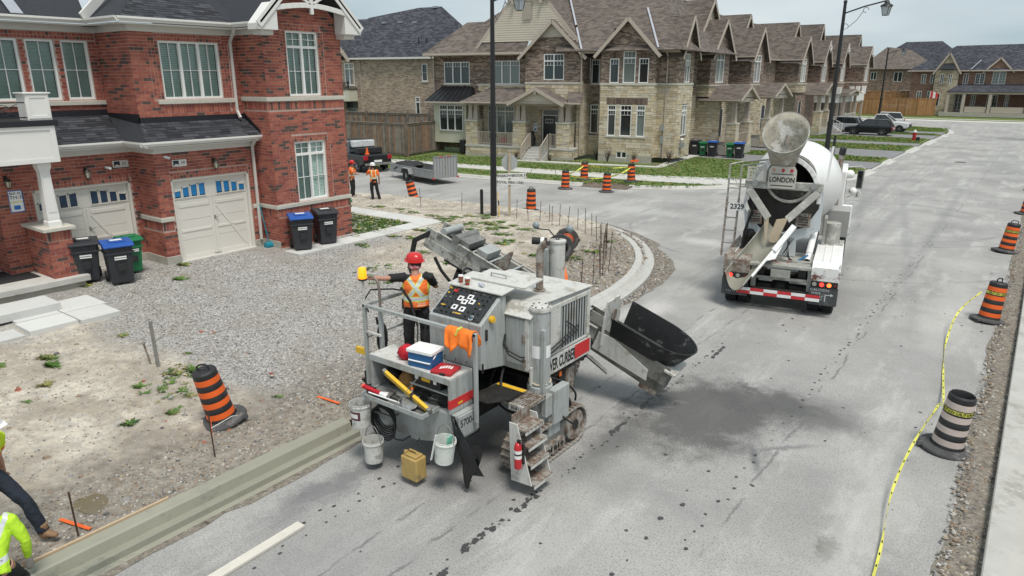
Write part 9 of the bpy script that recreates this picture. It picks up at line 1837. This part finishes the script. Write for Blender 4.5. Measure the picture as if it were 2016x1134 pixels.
scatter('loose_stones','mixed loose stones on the sandy yard',9000,yard(-17,-8.9,1.2,8.0),ST,SB,.006,.028,2);scatter('loose_stones','stones and clods along the fresh kerb',5200,yard(-10.2,-8.9,1.5,8.5),ST,SB,.006,.034,3);scatter('soil_clods','broken soil clods inside the curved kerb',9000,yard(-12.4,-8.7,13,23.5),ST,SB,.012,.075,4);scatter('loose_stones','scattered stones on the dirt by the street sign',3500,yard(-28,-12,18,25.2),ST,SM,.012,.05,5)
scatter('rocks','larger rocks and brick fragments lying on the dirt yard',130,yard(-16,-9.0,1.5,9),ST,SB+[pmat('brick_bit',(.34,.12,.08),.9)],.03,.085,31)
g=MB();g.add([(-9.75+.34*math.cos(k*.449)*(1+.25*math.sin(k*2.1)),3.3+.2*math.sin(k*.449),.158)for k in range(14)],[tuple(range(14))],pmat('muddy_water',(.16,.13,.08),.08));o=g.build('puddle',None,fix=False);o['kind']='stuff';tag(o,'small muddy puddle in the dirt behind the lower left worker','puddle')
def trf(r_):
 y=2+45*r_.random()**1.6;return(r_.uniform(-.2,.33),y,.035)
scatter('trench_rubble','rubble and clods in the right hand trench',9000,trf,ST,SB,.008,.045,6)
def crf(r_):
 i=r_.randrange(2,len(CURVE)-30);p=Vector(CURVE[i]).lerp(Vector(CURVE[i+1]),r_.random());d=(Vector(CURVE[i+1])-Vector(CURVE[i])).normalized();w=.14+.45*math.exp(-((p.y-20.2)/2.6)**2)*(p.x>-14)+.2*(p.x<-11);p=p+Vector((d.y,-d.x))*w*r_.random();return(p.x,p.y,.01)
scatter('trench_rubble','rubble along the outer edge of the curved kerb',3500,crf,ST,[SM[4],SM[1],SM[2],SM[0]],.012,.05,7)
def blades(n,h,sp,seed,lean=.5):
 r_=random.Random(seed);vs=[];fs=[]
 for _ in range(n):
  a=r_.random()*6.28;d=r_.random()*sp;x,y=d*math.cos(a),d*math.sin(a);l=lean*r_.uniform(.4,1.3);b=a+r_.uniform(-.7,.7);w=.16*r_.uniform(.6,1.3)*h;hh=h*r_.uniform(.5,1.1);o=len(vs);px,py=-math.sin(b)*w,math.cos(b)*w
  vs+=[(x-px,y-py,0),(x+px,y+py,0),(x+math.cos(b)*l*hh+px*.8,y+math.sin(b)*l*hh+py*.8,hh*.7),(x+math.cos(b)*l*hh*1.9,y+math.sin(b)*l*hh*1.9,hh*.8)];fs+=[(o,o+1,o+2),(o,o+2,o+3)]
 return(vs,fs)
GR=[pmat('weed_green',(.075,.17,.022),.8,var=.3,scale=8),pmat('weed_light_green',(.10,.19,.03),.8,var=.3,scale=8),pmat('weed_dark_green',(.035,.085,.015),.8,var=.3,scale=8)];GY=GR[:2]+[pmat('dry_grass',(.24,.22,.08),.9)]
WS=[blades(26,.9,1.0,k,.9)for k in range(4)];YF=pmat('dandelion_yellow',(.85,.62,.01),.7)
wr=random.Random(12);wc=[(-15.6,5.0,.2),(-15.1,4.9,.14),(-15.9,4.2,.16),(-12.9,6.3,.5),(-12.1,5.7,.7),(-12.6,6.5,.35),(-18.4,4.3,.3),(-18.9,9.6,.2),(-20.2,10.5,.25),(-20.2,7.7,.2),(-19.1,16.3,.25),(-15.5,13.8,.9),(-14.6,13.2,.7),(-16.6,17.6,.5),(-15.8,16.3,.4)]+[(wr.uniform(-19,-11.5),wr.uniform(15.5,22.6),wr.uniform(.2,.55))for _ in range(42)]+[(wr.uniform(-16.5,-10),wr.uniform(3,7),.07)for _ in range(9)]+[(-22,21.3,.6),(-23.2,21.2,.5),(-21.0,20.9,.5),(-19.8,20.9,.5)]
def wf(r_):
 c=r_.choice(wc)
 if c[2]<.1 and r_.random()<.75:return None
 a,d=r_.random()*6.28,c[2]*r_.random();x,y=c[0]+d*math.cos(a),c[1]+d*math.sin(a)*.7;return(x,y,ground_z(x,y))if inside_yard(x,y)else None
scatter('weeds','low green weeds growing in the dirt and gravel',1500,wf,WS,GR+[GY[2]],.035,.10,20,.6)
fl=[([(.5,0,0),(.15,.47,0),(-.4,.29,0),(-.4,-.29,0),(.15,-.47,0),(0,0,.5)],[(0,1,5),(1,2,5),(2,3,5),(3,4,5),(4,0,5)])]
def ff(r_):
 if r_.random()<.55:x,y=r_.uniform(-25.5,-19.4),r_.uniform(16.8,19.1);return(x,y,.46)
 p=wf(r_);return None if p is None or r_.random()<.4 else(p[0],p[1],p[2]+.05)
scatter('dandelions','yellow dandelion heads dotted over weeds and lawn',150,ff,fl,[YF],.03,.065,21)
BL=[blades(9,1,.7,40+k,.35)for k in range(4)]
scatter('grass_tufts','uneven grass on the small lawn behind the brick house',5000,lambda r_:(r_.uniform(-26.8,-19.3),r_.uniform(16.7,19.2),.39),BL,GR+GR,.04,.12,22,1)
def lf(r_):
 x,y=r_.uniform(-50,-9.2),r_.uniform(31.5,51)
 e=33.3+max(0,x+24)*.18+max(0,x+17)**1.45*.45
 if y<e+.6 or(x<-20.8 and y>43.0+(x+30)*.16)or(x<-34 and y>41)or(x<-38 and y>38):return None
 sw=36.4+(x+27)*.16+max(0,x+18)*.22
 if abs(y-sw)<.95 or(abs(y-41.6-(x+26)*.22)<.55 and x>-31 and x<-20):return None
 return(x,y,.13)
scatter('grass_tufts','uneven spring grass over the corner lawn',26000,lf,BL,GY+[GR[1]],.06,.15,23,.8)
def lf2(r_):
 a,b=r_.choice([(55.7,58.9),(65.7,70.9),(74.6,80.4),(86.1,87.9),(92.2,99)]);return(r_.uniform(-19,-9.2),r_.uniform(a,b),.15)
scatter('grass_tufts','uneven spring grass on the strips between driveways',9000,lf2,BL,GY+GY,.08,.2,24,.7)
for k,(s,o,h)in enumerate(((11.4,.5,1.1),(13.3,.45,1.0),(10.2,1.5,.9),(15.6,1.2,1.2),(4.6,-.4,.6),(7.6,-1.0,.5))):
 p=SP(s,o,.14);g=MB();r_=random.Random(k)
 for _ in range(26):a=r_.random()*6.28;e=Vector((math.cos(a)*h*.35*r_.random(),math.sin(a)*h*.3*r_.random(),h*r_.uniform(.5,1)));m=e*.5+Vector((r_.uniform(-.1,.1),r_.uniform(-.1,.1),.05));g.tube([p,p+m,p+e],[.012,.008,.004],SR,4);g.tube([p+m,p+m+Vector((r_.uniform(-.2,.2),r_.uniform(-.2,.2),.25))],.004,SR,3)
 add(g,'bare_shrub',('bare twiggy shrub under the left ground floor window of the corner bay','bare twiggy shrub under the right ground floor window of the corner bay','bare shrub in the recess beside the downpipe','bare rose bush by the gas meter','low bare shrub in front of the porch middle pier','low bare shrub right of the porch steps')[k],'shrub',fix=False)
t=thing('young_tree','thin leafless young tree in front of the fence by the trailer gate','tree',(-38.0,37.6,.14));g=MB();p=Vector((-37.9,37.9,.14));g.tube([p,p+Vector((.02,0,1.1)),p+Vector((0,0,2.2))],[.035,.025,.012],pmat('bark',(.22,.15,.11),.9),6);g.build('trunk',t);g=MB()
for k in range(24):a=k*2.4;h=1.2+k*.045;e=Vector((math.cos(a)*.75,math.sin(a)*.4,.35+.2*(k%3)))*(1-k*.015);g.tube([p+Vector((0,0,h)),p+Vector((0,0,h))+e*.5,p+Vector((0,0,h))+e],[.012,.007,.003],MATS['bark'],4)
g.build('branches',t)
g=MB();vs=[];n=12
for i in range(n+1):
 for j in range(6):x=-20.5+2.7*i/n;y=33.9+.16*(x+20)+j*.28;vs.append((x,y,.012+(.10+.06*noise.noise((x*4,y*4,3)))*(j>1)))
g.add(vs,[(i*6+j,(i+1)*6+j,(i+1)*6+j+1,i*6+j+1)for i in range(n)for j in range(5)],M_soil);struct(g,'excavated_soil',smooth=60)
for(a,b,c)in((14.6,16.5,1.1),(9.4,7.6,-.4)):g=MB();q=[SP(a,c,.15),SP(b,c-.1,.15),SP(b,c-.9,.15),SP(a,c-.8,.15)];g.poly(q,M_soil);struct(g,'mulch_bed')
